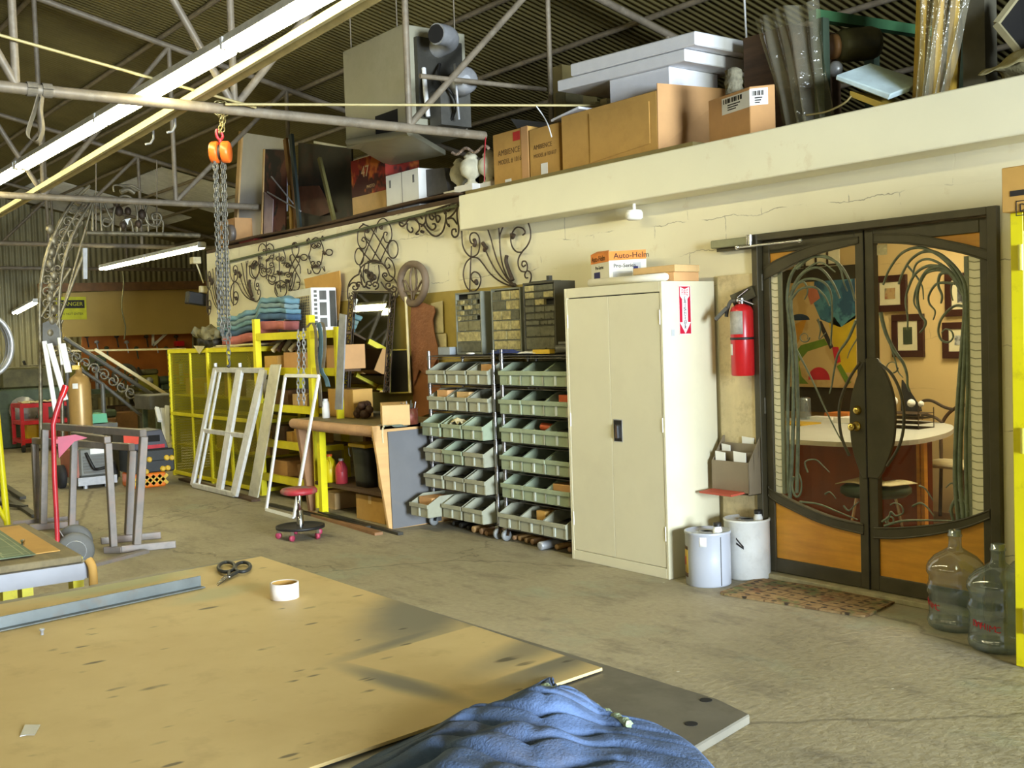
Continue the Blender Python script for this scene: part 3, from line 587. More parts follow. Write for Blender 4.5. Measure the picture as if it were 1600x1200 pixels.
# ================================================================== chrome racks and bins
RY0, RY1 = 4.86, 5.22
SHELF = [1.39, 1.165, .955, .748, .543, .335, .118]
def rack(x0, x1, label):
    t = T('shelving_rack', label, 'shelf', ((x0 + x1) / 2, RY0, 0))
    for x in (x0 + .015, x1 - .015):
        for y in (RY0 + .015, RY1 - .015):
            B().cyl((x, y, .1), (x, y, 1.425), .0135, 10).build('post', 'rack_chrome', t)
            c_ = V((x, y - .01, .042));
            o = B().box(x - .02, x + .02, y - .02, y + .02, .088, .1).bar((x - .017, y, .09), (x - .017, y - .012, .04), .004, .03).bar((x + .017, y, .09), (x + .017, y - .012, .04), .004, .03).build('caster_fork', 'chrome', t)
            B().lathe([(.02, -.013), (.04, -.012), (.042, 0), (.04, .012), (.02, .013)], c_, (1, 0, 0), 18).build('caster_wheel', mat('caster_grey', S(132, 134, 132), .5), o)
    for z in SHELF:
        b = B(); zz = z - .01
        for y in (RY0 + .012, RY1 - .012): b.tube([(x0 + .02, y, zz), (x1 - .02, y, zz)], .0035, 6); b.tube([(x0 + .02, y, zz - .018), (x1 - .02, y, zz - .018)], .0035, 6)
        for x in (x0 + .014, x1 - .014): b.tube([(x, RY0 + .02, zz), (x, RY1 - .02, zz)], .0035, 6)
        for k in range(22): x = x0 + .03 + (x1 - x0 - .06) * k / 21; b.tube([(x, RY0 + .012, z - .0035), (x, RY1 - .012, z - .0035)], .0022, 5)
        for x in (x0 + .015, x1 - .015):
            for y in (RY0 + .015, RY1 - .015): b.cyl((x, y, z - .035), (x, y, z - .002), .0175, 10)
        b.box(x0 + .022, x1 - .022, RY0 + .016, RY1 - .016, z - .0125, z - .0095)
        b.build('wire_shelf', mat('shelf_wire', S(120, 116, 112), .35, .8, var=.06), t)
    return t
RK = [(-7.575, -6.66), (-6.585, -5.735)]
rack(*RK[0], 'chrome wire shelving rack nearer the workbench, on casters'); rack(*RK[1], 'chrome wire shelving rack beside the beige cabinet, on casters')
def make_bin(key, w):
    t = T('parts_bin', 'x', 'bin'); d, h, hf, th = .335, .165, .105, .005; W = w / 2
    b = B(); b.box(-W, W, 0, d, .001, .006).box(-W, W, d - th, d, .006, h)
    for s in (-1, 1):
        x = s * W; b.prism([(x, 0, .006), (x, d - th, .006), (x, d - th, h), (x, .115, h), (x, .0, hf)], (-s * th, 0, 0))
    b.box(-W + th, W - th, 0, th, .006, hf); b.build('bin_body', key, t, bevel=.0012)
    B().box(-W - .006, W + .006, -.014, -.0005, hf - .03, hf + .002).build('front_lip', key, t, bevel=.003)
    B().box(-.012, .012, -.006, -.0005, .008, hf - .031).build('front_rib', mat('rib_pale', S(200, 206, 196), .4, var=.05), t, bevel=.002)  # pale colour paints a highlight on the rib
    B().box(W - .018, W - .002, -.004, -.0005, .008, hf - .031).build('front_rib', 'bin_grey', t, bevel=.001)
    return t
BG, BN = make_bin('bin_grey', .255), make_bin('bin_green', .255)
trees = {o: [(c, kids(c)) for c in kids(o)] for o in (BG, BN)}; used = set()
rows = ['top', 'second', 'third', 'fourth', 'fifth', 'bottom']; cols = ['left', 'middle', 'right']
YO = {(0, 2): -.06, (0, 3): -.055, (0, 4): -.055, (0, 5): -.09, (1, 5): -.05, (1, 3): -.01, (1, 4): -.01}
BINPOS = {}
for r_, (x0, x1) in enumerate(RK):
    for i in range(6):
        for k in range(3):
            w_ = (x1 - x0 - .06) / 3; x = x0 + .03 + w_ * (k + .5); y = RY0 - .022 + YO.get((r_, i), 0) + (-.11 if (r_, i, k) == (0, 5, 0) else 0) + rnd.uniform(-.006, .006)
            if (r_, i) == (0, 2) and k == 0: x -= .01
            src = BN if (r_ == 1 or (i == 2) or (i == 3 and k == 1)) and not (r_ == 1 and i == 5) else BG
            lab = 'grey-green parts bin, %s one on the %s bin row of the rack %s' % (cols[k], rows[i], ['by the workbench', 'by the cabinet'][r_])
            if src not in used: o = src; o.location = (x, y, SHELF[i + 1]); used.add(src); o['label'] = lab; o['group'] = 'parts bins on the chrome racks'
            else: dup(src, (x, y, SHELF[i + 1]), 0, lab, 'parts bins on the chrome racks', trees[src])
            BINPOS[(r_, i, k)] = V((x, y, SHELF[i + 1]))
def inbin(key, dx, dy, sx_, sy_, h, mt, name, label, cat='box', z=.008):
    p = BINPOS[key]; b = B().box(p.x + dx - sx_ / 2, p.x + dx + sx_ / 2, p.y + dy, p.y + dy + sy_, p.z + z, p.z + z + h)
    one(b, name, mt, label, cat, bevel=.003)
inbin((0, 0, 2), .03, .06, .15, .12, .145, 'card_end', 'small_carton', 'small orange-brown carton in the top right bin by the workbench')
inbin((0, 1, 0), .03, .03, .15, .18, .15, 'card_end', 'small_carton', 'brown carton in the left bin of the second row by the workbench')
inbin((0, 1, 1), .02, .04, .17, .16, .14, 'card_pale', 'small_carton', 'pale carton in the middle bin of the second row by the workbench')
inbin((0, 5, 0), .0, .06, .19, .2, .14, 'card_end', 'small_carton', 'tan carton filling the bottom left bin by the workbench')
inbin((1, 5, 1), .02, .07, .1, .14, .145, 'card', 'small_carton', 'tan carton in the middle bin of the bottom row by the cabinet')
inbin((1, 4, 2), -.02, .05, .2, .2, .135, 'card_end', 'paper_bag', 'crumpled brown bag in the right bin of the fifth row by the cabinet', 'bag')
p = BINPOS[(1, 2, 1)]; one(B().tube([(p.x - .02, p.y + .1, p.z + .12), (p.x + .1, p.y + .1, p.z + .115)], .03, 10), 'abrasive_roll', mat('orange_dull', S(196, 90, 46), .6), 'orange roll in the middle bin of the third row by the cabinet', 'roll')
p = BINPOS[(1, 1, 2)]; one(B().box(p.x - .03, p.x + .1, p.y + .05, p.y + .2, p.z + .008, p.z + .15), 'small_carton', 'orange_dull', 'dark orange packet in the right bin of the second row by the cabinet', 'box')
p = BINPOS[(0, 2, 1)]; one(B().sheet(lambda u, v: (p.x - .10 + .2 * u, p.y + .03 + .2 * v, p.z + .10 + .05 * noise.noise(V((u * 4, v * 3, 2.))) + .03 * math.sin(PI * u)), 14, 12, .004), 'rag', 'cream_cloth', 'pale rag spilling from the middle bin of the third row by the workbench', 'rag')
for r_ in (0, 1):  # dark lumpy sheet in each bin, added to imitate the shade inside
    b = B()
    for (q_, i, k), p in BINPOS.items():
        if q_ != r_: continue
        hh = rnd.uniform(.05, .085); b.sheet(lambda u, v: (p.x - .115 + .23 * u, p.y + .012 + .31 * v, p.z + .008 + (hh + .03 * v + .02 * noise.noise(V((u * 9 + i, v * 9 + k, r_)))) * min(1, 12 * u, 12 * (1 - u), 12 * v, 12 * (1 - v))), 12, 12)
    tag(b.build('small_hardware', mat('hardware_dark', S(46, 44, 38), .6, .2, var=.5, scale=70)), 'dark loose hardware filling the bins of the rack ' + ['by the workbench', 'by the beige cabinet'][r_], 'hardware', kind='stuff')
# bar ends on the floor under the racks
for k, (px, py, r_, mt_) in enumerate(((705, 822, .018, 'machine_grey'), (716, 826, .022, 'dark_steel'), (728, 829, .018, 'dark_steel'), (736, 833, .026, 'plywood'), (748, 836, .024, 'bench_edge'), (756, 838, .02, 'bench_edge'), (799, 845, .018, 'bench_edge'), (808, 846, .02, 'plywood'), (818, 849, .018, 'plywood'), (828, 852, .022, 'bench_edge'), (840, 861, .031, 'galvanised'), (852, 851, .017, 'bench_edge'), (866, 860, .02, 'plywood'), (878, 852, .026, 'dark_steel'), (886, 864, .02, 'bench_edge'))):
    q = fz(px, py, 0); dv = V((-.1 + .03 * (k % 3), 1, 0)).normalized()
    one(B().lathe([(r_ * .45, 0), (r_ * .9, .001), (r_, .006), (r_, .34)], q + V((0, .02, r_ + .001)), dv, 12), 'bar_offcut', mt_, 'short round bar end under the chrome racks, %s from the left' % ('first second third fourth fifth sixth seventh eighth ninth tenth eleventh twelfth thirteenth fourteenth fifteenth'.split()[k]), 'metal bar', 'bar ends under the racks')
# ------------------------------------------------------------------ drawer units on the racks
def drawers(label, x0, x1, y0, y1, z0, z1, layout, frame, dr):
    t = T('drawer_unit', label, 'drawer unit', ((x0 + x1) / 2, y0, z0), 'small-parts drawer units'); f = .014
    B().box(x0, x0 + f, y0, y1, z0, z1).box(x1 - f, x1, y0, y1, z0, z1).box(x0 + f, x1 - f, y0, y1, z0, z0 + f).box(x0 + f, x1 - f, y0, y1, z1 - f, z1).box(x0 + f, x1 - f, y1 - .01, y1, z0 + f, z1 - f).build('cabinet_frame', frame, t, bevel=.002)
    B().box(x0 + f, x1 - f, y0 + .03, y1 - .011, z0 + f, z1 - f).build('inner_panel', 'gap_black', t)
    tot = sum(h for h, n, miss in layout); zt = z1 - f - .003; H = z1 - z0 - 2 * f - .006
    for h, n, miss in layout:
        hh = H * h / tot; w_ = (x1 - x0 - 2 * f - .006) / n
        for k in range(n):
            if k in miss: zc = 0; continue
            xa = x0 + f + .003 + w_ * k
            d_ = B().box(xa + .004, xa + w_ - .004, y0 + .004 + rnd.uniform(-.006, .004), y0 + .029, zt - hh + .006, zt - .005)
            d_.box(xa + w_ * .3, xa + w_ * .7, y0 - .003, y0 + .006, zt - hh + .006, zt - hh + .013)
            d_.build('drawer', [dr, 'drawer_b', 'drawer_c'][rnd.choice((0, 0, 1, 2))], t)
        B().box(x0 + f, x1 - f, y0 + .001, y0 + .03, zt - hh - .0025, zt - hh + .0025).build('divider', frame, t); zt -= hh
    return t
mat('drawer_frame', S(128, 130, 116), .5, .2); mat('drawer_a', S(128, 122, 90), .35, var=.2, scale=22); mat('drawer_b', S(168, 156, 108), .35, var=.35, scale=30); mat('drawer_c', S(98, 96, 76), .35, var=.25, scale=25)
dx0, dx1 = fy(712, 500, 4.95).x, fy(752, 500, 4.95).x
drawers('leftmost grey small-parts drawer unit on the chrome racks', dx0, dx1, 4.95, 5.13, 1.392, 1.88, [(1, 6, (0, 1, 2)), (1, 6, (5,)), (1, 6, (1,)), (1, 6, ()), (1, 6, (5,)), (2, 2, ()), (2, 1, ()), (2, 1, ())], 'drawer_frame', 'drawer_a')
dx0, dx1 = fy(768, 500, 4.95).x, fy(814, 500, 4.95).x
drawers('middle small-parts drawer unit with pale frame on the chrome racks', dx0, dx1, 4.95, 5.13, 1.405, 1.885, [(1, 3, ()), (1, 2, ()), (1, 3, ()), (1, 3, ()), (1, 2, ()), (1, 2, ())], 'drawer_frame', 'drawer_b')
dx0, dx1 = fy(818, 500, 4.92).x, fy(868, 500, 4.92).x
drawers('dark-sided small-parts drawer unit next to the beige cabinet', dx0, dx1, 4.92, 5.11, 1.405, 1.905, [(1, 3, ()), (1, 3, ()), (1, 3, (2,)), (1, 3, ()), (1, 3, ()), (.8, 4, ()), (1.6, 2, ()), (1.8, 1, ())], mat('drawer_dark', S(66, 62, 46), .5, var=.1), 'drawer_c')
one(B().box(dx0 + .03, dx0 + .22, 4.97, 5.1, 1.908, 1.916).box(dx0 + .18, dx0 + .21, 5.0, 5.03, 1.916, 1.95), 'valve_block', 'dark_steel', 'dark valve on top of the dark-sided drawer unit', 'valve')
q = fy(700, 548, 4.93); carton('metal_box', q.x - .10, q.x + .07, 4.90, 5.02, 1.392, 1.455, mat('box_grey', S(150, 156, 160), .4, .2), 'flat grey metal box at the left end of the rack tops')
q = fy(735, 552, 4.89); one(B().ball((q.x, 4.89, 1.402), .05, .025, .009), 'scraper', 'paper_white', 'small white scraper in front of the leftmost drawer unit', 'tool')
def ragfn(px0, px1, y0, y1, z, amp, sd):
    xa, xb = fy(px0, 550, y0).x, fy(px1, 550, y0).x
    return lambda u, v: (xa + (xb - xa) * u, y0 + (y1 - y0) * v, z + .004 + amp * (1 - abs(2 * v - 1) ** 2) * (1 - abs(2 * u - 1) ** 3) * (.7 + .6 * noise.noise(V((u * 5, v * 4, sd)))))
one(B().sheet(ragfn(763, 808, 4.862, 4.945, 1.398, .032, 1.), 20, 12, .003), 'rag', mat('navy_cloth', S(44, 56, 110), .9), 'navy blue rag draped in front of the middle drawer unit', 'rag')
one(B().sheet(ragfn(806, 836, 4.865, 4.945, 1.396, .018, 4.), 14, 10, .003), 'rag', 'paper_white', 'white rag beside the navy rag on the rack top', 'rag')
q = fy(848, 548, 4.88); one(B().box(q.x - .1, q.x + .09, 4.868, 4.915, 1.394, 1.424), 'manual', mat('manual_yellow', S(206, 168, 50), .5), 'yellow manual under the dark-sided drawer unit front', 'book')
q = fy(873, 546, 4.9); one(B().tube([(q.x, 4.88, 1.425), (q.x + .08, 4.93, 1.425)], .03, 10).tube([(q.x, 4.9, 1.462), (q.x + .06, 4.95, 1.46)], .016, 8), 'regulator', 'machine_grey', 'dark metal regulator at the cabinet end of the rack top', 'regulator')
# ================================================================== beige cabinet
CX0, CX1, CY0, CY1, CH = -5.713, -4.79, 4.78, 5.245, 1.83
cab = T('storage_cabinet', 'tall beige two-door steel storage cabinet with a fire extinguisher sign', 'cabinet', ((CX0 + CX1) / 2, CY0, 0))
b = B().box(CX0, CX1, CY0 + .02, CY1, 0, CH).box(CX0, CX0 + .028, CY0, CY0 + .02, 0, CH).box(CX1 - .022, CX1, CY0, CY0 + .02, 0, CH).box(CX0 + .028, CX1 - .022, CY0, CY0 + .02, 0, .066).box(CX0 + .028, CX1 - .022, CY0, CY0 + .02, CH - .064, CH)
b.build('cabinet_body', 'putty_paint', cab, bevel=.003)
B().box(CX0 + .028, CX1 - .022, CY0 + .0185, CY0 + .0195, .066, CH - .064).build('door_gap', 'gap_black', cab)
xm = fy(955, 650, CY0).x
for x0, x1, hs in ((CX0 + .0295, xm - .001, 0), (xm + .001, CX1 - .0245, 1)):
    d_ = B().box(x0, x1, CY0 + .002, CY0 + .018, .0695, CH - .0705).build('door', 'putty_paint', cab, bevel=.002)
    for z in (CH - .22, .28, .95):
        xh = x1 + .001 if hs else x0 - .001; B().cyl((xh, CY0 + .001, z - .045), (xh, CY0 + .001, z + .045), .0042, 8).build('hinge', 'white_paint', d_)
    if hs:
        pl = B().box(x0 + .022, x0 + .095, CY0 - .001, CY0 + .003, .83, .965).build('latch_plate', 'black', d_, bevel=.001)
        B().box(x0 + .017, x0 + .1, CY0, CY0 + .002, .825, .97).build('latch_rim', 'galvanised', d_)
        B().prism([(x0 + .045, CY0 - .001, .85), (x0 + .068, CY0 - .001, .85), (x0 + .064, CY0 - .001, .93), (x0 + .052, CY0 - .001, .94)], (0, -.014, 0)).build('handle', 'chrome', d_)
X_ = CX1 + .0008
def cs(px, py): p = fx(px, py, X_); return p
sg = T('wall_sign', 'red and white fire extinguisher arrow sign on the cabinet side', 'sign', cs(1070, 485))
s0, s1 = cs(1060.5, 446.5), cs(1081, 522); ya, yb_, zt, zb = cs(1060.5, 484).y, cs(1079.5, 484).y, s0.z, s1.z; W = yb_ - ya; H = zt - zb
B().box(X_, X_ + .0012, ya, yb_, zb, zt).build('sign_plate', mat('sign_red', S(186, 20, 52), .4, var=.03), sg)
xs = X_ + .0013; ym = (ya + yb_) / 2; P = lambda u, v: V((xs, ya + W * u, zt - H * v))
B().prism([P(.12, .025), P(.5, .07), P(.88, .025), P(.88, .21), P(.72, .27), P(.72, .75), P(.95, .75), P(.5, .985), P(.05, .75), P(.28, .75), P(.28, .27), P(.12, .21)], (.0006, 0, 0)).build('arrow', 'paper_white', sg)
B().prism([P(0, 0), P(0, 1), P(.035, 1), P(.035, 0)], (.0007, 0, 0)).prism([P(.965, 0), P(.965, 1), P(1, 1), P(1, 0)], (.0007, 0, 0)).prism([P(0, 0), P(0, .012), P(1, .012), P(1, 0)], (.0007, 0, 0)).prism([P(0, .988), P(0, 1), P(1, 1), P(1, .988)], (.0007, 0, 0)).build('border', 'paper_white', sg)
text('FIRE', P(.5, .145) + V((.001, 0, 0)), (0, 1, 0), (0, 0, 1), W * .5, 'sign_red', sg, align='CENTER', sx=.62)
for k, ch in enumerate('EXTINGUISHER'): text(ch, P(.5, .265 + k * .054) + V((.001, 0, 0)), (0, 1, 0), (0, 0, 1), W * .30, 'ink', sg, align='CENTER')
q = cs(1051.5, 520); one(B().box(X_, X_ + .001, q.y - .014, q.y + .014, q.z - .02, q.z + .022).box(X_ + .0012, X_ + .0018, q.y - .009, q.y + .012, q.z - .002, q.z + .016), 'sticker', mat('sticker_grey', S(170, 172, 170), .5), 'small grey sticker below the sign on the cabinet side', 'sticker')
# things on the cabinet
zc = CH + .001
ah = T('product_carton', 'white carton with orange band and Auto-Helm lettering on the cabinet', 'box', (-5.3, 5.05, zc))
xL, xC, xR = fy(917, 420, 5.02).x, fy(951, 420, 4.95).x, fy(1010, 420, 5.1).x
A_ = [V((xL, 5.06, zc)), V((xC, 4.955, zc)), V((xR, 5.10, zc)), V((xL + xR - xC, 5.205, zc))]; h_ = fy(951, 393, 4.955).z - zc; e = V((0, 0, 1))
B().prism(A_, e * h_).build('carton_body', 'paper_white', ah)
def face(a, c_, u0, u1, v0, v1, off=.0012):
    d_ = c_ - a; n_ = V((d_.y, -d_.x, 0)).normalized() * off; return [a + d_ * u + e * (h_ * v) + n_ for u, v in ((u0, v0), (u1, v0), (u1, v1), (u0, v1))], n_ * .5
for nm, mt_, lst in (('orange_band', mat('band_orange', S(240, 148, 70), .6), ((0, 0, 1, .72, 1), (1, 0, 1, .74, 1))), ('blue_panel', 'ink_blue', ((0, .18, .5, .2, .46), (0, .55, .85, .05, .2), (1, .66, .78, .3, .55))), ('grey_print', mat('print_grey', S(196, 198, 202), .6), ((1, .1, .62, .05, .42), (1, .64, .86, .22, .66)))):
    b = B()
    for f_, u0, u1, v0, v1 in lst: q_, n_ = face(A_[f_], A_[f_ + 1], u0, u1, v0, v1, .0012 if nm != 'blue_panel' else .0024); b.prism(q_, n_)
    b.build(nm, mt_, ah)
for f_, tx, u, v, sz in ((0, 'Auto-Helm', .06, .84, .052), (1, 'Auto-Helm', .13, .86, .052), (0, 'Pro-Series', .26, .58, .034), (1, 'Pro-Series', .12, .58, .036)):
    d_ = A_[f_ + 1] - A_[f_]; q_, n_ = face(A_[f_], A_[f_ + 1], u, u, v, v, .003); text(tx, q_[0], d_, e, sz, 'ink', ah)
B().prism([A_[0] + e * h_, A_[1] + e * h_, A_[1] + e * (h_ + .012) + V((-.05, .05, 0)), A_[0] + e * (h_ + .02) + V((.03, .03, 0))], (0, 0, .002)).build('flap', 'band_orange', ah)
xA, xB = fy(921, 440, 4.84).x, fy(1039, 430, 4.86).x
one(B().lathe([(.012, 0), (.026, .002), (.026, (xB - xA) * .98), (.02, (xB - xA))], V((xA, 4.845, zc + .027)), V((xB - xA, .03, 0)), 16), 'paper_roll', 'paper_white', 'rolled white paper lying along the front edge of the cabinet top', 'roll')
x2 = fy(1036, 432, 4.95).x; carton('flat_carton', x2 - .01, CX1 - .01, 4.90, 5.12, zc, zc + .055, 'card_end', 'lower flat brown carton at the right end of the cabinet top', tape='tape_clear')
carton('flat_carton', fy(1003, 425, 4.99).x, CX1 - .012, 4.91, 5.13, zc + .0565, zc + .10, 'card_pale', 'upper flat pale carton on the brown one on the cabinet top')
# ================================================================== drums, extinguisher, holder, mat, bottles
def drum(label, foot, r_, h, body, ang_):
    c_ = foot + V((-.603 * 0 + .0, r_, 0)); c_.z = 0; t = T('solvent_drum', label, 'drum', c_)
    B().lathe([(r_ - .006, 0), (r_, .006), (r_, h * .5), (r_, h - .02), (r_ + .004, h - .014), (r_ + .004, h - .002), (r_ - .004, h), (r_ - .008, h - .012), (.0, h - .012)], c_, n=40).build('drum_body', body, t)
    B().lathe([(r_ * .3, h - .011), (r_ * .34, h - .004), (r_ * .38, h - .011)], c_, n=24).build('lid_ring', 'galvanised', t)
    s = c_ + V((r_ * .55 * math.cos(ang_), r_ * .55 * math.sin(ang_), 0))
    sp = B().lathe([(.028, h - .012), (.027, h + .01), (.022, h + .02), (.022, h + .028)], s, n=18).build('spout', 'white_paint', t)
    B().lathe([(.024, h + .028), (.024, h + .05), (.02, h + .052)], s, n=18).build('cap', 'black', sp)
    B().tube([c_ + V((math.cos(a) * (r_ + .005), math.sin(a) * (r_ + .005), h - .03 - .02 * math.sin((a - 1.2) / 1.9 * PI))) for a in (1.2 + 1.9 * i / 12 for i in range(13))], .003, 6).build('bail_handle', 'galvanised', t)
    return t, c_
mat('drum_grey', S(178, 182, 190), .3, .1, var=.03, scale=4); mat('drum_white', S(224, 224, 218), .35, var=.04, scale=5, dirt=S(150, 146, 136), dirt_amt=.3, dscale=9)
d1, c1_ = drum('grey metal solvent drum with yellow warning label, nearer the viewer', fz(1083, 917), .135, .325, 'drum_grey', .1)
def patch(c_, r_, a0, a1, z0, z1): return B().sheet(lambda u, v: c_ + V((r_ * math.cos(a0 + (a1 - a0) * u), r_ * math.sin(a0 + (a1 - a0) * u), z0 + (z1 - z0) * v)), 12, 1, .0006)
patch(c1_, .1362, 3.72, 4.4, .075, .215).build('warning_label', 'manual_yellow', d1); patch(c1_, .1364, 3.72, 4.4, .05, .075).build('label_band', 'dark_wood', d1)
patch(c1_, .1364, 3.72, 4.4, .215, .235).build('label_band', 'dark_wood', d1); patch(c1_, .137, 4.0, 4.2, .12, .17).build('hazard_mark', 'ink_red', d1)
patch(c1_, .1362, 5.1, 5.4, .245, .3).build('sticker', 'paper_white', d1); B().tube([c1_ + V((.136 * math.cos(6.05), .136 * math.sin(6.05), z)) for z in (.01, .3)], .0025, 6).build('seam', 'dark_steel', d1)  # white sticker patch doubles as a painted highlight on the drum
d2, c2_ = drum('white metal drum with a black brush mark, farther and against the wall', fz(1145, 906), .138, .365, 'drum_white', .3)
for k in (0, 1):
    B().sheet(lambda u, v: c2_ + V((.1392 * math.cos(4.95 + .33 * u), .1392 * math.sin(4.95 + .33 * u), .262 - .05 * u - .028 * k - .012 * v + (.02 * u * k))), 8, 1, .0006).build('brush_mark', 'ink', d2)
# fire extinguisher
ex = fy(1160, 540, 5.185); zb_, zt_ = fy(1160, 588, 5.11).z, fy(1160, 478, 5.11).z; c_ = V((ex.x, 5.185, 0)); r_ = .070
fe = T('fire_extinguisher', 'red fire extinguisher hung on the wall beside the double door', 'fire extinguisher', (c_.x, c_.y, zb_))
B().lathe([(r_ - .006, zb_), (r_, zb_ + .008), (r_, zt_ - .03), (r_ * .85, zt_ - .005), (r_ * .45, zt_ + .012), (.02, zt_ + .016)], c_, n=32).build('cylinder', 'red_paint', fe)
hh = zt_ - zb_
patch(c_, r_ + .0008, 3.6, 5.5, zb_ + hh * .60, zb_ + hh * .93).build('instruction_label', mat('label_grey', S(176, 170, 158), .5, var=.15, scale=40), fe)
patch(c_, r_ + .0008, 3.45, 4.45, zb_ + hh * .30, zb_ + hh * .46).build('service_tag', 'paper_white', fe)
B().lathe([(r_ + .001, zb_ + hh * .52), (r_ + .003, zb_ + hh * .525), (r_ + .003, zb_ + hh * .55), (r_ + .001, zb_ + hh * .555)], c_, n=32).build('strap', 'black', fe)
tp_ = V((c_.x, c_.y, zt_))
B().cyl(tp_ + V((0, 0, .01)), tp_ + V((0, 0, .05)), .018, 12).ball(tp_ + V((.0, -.028, .035)), .014, .01, .014).build('valve', 'chrome', fe)
B().bar(tp_ + V((-.02, -.0, .05)), tp_ + V((.12, -.02, .008)), .02, .004).bar(tp_ + V((-.02, 0, .055)), tp_ + V((.08, -.02, .1)), .02, .004).build('lever', 'chrome', fe)
B().tube(smooth_line([tp_ + V((-.02, -.02, .035)), tp_ + V((-.06, -.03, .03)), tp_ + V((-.082, -.035, -.02)), tp_ + V((-.088, -.04, -.06))], 6), .012, 8).bar(tp_ + V((-.07, -.05, -.005)), tp_ + V((-.13, -.09, -.075)), .05, .02).build('hose_horn', 'machine_grey', fe)
B().box(c_.x - .03, c_.x + .03, 5.25, 5.268, zt_ - .12, zt_ + .05).build('wall_bracket', 'dark_steel', fe)
sgx = fy(1173, 500, 5.262)
s2 = T('arrow_sign', 'small red arrow sign on the wall behind the fire extinguisher', 'sign', sgx)
q0, q1 = fy(1165, 472, 5.262), fy(1184, 532, 5.262)
B().box(q0.x, q1.x, 5.262, 5.268, q1.z, q0.z + .01).build('sign_plate', 'sign_red', s2)
zz0, zz1 = q0.z, q1.z + .03; xx = (q0.x + q1.x) / 2 - .01
B().prism([(xx - .015, 5.2615, zz0), (xx + .015, 5.2615, zz0), (xx + .008, 5.2615, zz1 + .08), (xx + .022, 5.2615, zz1 + .08), (xx, 5.2615, zz1), (xx - .022, 5.2615, zz1 + .08), (xx - .008, 5.2615, zz1 + .08)], (0, -.001, 0)).build('arrow', 'paper_white', s2)
q = fy(1160, 462, 5.26); one(B().bar(fy(1146, 470, 5.2), fy(1180, 455, 5.255), .06, .07), 'mounting_block', 'bronze_paint', 'dark block on the wall just above the fire extinguisher', 'bracket')
# literature holder
hx0, hx1 = fy(1112, 720, 5.13).x, fy(1182, 720, 5.2).x; hz0, hz1 = fy(1145, 772, 5.13).z, fy(1145, 682, 5.2).z
lh = T('wall_file_holder', 'brown metal wall rack with cards in its pockets beside the door', 'file holder', ((hx0 + hx1) / 2, 5.2, hz0)); yb = 5.268; H = hz1 - hz0
mat('holder_brown', S(138, 124, 100), .5, .2, var=.06)
hx0, hx1 = hx1 - .30, hx1 - .004
B().box(hx0, hx1, yb - .004, yb, hz0, hz1).box(hx0, hx1, yb - .14, yb, hz0, hz0 + .004).build('back_plate', 'holder_brown', lh)
for x in (hx0, hx1 - .003): B().prism([(x, yb, hz0), (x, yb - .14, hz0), (x, yb - .14, hz0 + H * .55), (x, yb - .03, hz1), (x, yb, hz1)], (.003, 0, 0)).build('side_plate', 'holder_brown', lh)
for yy, za, zz in ((.138, .04, .58), (.09, .45, .74), (.045, .65, .88)):
    B().box(hx0, hx1, yb - yy, yb - yy + .003, hz0 + H * za, hz0 + H * zz).build('pocket_front', 'holder_brown', lh)
for k, (u0, u1, yy, za, zz, ti) in enumerate(((.08, .34, .132, .45, .72, .0), (.58, .9, .132, .45, .74, .0), (.12, .34, .084, .6, .84, .01), (.55, .86, .04, .7, .98, .0))):
    xa, xb = hx0 + (hx1 - hx0) * u0, hx0 + (hx1 - hx0) * u1
    one(B().prism([(xa, yb - yy + .006, hz0 + H * za), (xb, yb - yy + .006, hz0 + H * za), (xb - .006, yb - yy + .012, hz0 + H * zz), (xa - .01, yb - yy + .012, hz0 + H * (zz + .02))], (0, .004, 0)), 'index_card', 'paper_white', ['pale card at the left of the lowest pocket in the brown wall rack', 'pale card at the right of the lowest pocket in the brown wall rack', 'pale card in the middle pocket of the brown wall rack', 'pale card standing in the top pocket of the brown wall rack'][k], 'card', 'cards in the wall rack')
one(B().obox(((hx0 + hx1) / 2 - .02, yb - .155, hz0 + .014), (.13, 0, .0), (0, .10, .004), (0, -.0003, .006)), 'folder', mat('folder_red', S(190, 84, 60), .6), 'red folder lying in the bottom of the brown wall rack', 'folder')
one(B().box(DL - .06, DL - .045, 5.23, 5.265, .05, .14), 'kick_stop', 'red_dirty', 'small dark red stop on the wall at the floor beside the door frame', 'stop')
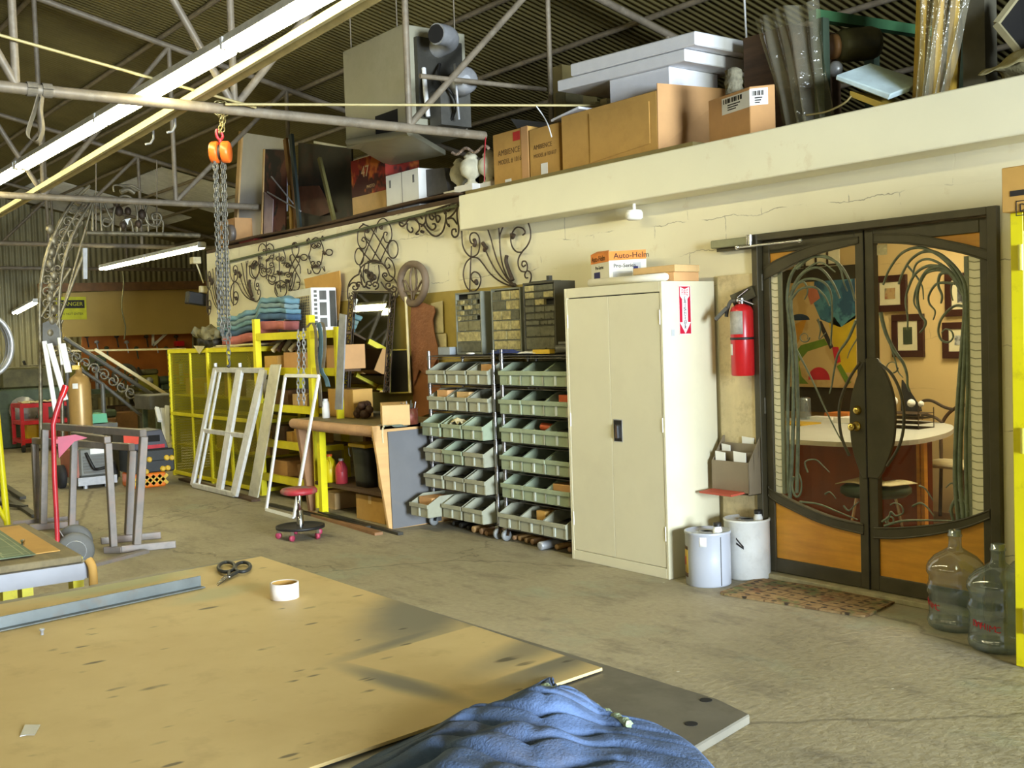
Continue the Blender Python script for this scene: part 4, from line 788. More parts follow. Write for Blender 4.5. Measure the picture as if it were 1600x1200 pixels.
# door mat
mfl, mfr, mbr = fz(1122, 929), fz(1352, 966), fz(1408, 938); mu, mv = mfr - mfl, (mbr - mfr); 
def mat_mat():
    mt, nt, out = newmat('coir'); L = nt.links; b = nd(nt, 'ShaderNodeBsdfPrincipled', Roughness=.9); tc = nd(nt, 'ShaderNodeTexCoord').outputs['Object']
    f, _ = noise_fac(nt, tc, 30, 4); c = mixc(nt, f, S(132, 106, 68), S(160, 132, 88))
    f, _ = noise_fac(nt, tc, 5, 4, .52, .62); c = mixc(nt, f, c, S(92, 104, 58))
    f, _ = noise_fac(nt, tc, 7, 3, .58, .66); c = mixc(nt, f, c, S(124, 84, 48))
    br = nd(nt, 'ShaderNodeTexBrick', Scale=1.); br.inputs['Mortar Size'].default_value = .006; br.inputs['Brick Width'].default_value = .13; br.inputs['Row Height'].default_value = .10
    br.inputs['Color1'].default_value = br.inputs['Color2'].default_value = (0, 0, 0, 1); br.inputs['Mortar'].default_value = (1, 1, 1, 1); L.new(tc, br.inputs['Vector']); c = mixc(nt, br.outputs['Color'], c, S(104, 78, 46))
    mp = nd(nt, 'ShaderNodeMapping'); mp.inputs['Scale'].default_value = (1, 1.6, 1); L.new(tc, mp.inputs['Vector'])
    v = nd(nt, 'ShaderNodeTexVoronoi', Scale=11); v.inputs['Randomness'].default_value = .35; L.new(mp.outputs[0], v.inputs['Vector']); r = nd(nt, 'ShaderNodeMapRange'); r.inputs['From Min'].default_value = .24; r.inputs['From Max'].default_value = .18; L.new(v.outputs['Distance'], r.inputs['Value']); c = mixc(nt, r.outputs[0], c, S(52, 40, 24))
    L.new(c, b.inputs['Base Color']); L.new(b.outputs[0], out.inputs[0]); _M['coir'] = mt
mat_mat()
P = []
for (u, v, a0) in ((.97, .92, 0), (.03, .92, PI / 2), (.03, .08, PI), (.97, .08, 1.5 * PI)):
    for i in range(6): a = a0 + PI / 2 * i / 5; P.append(mfl + mu * (u + .03 * math.cos(a)) + mv * (v + .08 * math.sin(a)) + V((0, 0, .001)))
one(B().prism(P, (0, 0, .011)), 'door_mat', 'coir', 'brown patterned door mat in front of the double door', 'door mat')
# water bottles
glassy('bottle_clear', (.80, .88, .92), .5, .06, .15, (.50, .60, .66)); mat('print_red', S(190, 24, 40), .5)
PR = [(.0, .012), (.06, .01), (.118, 0), (.132, .014), (.137, .035), (.132, .055), (.128, .062), (.128, .165), (.137, .182), (.137, .212), (.128, .228), (.128, .262), (.138, .28), (.138, .305), (.128, .328), (.1, .36), (.06, .385), (.034, .402), (.031, .418), (.031, .455), (.035, .458), (.035, .468), (.031, .47), (.031, .488), (.027, .49)]
def bottle(c_, label, ta):
    t = T('water_bottle', label, 'bottle', c_, 'empty water bottles'); B().lathe(PR, c_, n=40).build('bottle_body', 'bottle_clear', t)
    B().lathe([(.0275, .46), (.0275, .489), (.0265, .489), (.0265, .46)], c_, n=20).build('mouth_rim', 'galvanised', t)
    for k, ch in enumerate('DWHIMC'): a = ta + k * .17; n_ = V((math.cos(a), math.sin(a), 0)); text(ch, c_ + n_ * .1295 + V((0, 0, .13 - .003 * k)), (-n_.y, n_.x, 0), (0, 0, 1), .042, 'print_red', t, 'printed_letter', align='CENTER')
    return t
f1 = fz(1533, 1019); cb1 = V((f1.x + .02, f1.y + .12, 0)); bottle(cb1, 'clear water bottle with red print, nearest on the floor by the yellow cabinet', -1.95)
f2 = fz(1500, 975); cb2 = V((f2.x + .02, 5.02, 0)); bottle(cb2, 'clear water bottle behind the nearest one, against the door', -2.6)
bottle(V((cb1.x + .03, cb1.y + .285, 0)), 'clear water bottle mostly hidden between the nearest one and the yellow cabinet', .3)
# yellow cabinet and its carton
YX, YY = -2.515, 4.63
yc = T('flammables_cabinet', 'tall bright yellow steel cabinet cut off by the right picture edge', 'cabinet', (YX + .5, YY, 0))
B().box(YX, YX + 1.0, YY + .022, 5.2, .0, 1.985).box(YX, YX + .06, YY, YY + .022, .0, 1.985).box(YX + .06, YX + 1.0, YY, YY + .022, 1.90, 1.985).box(YX + .06, YX + 1.0, YY, YY + .022, 0, .085).build('cabinet_body', 'yellow_paint', yc, bevel=.004)
B().box(YX + .06, YX + 1, YY + .0205, YY + .0215, .085, 1.9).build('door_gap', 'gap_black', yc)
yd = B().box(YX + .063, YX + .98, YY + .001, YY + .02, .09, 1.896).build('door', 'yellow_paint', yc, bevel=.003)
for z in (1.79, 1.0, .21):
    h = B().cyl((YX + .055, YY - .012, z - .055), (YX + .055, YY - .012, z + .055), .013, 12).box(YX + .062, YX + .13, YY - .006, YY + .0005, z - .05, z + .05).build('hinge', mat('hinge_yellow', S(214, 204, 90), .35, .3), yd, bevel=.002)
kx0 = fy(1565, 300, 4.60).x; kt = T('shipping_carton', 'tan carton with printed marks on top of the yellow cabinet', 'box', (kx0 + .4, 4.6, 1.987))
kz = fy(1570, 262, 4.60).z
B().box(kx0, kx0 + .8, 4.60, 5.02, 1.987, kz).build('carton_body', 'card', kt, bevel=.004)
q0 = fy(1578, 303, 4.599); B().box(q0.x, q0.x + .17, 4.5985, 4.5995, q0.z - .012, q0.z + .012).build('printed_bar', 'ink', kt)
q1 = fy(1587, 314, 4.599); wb, hb_ = .3, .065
B().box(q1.x, q1.x + wb, 4.5985, 4.5995, q1.z - .004, q1.z).box(q1.x, q1.x + wb, 4.5985, 4.5995, q1.z - hb_, q1.z - hb_ + .004).box(q1.x, q1.x + .004, 4.5985, 4.5995, q1.z - hb_, q1.z).build('printed_box', 'ink', kt)
text('DES', (q1.x + .014, 4.5984, q1.z - hb_ / 2), (1, 0, 0), (0, 0, 1), .05, 'ink', kt)
# detector under the beam
q = fy(991, 338, 5.16); one(B().lathe([(.012, .09), (.012, .045), (.05, .04), (.058, .02), (.058, -.012), (.045, -.024), (.0, -.026)], (q.x, 5.16, q.z), n=24), 'alarm_sounder', 'paper_white', 'round white alarm hanging under the cream beam', 'alarm')
# ================================================================== ornamental double door
D = 5.285
struct(B().box(DL + .001, DL + .047, D - .045, D + .1, .03, DT - .001).box(DR - .055, DR - .001, D - .045, D + .1, .03, DT - .001).box(DL + .047, DR - .055, D - .045, D + .1, DT - .042, DT - .001), 'trim_3', 'bronze_paint', bevel=.003)
glassy('door_glass', (.97, .97, .93), .12, .01)
mat('strip_cream', S(246, 240, 208), .5, var=.04, scale=3); mat('strip_rib', S(184, 178, 138), .5); mat('panel_strip_edge', S(120, 124, 100), .5)
DP = lambda px, py, Y=D: fy(px, py, Y)
def curve_on(pts, Y=D, k=5): return smooth_line([DP(x, y, Y) for x, y in pts], k)
def leaf(name, label, x0, x1, hinge_left, outer, inner, bup, blow, strip, wood_top, lens, rod):
    t = T(name, label, 'door', ((x0 + x1) / 2, D, .03)); t['kind'] = 'structure'
    z0, z1 = .035, DT - .046; sw = .052
    ml, mr = (sw, .058) if hinge_left else (.058, sw + .01)
    b = B().box(x0, x0 + ml, D, D + .045, z0, z1).box(x1 - mr, x1, D, D + .045, z0, z1).box(x0 + ml, x1 - mr, D, D + .045, z0, z0 + .085).box(x0 + ml, x1 - mr, D, D + .045, z1 - .075, z1)
    b.build('leaf_frame', 'bronze_paint', t, bevel=.003)
    def band(up_, lo, yo, nm):
        A_, C_ = smooth_line([DP(*p) for p in up_], 6), smooth_line([DP(*p) for p in lo], 6)
        n = min(len(A_), len(C_)); A_, C_ = A_[:n], C_[:n]
        for p in A_ + C_: p.y = D - yo; p.x = max(x0 + .01, min(x1 - .01, p.x))
        B().strip(A_, C_, (0, .05, 0)).build(nm, 'bronze_paint', t, bevel=.003)
        B().tube([p + V((0, .002, 0)) for p in C_], .006, 6).tube([p + V((0, .002, 0)) for p in A_], .006, 6).build('edge_bead', 'bronze_paint', t)
    band(outer, inner, .006, 'arch_rail'); band(bup, blow, .006, 'bottom_rail')
    # maple panels: the corner over the arch and the kick panel under the lower rail
    A_ = smooth_line([DP(*p) for p in outer], 6)
    poly = [V((max(x0 + ml - .004, min(x1 - mr + .004, p.x)), D + .012, p.z - .004)) for p in A_]
    top = z1 - .072
    B().prism(poly + [V((poly[-1].x, D + .012, max(top, poly[-1].z + .002))), V((poly[0].x, D + .012, max(top, poly[0].z + .002)))], (0, .012, 0)).build('wood_panel', 'maple', t)
    L_ = smooth_line([DP(*p) for p in blow], 6); poly = [V((max(x0 + ml - .004, min(x1 - mr + .004, p.x)), D + .012, p.z + .004)) for p in L_]
    B().prism(poly + [V((poly[-1].x, D + .012, z0 + .08)), V((poly[0].x, D + .012, z0 + .08))], (0, .012, 0)).build('wood_panel', 'maple', t)
    B().box(x0 + ml - .01, x1 - mr + .01, D + .026, D + .032, DP(1350, 838).z - .02, z1 - .07).build('glass_pane', 'door_glass', t)
    # ribbed pale strip along the hinge side, moved in front of the glass to be lit directly
    (sx0, sy0), (sx1, sy1) = strip; a, c_ = DP(sx0, sy0, D + .015), DP(sx1, sy1, D + .015)
    zt, zb = DP(sx0, sy0).z, DP(sx1, sy1).z
    pn = B().box(a.x, c_.x, D + .014, D + .0255, zb, zt).build('ribbed_strip', 'strip_cream', t)
    rb = B(); n = int((zt - zb) / .041)
    for i in range(n): z = zt - .03 - i * .041; rb.tube([(a.x + .002, D + .013, z + .006), ((a.x + c_.x) / 2, D + .0125, z - .004), (c_.x - .002, D + .013, z - .002)], .0032, 5)
    rb.build('rib_lines', 'strip_rib', pn); xe = c_.x if hinge_left else a.x
    B().box(xe - .012, xe + .012, D + .010, D + .0255, zb, zt).build('strip_edge', 'panel_strip_edge', pn)
    pl = curve_on(lens, D - .012, 6)
    xm_ = x1 - .002 if hinge_left else x0 + .002
    B().prism([V((xm_, D - .012, pl[0].z))] + pl + [V((xm_, D - .012, pl[-1].z))], (0, .022, 0)).build('lock_plate', 'bronze_paint', t, bevel=.004)
    B().tube(curve_on(rod, D - .03, 6), .0085, 8).build('pull_bar', 'bronze_paint', t)
    xh = x0 - .003 if hinge_left else x1 + .003
    for z in (1.80, 1.05, .27): B().cyl((xh, D - .008, z - .05), (xh, D - .008, z + .05), .011, 10).build('hinge', 'bronze_paint', t)
    return t
outerL = [(1193, 420), (1212, 408), (1236, 397), (1270, 384), (1306, 376.5), (1342, 371)]; innerL = [(1193, 437), (1220.5, 423), (1247.5, 408), (1281, 395), (1315, 386), (1342, 379)]
bupL = [(1196, 759), (1214, 771), (1236, 783), (1270, 798), (1304, 810), (1350, 820)]; blowL = [(1196, 771), (1216, 785), (1236, 795), (1270, 811), (1304, 823), (1350, 834)]
lensL = [(1347, 566), (1337, 592), (1330, 618), (1327, 645), (1328, 680), (1333, 708), (1341, 733), (1348, 748)]; rodL = [(1344, 566), (1327, 592), (1315, 620), (1311, 648), (1315, 683), (1327, 712)]
l1 = leaf('door_1', 'left leaf of the ornamental bronze double door, with the brass knobs', DL + .049, -3.715, True, outerL, innerL, bupL, blowL, ((1203, 424), (1226, 772)), None, lensL, rodL)
outerR = [(1366, 366), (1400, 366), (1430, 367), (1472, 375), (1510, 383), (1544, 392)]; innerR = [(1366, 379), (1410, 380), (1447, 384.5), (1485, 391), (1515, 398), (1544, 408)]
bupR = [(1366, 825), (1395, 825), (1416, 824), (1457, 820.5), (1495, 814), (1520, 807), (1548, 797)]; blowR = [(1366, 840), (1395, 841), (1416, 840), (1461, 834.5), (1504, 825), (1528, 817), (1548, 809)]
lensR = [(1370, 560), (1385, 587), (1394, 613), (1398, 640), (1397, 679), (1391, 708), (1380, 735), (1372, 748)]; rodR = [(1373, 567), (1392, 583), (1406, 610), (1412, 642), (1411, 674), (1403, 701), (1386, 728)]
l2 = leaf('door_2', 'right leaf of the ornamental bronze double door, behind the water bottles', -3.711, DR - .057, False, outerR, innerR, bupR, blowR, ((1510, 400), (1541, 822)), None, lensR, rodR)
for (px, py), r_ in (((1340, 641), .026), ((1338.5, 666), .029)):
    p = DP(px, py, D - .012); B().lathe([(r_, 0), (r_, .006), (r_ * .75, .012), (r_ * .4, .02), (r_ * .4, .034), (r_ * .72, .04), (r_ * .78, .052), (r_ * .6, .06), (.0, .061)] if r_ > .027 else [(r_, 0), (r_, .008), (r_ * .7, .018), (r_ * .62, .022), (0, .0225)], p, (0, -1, 0), 24).build('door_knob' if r_ > .027 else 'deadbolt', 'brass', l1)
B().box(-3.716, -3.7095, D - .006, D + .02, .035, DT - .046).build('meeting_strip', 'gap_black', l2)
p = DP(1377, 390, D + .022); B().box(p.x - .03, p.x + .035, D + .0245, D + .0255, p.z - .03, p.z + .028).build('paper_notice', 'cream_cloth', l2)
# forged vines in front of the glass
def vines(parent, lst):
    for pts, r_ in lst:
        P = curve_on(pts, D + .012, 6); n = len(P); B().tube(P, [r_ * (1.15 - .65 * i / n) for i in range(n)], 7).build('forged_vine', 'verdigris', parent)
vines(l2, [
    ([(1499, 822), (1493, 760), (1493, 700), (1497, 620), (1503, 540), (1507, 480), (1500, 440), (1475, 405), (1440, 387), (1410, 395), (1390, 420), (1380, 445)], .012),
    ([(1507, 822), (1500, 740), (1503, 640), (1508, 540), (1510, 460), (1498, 425), (1470, 398), (1445, 393), (1424, 405), (1411, 425), (1404, 444)], .012),
    ([(1512, 815), (1509, 700), (1512, 600), (1511, 500), (1502, 450), (1480, 420), (1452, 405), (1432, 412), (1426, 432)], .01),
    ([(1505, 460), (1482, 425), (1455, 415), (1432, 426), (1420, 448), (1415, 470), (1418, 495), (1418, 515)], .009),
    ([(1500, 445), (1476, 418), (1452, 421), (1438, 440), (1433, 465), (1438, 490), (1446, 502), (1444, 512), (1437, 520)], .011),
    ([(1505, 455), (1488, 430), (1468, 422), (1446, 428), (1432, 450), (1428, 472), (1435, 485)], .008),
    ([(1502, 448), (1487, 428), (1470, 428), (1466, 445), (1472, 462), (1470, 474)], .010),
    ([(1492, 443), (1465, 443), (1452, 460), (1452, 474), (1461, 486), (1458, 500)], .007),
    ([(1510, 480), (1492, 478), (1473, 495), (1466, 515), (1470, 530), (1481, 535), (1489, 528), (1487, 518), (1478, 514), (1471, 520)], .007),
    ([(1508, 452), (1498, 440), (1488, 444), (1486, 456), (1489, 470)], .006),
    ([(1418, 415), (1432, 432), (1441, 448), (1443, 468)], .006), ([(1376, 488), (1384, 520), (1398, 548), (1411, 567), (1417, 585), (1418, 602), (1422, 612)], .010),
    ([(1385, 520), (1398, 560), (1403, 580), (1411, 590)], .005), (spiral2(1394, 574, 9, 8, 0, 1.), .004),
    ([(1378, 815), (1389, 808), (1392, 800), (1400, 806), (1411, 801), (1408, 790), (1398, 786), (1391, 789)], .006), (spiral2(1391, 813, 7, 3, 2.5, 1.3), .005),
    ([(1426, 791), (1438, 786), (1449, 793), (1459, 806)], .006), ([(1436, 759), (1446, 764), (1458, 782)], .005), ([(1382, 822), (1410, 814), (1450, 813), (1490, 814)], .007),
    ([(1490, 815), (1486, 795), (1494, 780), (1504, 790), (1500, 806), (1508, 812)], .008), ([(1484, 800), (1496, 770), (1488, 755), (1478, 762)], .006), ([(1515, 800), (1503, 775), (1497, 762), (1500, 750)], .006)])
vines(l1, [
    ([(1234, 778), (1238, 700), (1240, 600), (1236, 520), (1230, 470), (1236, 430), (1258, 405), (1285, 401), (1310, 412), (1326, 436), (1336, 470)], .012),
    ([(1245, 770), (1247, 650), (1243, 540), (1236, 470), (1250, 432), (1278, 418), (1300, 440), (1312, 466)], .011),
    ([(1232, 770), (1231, 640), (1234, 540), (1232, 480), (1247, 443), (1275, 436), (1296, 452), (1300, 490), (1298, 540)], .010),
    ([(1235, 470), (1250, 452), (1272, 449), (1288, 462), (1296, 478)], .008), ([(1234, 462), (1240, 450), (1255, 440), (1262, 455), (1257, 468)], .007),
    ([(1245, 420), (1268, 402), (1295, 402), (1312, 418), (1318, 440), (1324, 455)], .008), ([(1238, 450), (1252, 428), (1280, 410), (1305, 425)], .007),
    ([(1338, 500), (1325, 530), (1310, 552), (1304, 575), (1300, 600), (1296, 615)], .008), ([(1278, 498), (1282, 515), (1280, 530), (1290, 520)], .005), (spiral2(1257, 527, 8, 5, 0, 1.1), .004),
    ([(1236, 530), (1256, 568), (1272, 600), (1290, 640), (1310, 680), (1326, 706)], .006), ([(1340, 528), (1328, 548), (1324, 560)], .004),
    ([(1240, 745), (1238, 762), (1244, 776), (1251, 770), (1252, 752), (1246, 735)], .008), ([(1262, 738), (1258, 722), (1274, 718), (1286, 728), (1296, 738)], .005), ([(1289, 772), (1297, 769), (1306, 779)], .005),
    ([(1318, 790), (1326, 798), (1335, 790), (1342, 784)], .005), ([(1250, 784), (1280, 788), (1310, 800), (1340, 812)], .006)])
# door closer
q0, q1 = fy(1113, 382, 5.22), fy(1172, 377, 5.22)
dc = T('door_closer', 'grey door closer mounted on the wall at the top left of the double door', 'door closer', q0)
B().box(q0.x, q1.x, 5.20, 5.268, q0.z - .028, q0.z + .022).build('closer_body', mat('closer', S(150, 150, 120), .4, .4), dc, bevel=.006)
B().box(q0.x + .03, q1.x + .02, 5.225, 5.268, q0.z - .05, q0.z - .029).build('mount_plate', 'bronze_paint', dc)
B().cyl((q1.x, 5.215, q0.z - .03), (q1.x, 5.215, q0.z + .03), .022, 14).build('pivot', 'chrome', dc)
e1 = fy(1250, 376, 5.24); B().tube([(q0.x + .23, 5.19, q0.z - .038), V((e1.x, 5.235, e1.z))], .007, 8).ball((q0.x + .23, 5.19, q0.z - .038), .016).ball(e1, .02, .012, .014).build('arm', 'chrome', dc)
struct(B().box(-4.765, DL - .001, 5.252, 5.2695, 0, 1.86), 'trim_4', 'peeled_block')
# ================================================================== office seen through the glass
OB = 8.0
struct(B().box(-9.5, 1.5, OB, OB + .1, 0, 2.66), 'wall_office', 'tan_block')
struct(B().box(-9.5, 1.5, WY + .2, OB, .0005, .004), 'floor_office', 'office_floor'); struct(B().box(-9.6, -9.5, WY + .2, OB, 0, 2.66), 'wall_office_left', 'tan_block'); struct(B().box(1.5, 1.6, WY + .2, OB, 0, 2.66), 'wall_office_right', 'tan_block')
struct(B().box(-9.5, 1.5, WY + .2, OB, 2.60, 2.655), 'ceiling_2', 'white_paint')
OP = lambda px, py, Y=OB - .03: fy(px, py, Y)
def framed(label, x0y0, x1y1, art, mt_name='frame_dark', mw_=.055, mat_w=.05):
    a, c_ = OP(*x0y0), OP(*x1y1); z1, z0 = a.z, c_.z; x0, x1 = a.x, c_.x; y = OB - .03
    t = T('framed_picture', label, 'picture', ((x0 + x1) / 2, y, z0), 'framed pictures on the office wall')
    B().box(x0, x1, y, y + .028, z1 - mw_, z1).box(x0, x1, y, y + .028, z0, z0 + mw_).box(x0, x0 + mw_, y, y + .028, z0 + mw_, z1 - mw_).box(x1 - mw_, x1, y, y + .028, z0 + mw_, z1 - mw_).build('picture_frame', mat('frame_dark', S(58, 26, 18), .4), t, bevel=.003)
    B().box(x0 + mw_, x1 - mw_, y + .01, y + .018, z0 + mw_, z1 - mw_).build('mount_board', mat('mount', S(214, 206, 168), .7, var=.02), t)
    w_ = mw_ + mat_w; B().box(x0 + w_, x1 - w_, y + .007, y + .0095, z0 + w_, z1 - w_).build('print', art, t)
def artmat(name, cols, sc_):
    mt, nt, out = newmat(name); b = nd(nt, 'ShaderNodeBsdfPrincipled', Roughness=.6); tc = nd(nt, 'ShaderNodeTexCoord').outputs['Object']; c = cols[0]
    for i, k in enumerate(cols[1:]):
        mp = nd(nt, 'ShaderNodeMapping'); mp.inputs['Location'].default_value = (i * 3.1, 0, i * 1.7); nt.links.new(tc, mp.inputs['Vector']); f, _ = noise_fac(nt, mp.outputs[0], sc_, 3, .5, .56); c = mixc(nt, f, c, k)
    nt.links.new(c, b.inputs['Base Color']); nt.links.new(b.outputs[0], out.inputs[0]); _M[name] = mt; return mt
framed('dark-framed warm brown print, upper left one on the office wall', (1364, 432), (1416, 486), artmat('art_warm', [S(150, 90, 60), S(180, 150, 100), S(120, 120, 100)], 5.))
framed('dark-framed green print, lower left one on the office wall', (1392, 492), (1443, 558), artmat('art_green', [S(80, 90, 54), S(120, 140, 80), S(50, 60, 40)], 5.))
framed('dark-framed grey print, upper right one on the office wall', (1475, 428), (1530, 493), artmat('art_grey', [S(190, 190, 180), S(90, 92, 90), S(60, 60, 60)], 7.))
framed('dark-framed grey print, lower right one on the office wall', (1471, 504), (1530, 560), artmat('art_grey2', [S(170, 172, 166), S(80, 84, 86), S(200, 196, 180)], 7.))
# large abstract painting in a dark surround
a, c_ = OP(1232, 443), OP(1342, 606)
pt = T('abstract_painting', 'large colourful abstract painting seen through the left door leaf', 'painting', ((a.x + c_.x) / 2, OB - .06, c_.z)); X0, X1, Z0, Z1 = a.x, c_.x, c_.z, a.z; y = OB - .055
B().box(X0 - .25, X1 + .1, y + .012, y + .05, Z0 - .22, Z1 + .12).build('dark_surround', 'office_dark', pt)
B().box(X0, X1, y, y + .0115, Z0, Z1).build('canvas', artmat('art_base', [S(206, 176, 116), S(190, 158, 96)], 3.), pt)
Q = lambda u, v, k=0: V((X0 + (X1 - X0) * u, y - .0008 * (k + 1), Z1 + (Z0 - Z1) * v))
def patchp(pts, col, k=0, nm='colour_area'): B().prism([Q(u, v, k) for u, v in pts], (0, .0007, 0)).build(nm, col, pt)
el = lambda cu, cv, ru, rv, n=20, a0=0, a1=2 * PI: [(cu + ru * math.cos(a0 + (a1 - a0) * i / n), cv + rv * math.sin(a0 + (a1 - a0) * i / n)) for i in range(n + (a1 - a0 < 6))]
patchp([(.42, .0), (1, 0), (1, .36), (.78, .44), (.5, .36), (.4, .2)], artmat('paint_blue', [S(62, 112, 132), S(84, 140, 150), S(44, 84, 110)], 6.))
patchp([(.62, .40), (.70, .34), (.80, .44), (.9, .38), (1, .33), (1, .86), (.78, .86), (.68, .6)], mat('paint_yellow', S(208, 176, 36), .6))
patchp([(.04, .42), (.3, .34), (.2, .52), (.1, .64), (.04, .66)], mat('paint_ochre', S(196, 140, 44), .6))
patchp(el(.18, .36, .16, .06, 14, PI, 2 * PI), mat('paint_navy', S(40, 60, 84), .6), 1)
gr = mat('paint_green', S(104, 134, 40), .6)
patchp([(.07, .70), (.2, .60), (.55, .54), (.6, .60), (.3, .66), (.16, .76), (.2, .9), (.3, .97), (.12, .97), (.06, .82)], gr, 1)
patchp(el(.46, .93, .16, .12, 16, PI, 2 * PI) , mat('paint_red', S(196, 40, 52), .6), 2)
patchp([(.66, .62), (.75, .62), (.78, .76), (.70, .78)], 'paint_red', 1); patchp([(.44, .36), (.52, .38), (.68, .62), (.63, .64)], mat('paint_dark', S(50, 44, 44), .6), 2); patchp([(.72, .8), (.78, .78), (.92, .95), (.86, .98)], gr, 2); patchp([(.3, .08), (.44, .04), (.5, .16), (.36, .22)], mat('paint_pink', S(200, 120, 90), .6), 1)
# small barred window above the painting
q0, q1 = OP(1240, 392), OP(1312, 440)
wn = T('window_1', 'small barred pale opening above the abstract painting', 'window', q0); wn['kind'] = 'structure'
B().box(q0.x, q1.x, OB - .03, OB - .02, q1.z, q0.z).build('pale_pane', 'strip_cream', wn)
for u in (.25, .5, .75): x = q0.x + (q1.x - q0.x) * u; B().box(x - .008, x + .008, OB - .04, OB - .03, q1.z, q0.z).build('window_bar', 'iron', wn)
B().box(q0.x, q1.x, OB - .04, OB - .03, (q0.z + q1.z) / 2 - .008, (q0.z + q1.z) / 2 + .008).build('window_bar', 'iron', wn)
# reception desk
tz = .76; pts = [fz(1190, 684, tz), fz(1240, 687, tz), fz(1330, 691, tz), fz(1420, 688, tz), fz(1462, 681, tz), fz(1484, 674, tz), fz(1490, 667, tz), fz(1480, 662, tz), fz(1440, 657, tz), fz(1400, 655, tz)]
dk = T('reception_desk', 'mahogany-fronted reception desk with a pale rounded top in the office', 'desk', (-4.6, 6.6, 0))
sp = smooth_line(pts, 4); B().prism([p - V((0, 0, .032)) for p in sp] + [V((-6.3, 7.3, tz - .032)), V((-6.3, 6.2, tz - .032))], (0, 0, .032)).build('desktop', 'counter_top', dk)
B().prism([V((-6.0, 6.42, .02)), V((-5.0, 6.44, .02)), V((-4.55, 6.58, .02)), V((-4.24, 6.76, .02)), V((-4.28, 6.82, .02)), V((-6.0, 6.56, .02))], (0, 0, tz - .055)).build('front_panel', 'mahogany', dk)
for px in (1457, 1467): p = fz(px, 688, tz - .04); B().box(p.x - .012, p.x + .012, 6.62, 6.66, .02, tz - .035).build('corner_post', 'maple', dk)
# things on the desk
def desk(px, py, z=tz): return fz(px, py, z)
q = desk(1258, 655); one(B().lathe([(.045, 0), (.05, .01), (.05, .17), (.04, .18), (.036, .165)], q, n=18), 'glass_jar', 'bottle_clear', 'clear jar standing on the office desk', 'jar')
for k, (px, py, w_, d_, mt_, lab) in enumerate(((1235, 662, .4, .25, 'manual_yellow', 'yellow pad at the left of the office desk'), (1285, 655, .22, .12, 'paper_white', 'pale papers in the middle of the office desk'), (1318, 650, .24, .2, 'band_orange', 'orange folder on the office desk'), (1330, 660, .2, .18, 'paper_white', 'white sheets in front of the orange folder on the desk'))):
    q = desk(px, py, tz + .001); one(B().box(q.x - w_ / 2, q.x + w_ / 2, q.y - d_ / 2, q.y + d_ / 2, tz + .0008, tz + .012 + .01 * k), 'paper_stack', mt_, lab, 'papers')
q = desk(1415, 668); b = B(); 
for i in range(4): b.box(q.x - .17, q.x + .17, q.y - .1, q.y + .1, tz + .002 + .035 * i, tz + .006 + .035 * i)
for sx_ in (-.17, .165):
    for sy_ in (-.1, .095): b.box(q.x + sx_, q.x + sx_ + .005, q.y + sy_, q.y + sy_ + .005, tz + .001, tz + .15)
one(b, 'letter_tray', 'iron', 'dark tiered tray on the right half of the office desk', 'tray')
one(B().ball((q.x - .1, q.y, tz + .19), .035).ball((q.x + .05, q.y, tz + .18), .03).ball((q.x + .11, q.y + .03, tz + .175), .022), 'ornament', 'paper_white', 'small white ornaments on top of the dark tray', 'ornament')
q = desk(1402, 655); one(B().prism([(q.x - .1, q.y + .2, tz + .05), (q.x + .06, q.y + .25, tz + .05), (q.x + .02, q.y + .3, tz + .3), (q.x - .12, q.y + .25, tz + .3)], (0, .03, 0)).box(q.x - .06, q.x + .04, q.y + .2, q.y + .34, tz + .001, tz + .05), 'desk_phone', 'black', 'black screen standing at the back of the office desk', 'screen')
# stools and chairs
sq = fz(1368, 757, .47)
so = T('office_stool', 'green-cushioned stool with a paper on its seat, before the desk', 'stool', (sq.x, sq.y, 0))
B().lathe([(.0, .40), (.2, .40), (.225, .42), (.225, .45), (.2, .468), (0, .47)], (sq.x, sq.y, 0), n=24).build('seat', 'green_vinyl', so)
for k in range(4): a = PI / 4 + k * PI / 2; B().tube([(sq.x + .12 * math.cos(a), sq.y + .12 * math.sin(a), .40), (sq.x + .2 * math.cos(a), sq.y + .2 * math.sin(a), .005)], .011, 8).build('leg', 'chrome', so)
one(B().sheet(lambda u, v: (sq.x - .2 + .42 * u, sq.y - .16 + .3 * v, .476 + .02 * abs(math.sin(5 * u + v))), 14, 8, .004), 'newspaper', 'cream_cloth', 'folded paper lying on the green stool', 'newspaper')
ch = T('office_chair', 'bentwood chair with a pale seat behind the right door leaf', 'chair', (-4.3, 7.6, 0))
cq = fy(1478, 725, 7.6); cx = cq.x
B().box(cx - .2, cx + .22, 7.48, 7.85, .43, .46).build('seat', 'cream_cloth', ch, bevel=.01)
for sx_, sy_ in ((-.18, 7.5), (.2, 7.5), (-.18, 7.83), (.2, 7.83)): B().tube([(cx + sx_, sy_, .43), (cx + sx_ * 1.1, sy_, .005)], .014, 8).build('leg', 'dark_wood', ch)
B().tube(smooth_line([(cx - .18, 7.83, .45), (cx - .17, 7.85, .75), (cx, 7.87, .88), (cx + .18, 7.85, .75), (cx + .2, 7.83, .45)], 8), .014, 8).build('backrest', 'dark_wood', ch)
for k, pts in enumerate(([(1437, 640), (1440, 628), (1455, 626), (1475, 636), (1490, 640)], [(1440, 655), (1443, 648), (1460, 652), (1472, 660)])): one(B().tube(smooth_line([fy(x, y, 7.6) for x, y in pts], 6), .012, 8), 'chair_rail', 'iron', ['curved black tube of a chair behind the desk, upper one', 'curved black tube of a chair behind the desk, lower one'][k], 'chair back')
fixture('ceiling_light', 'office ceiling lamp mirrored in the door glass', -4.5, 6.6, 2.50, 1.2)
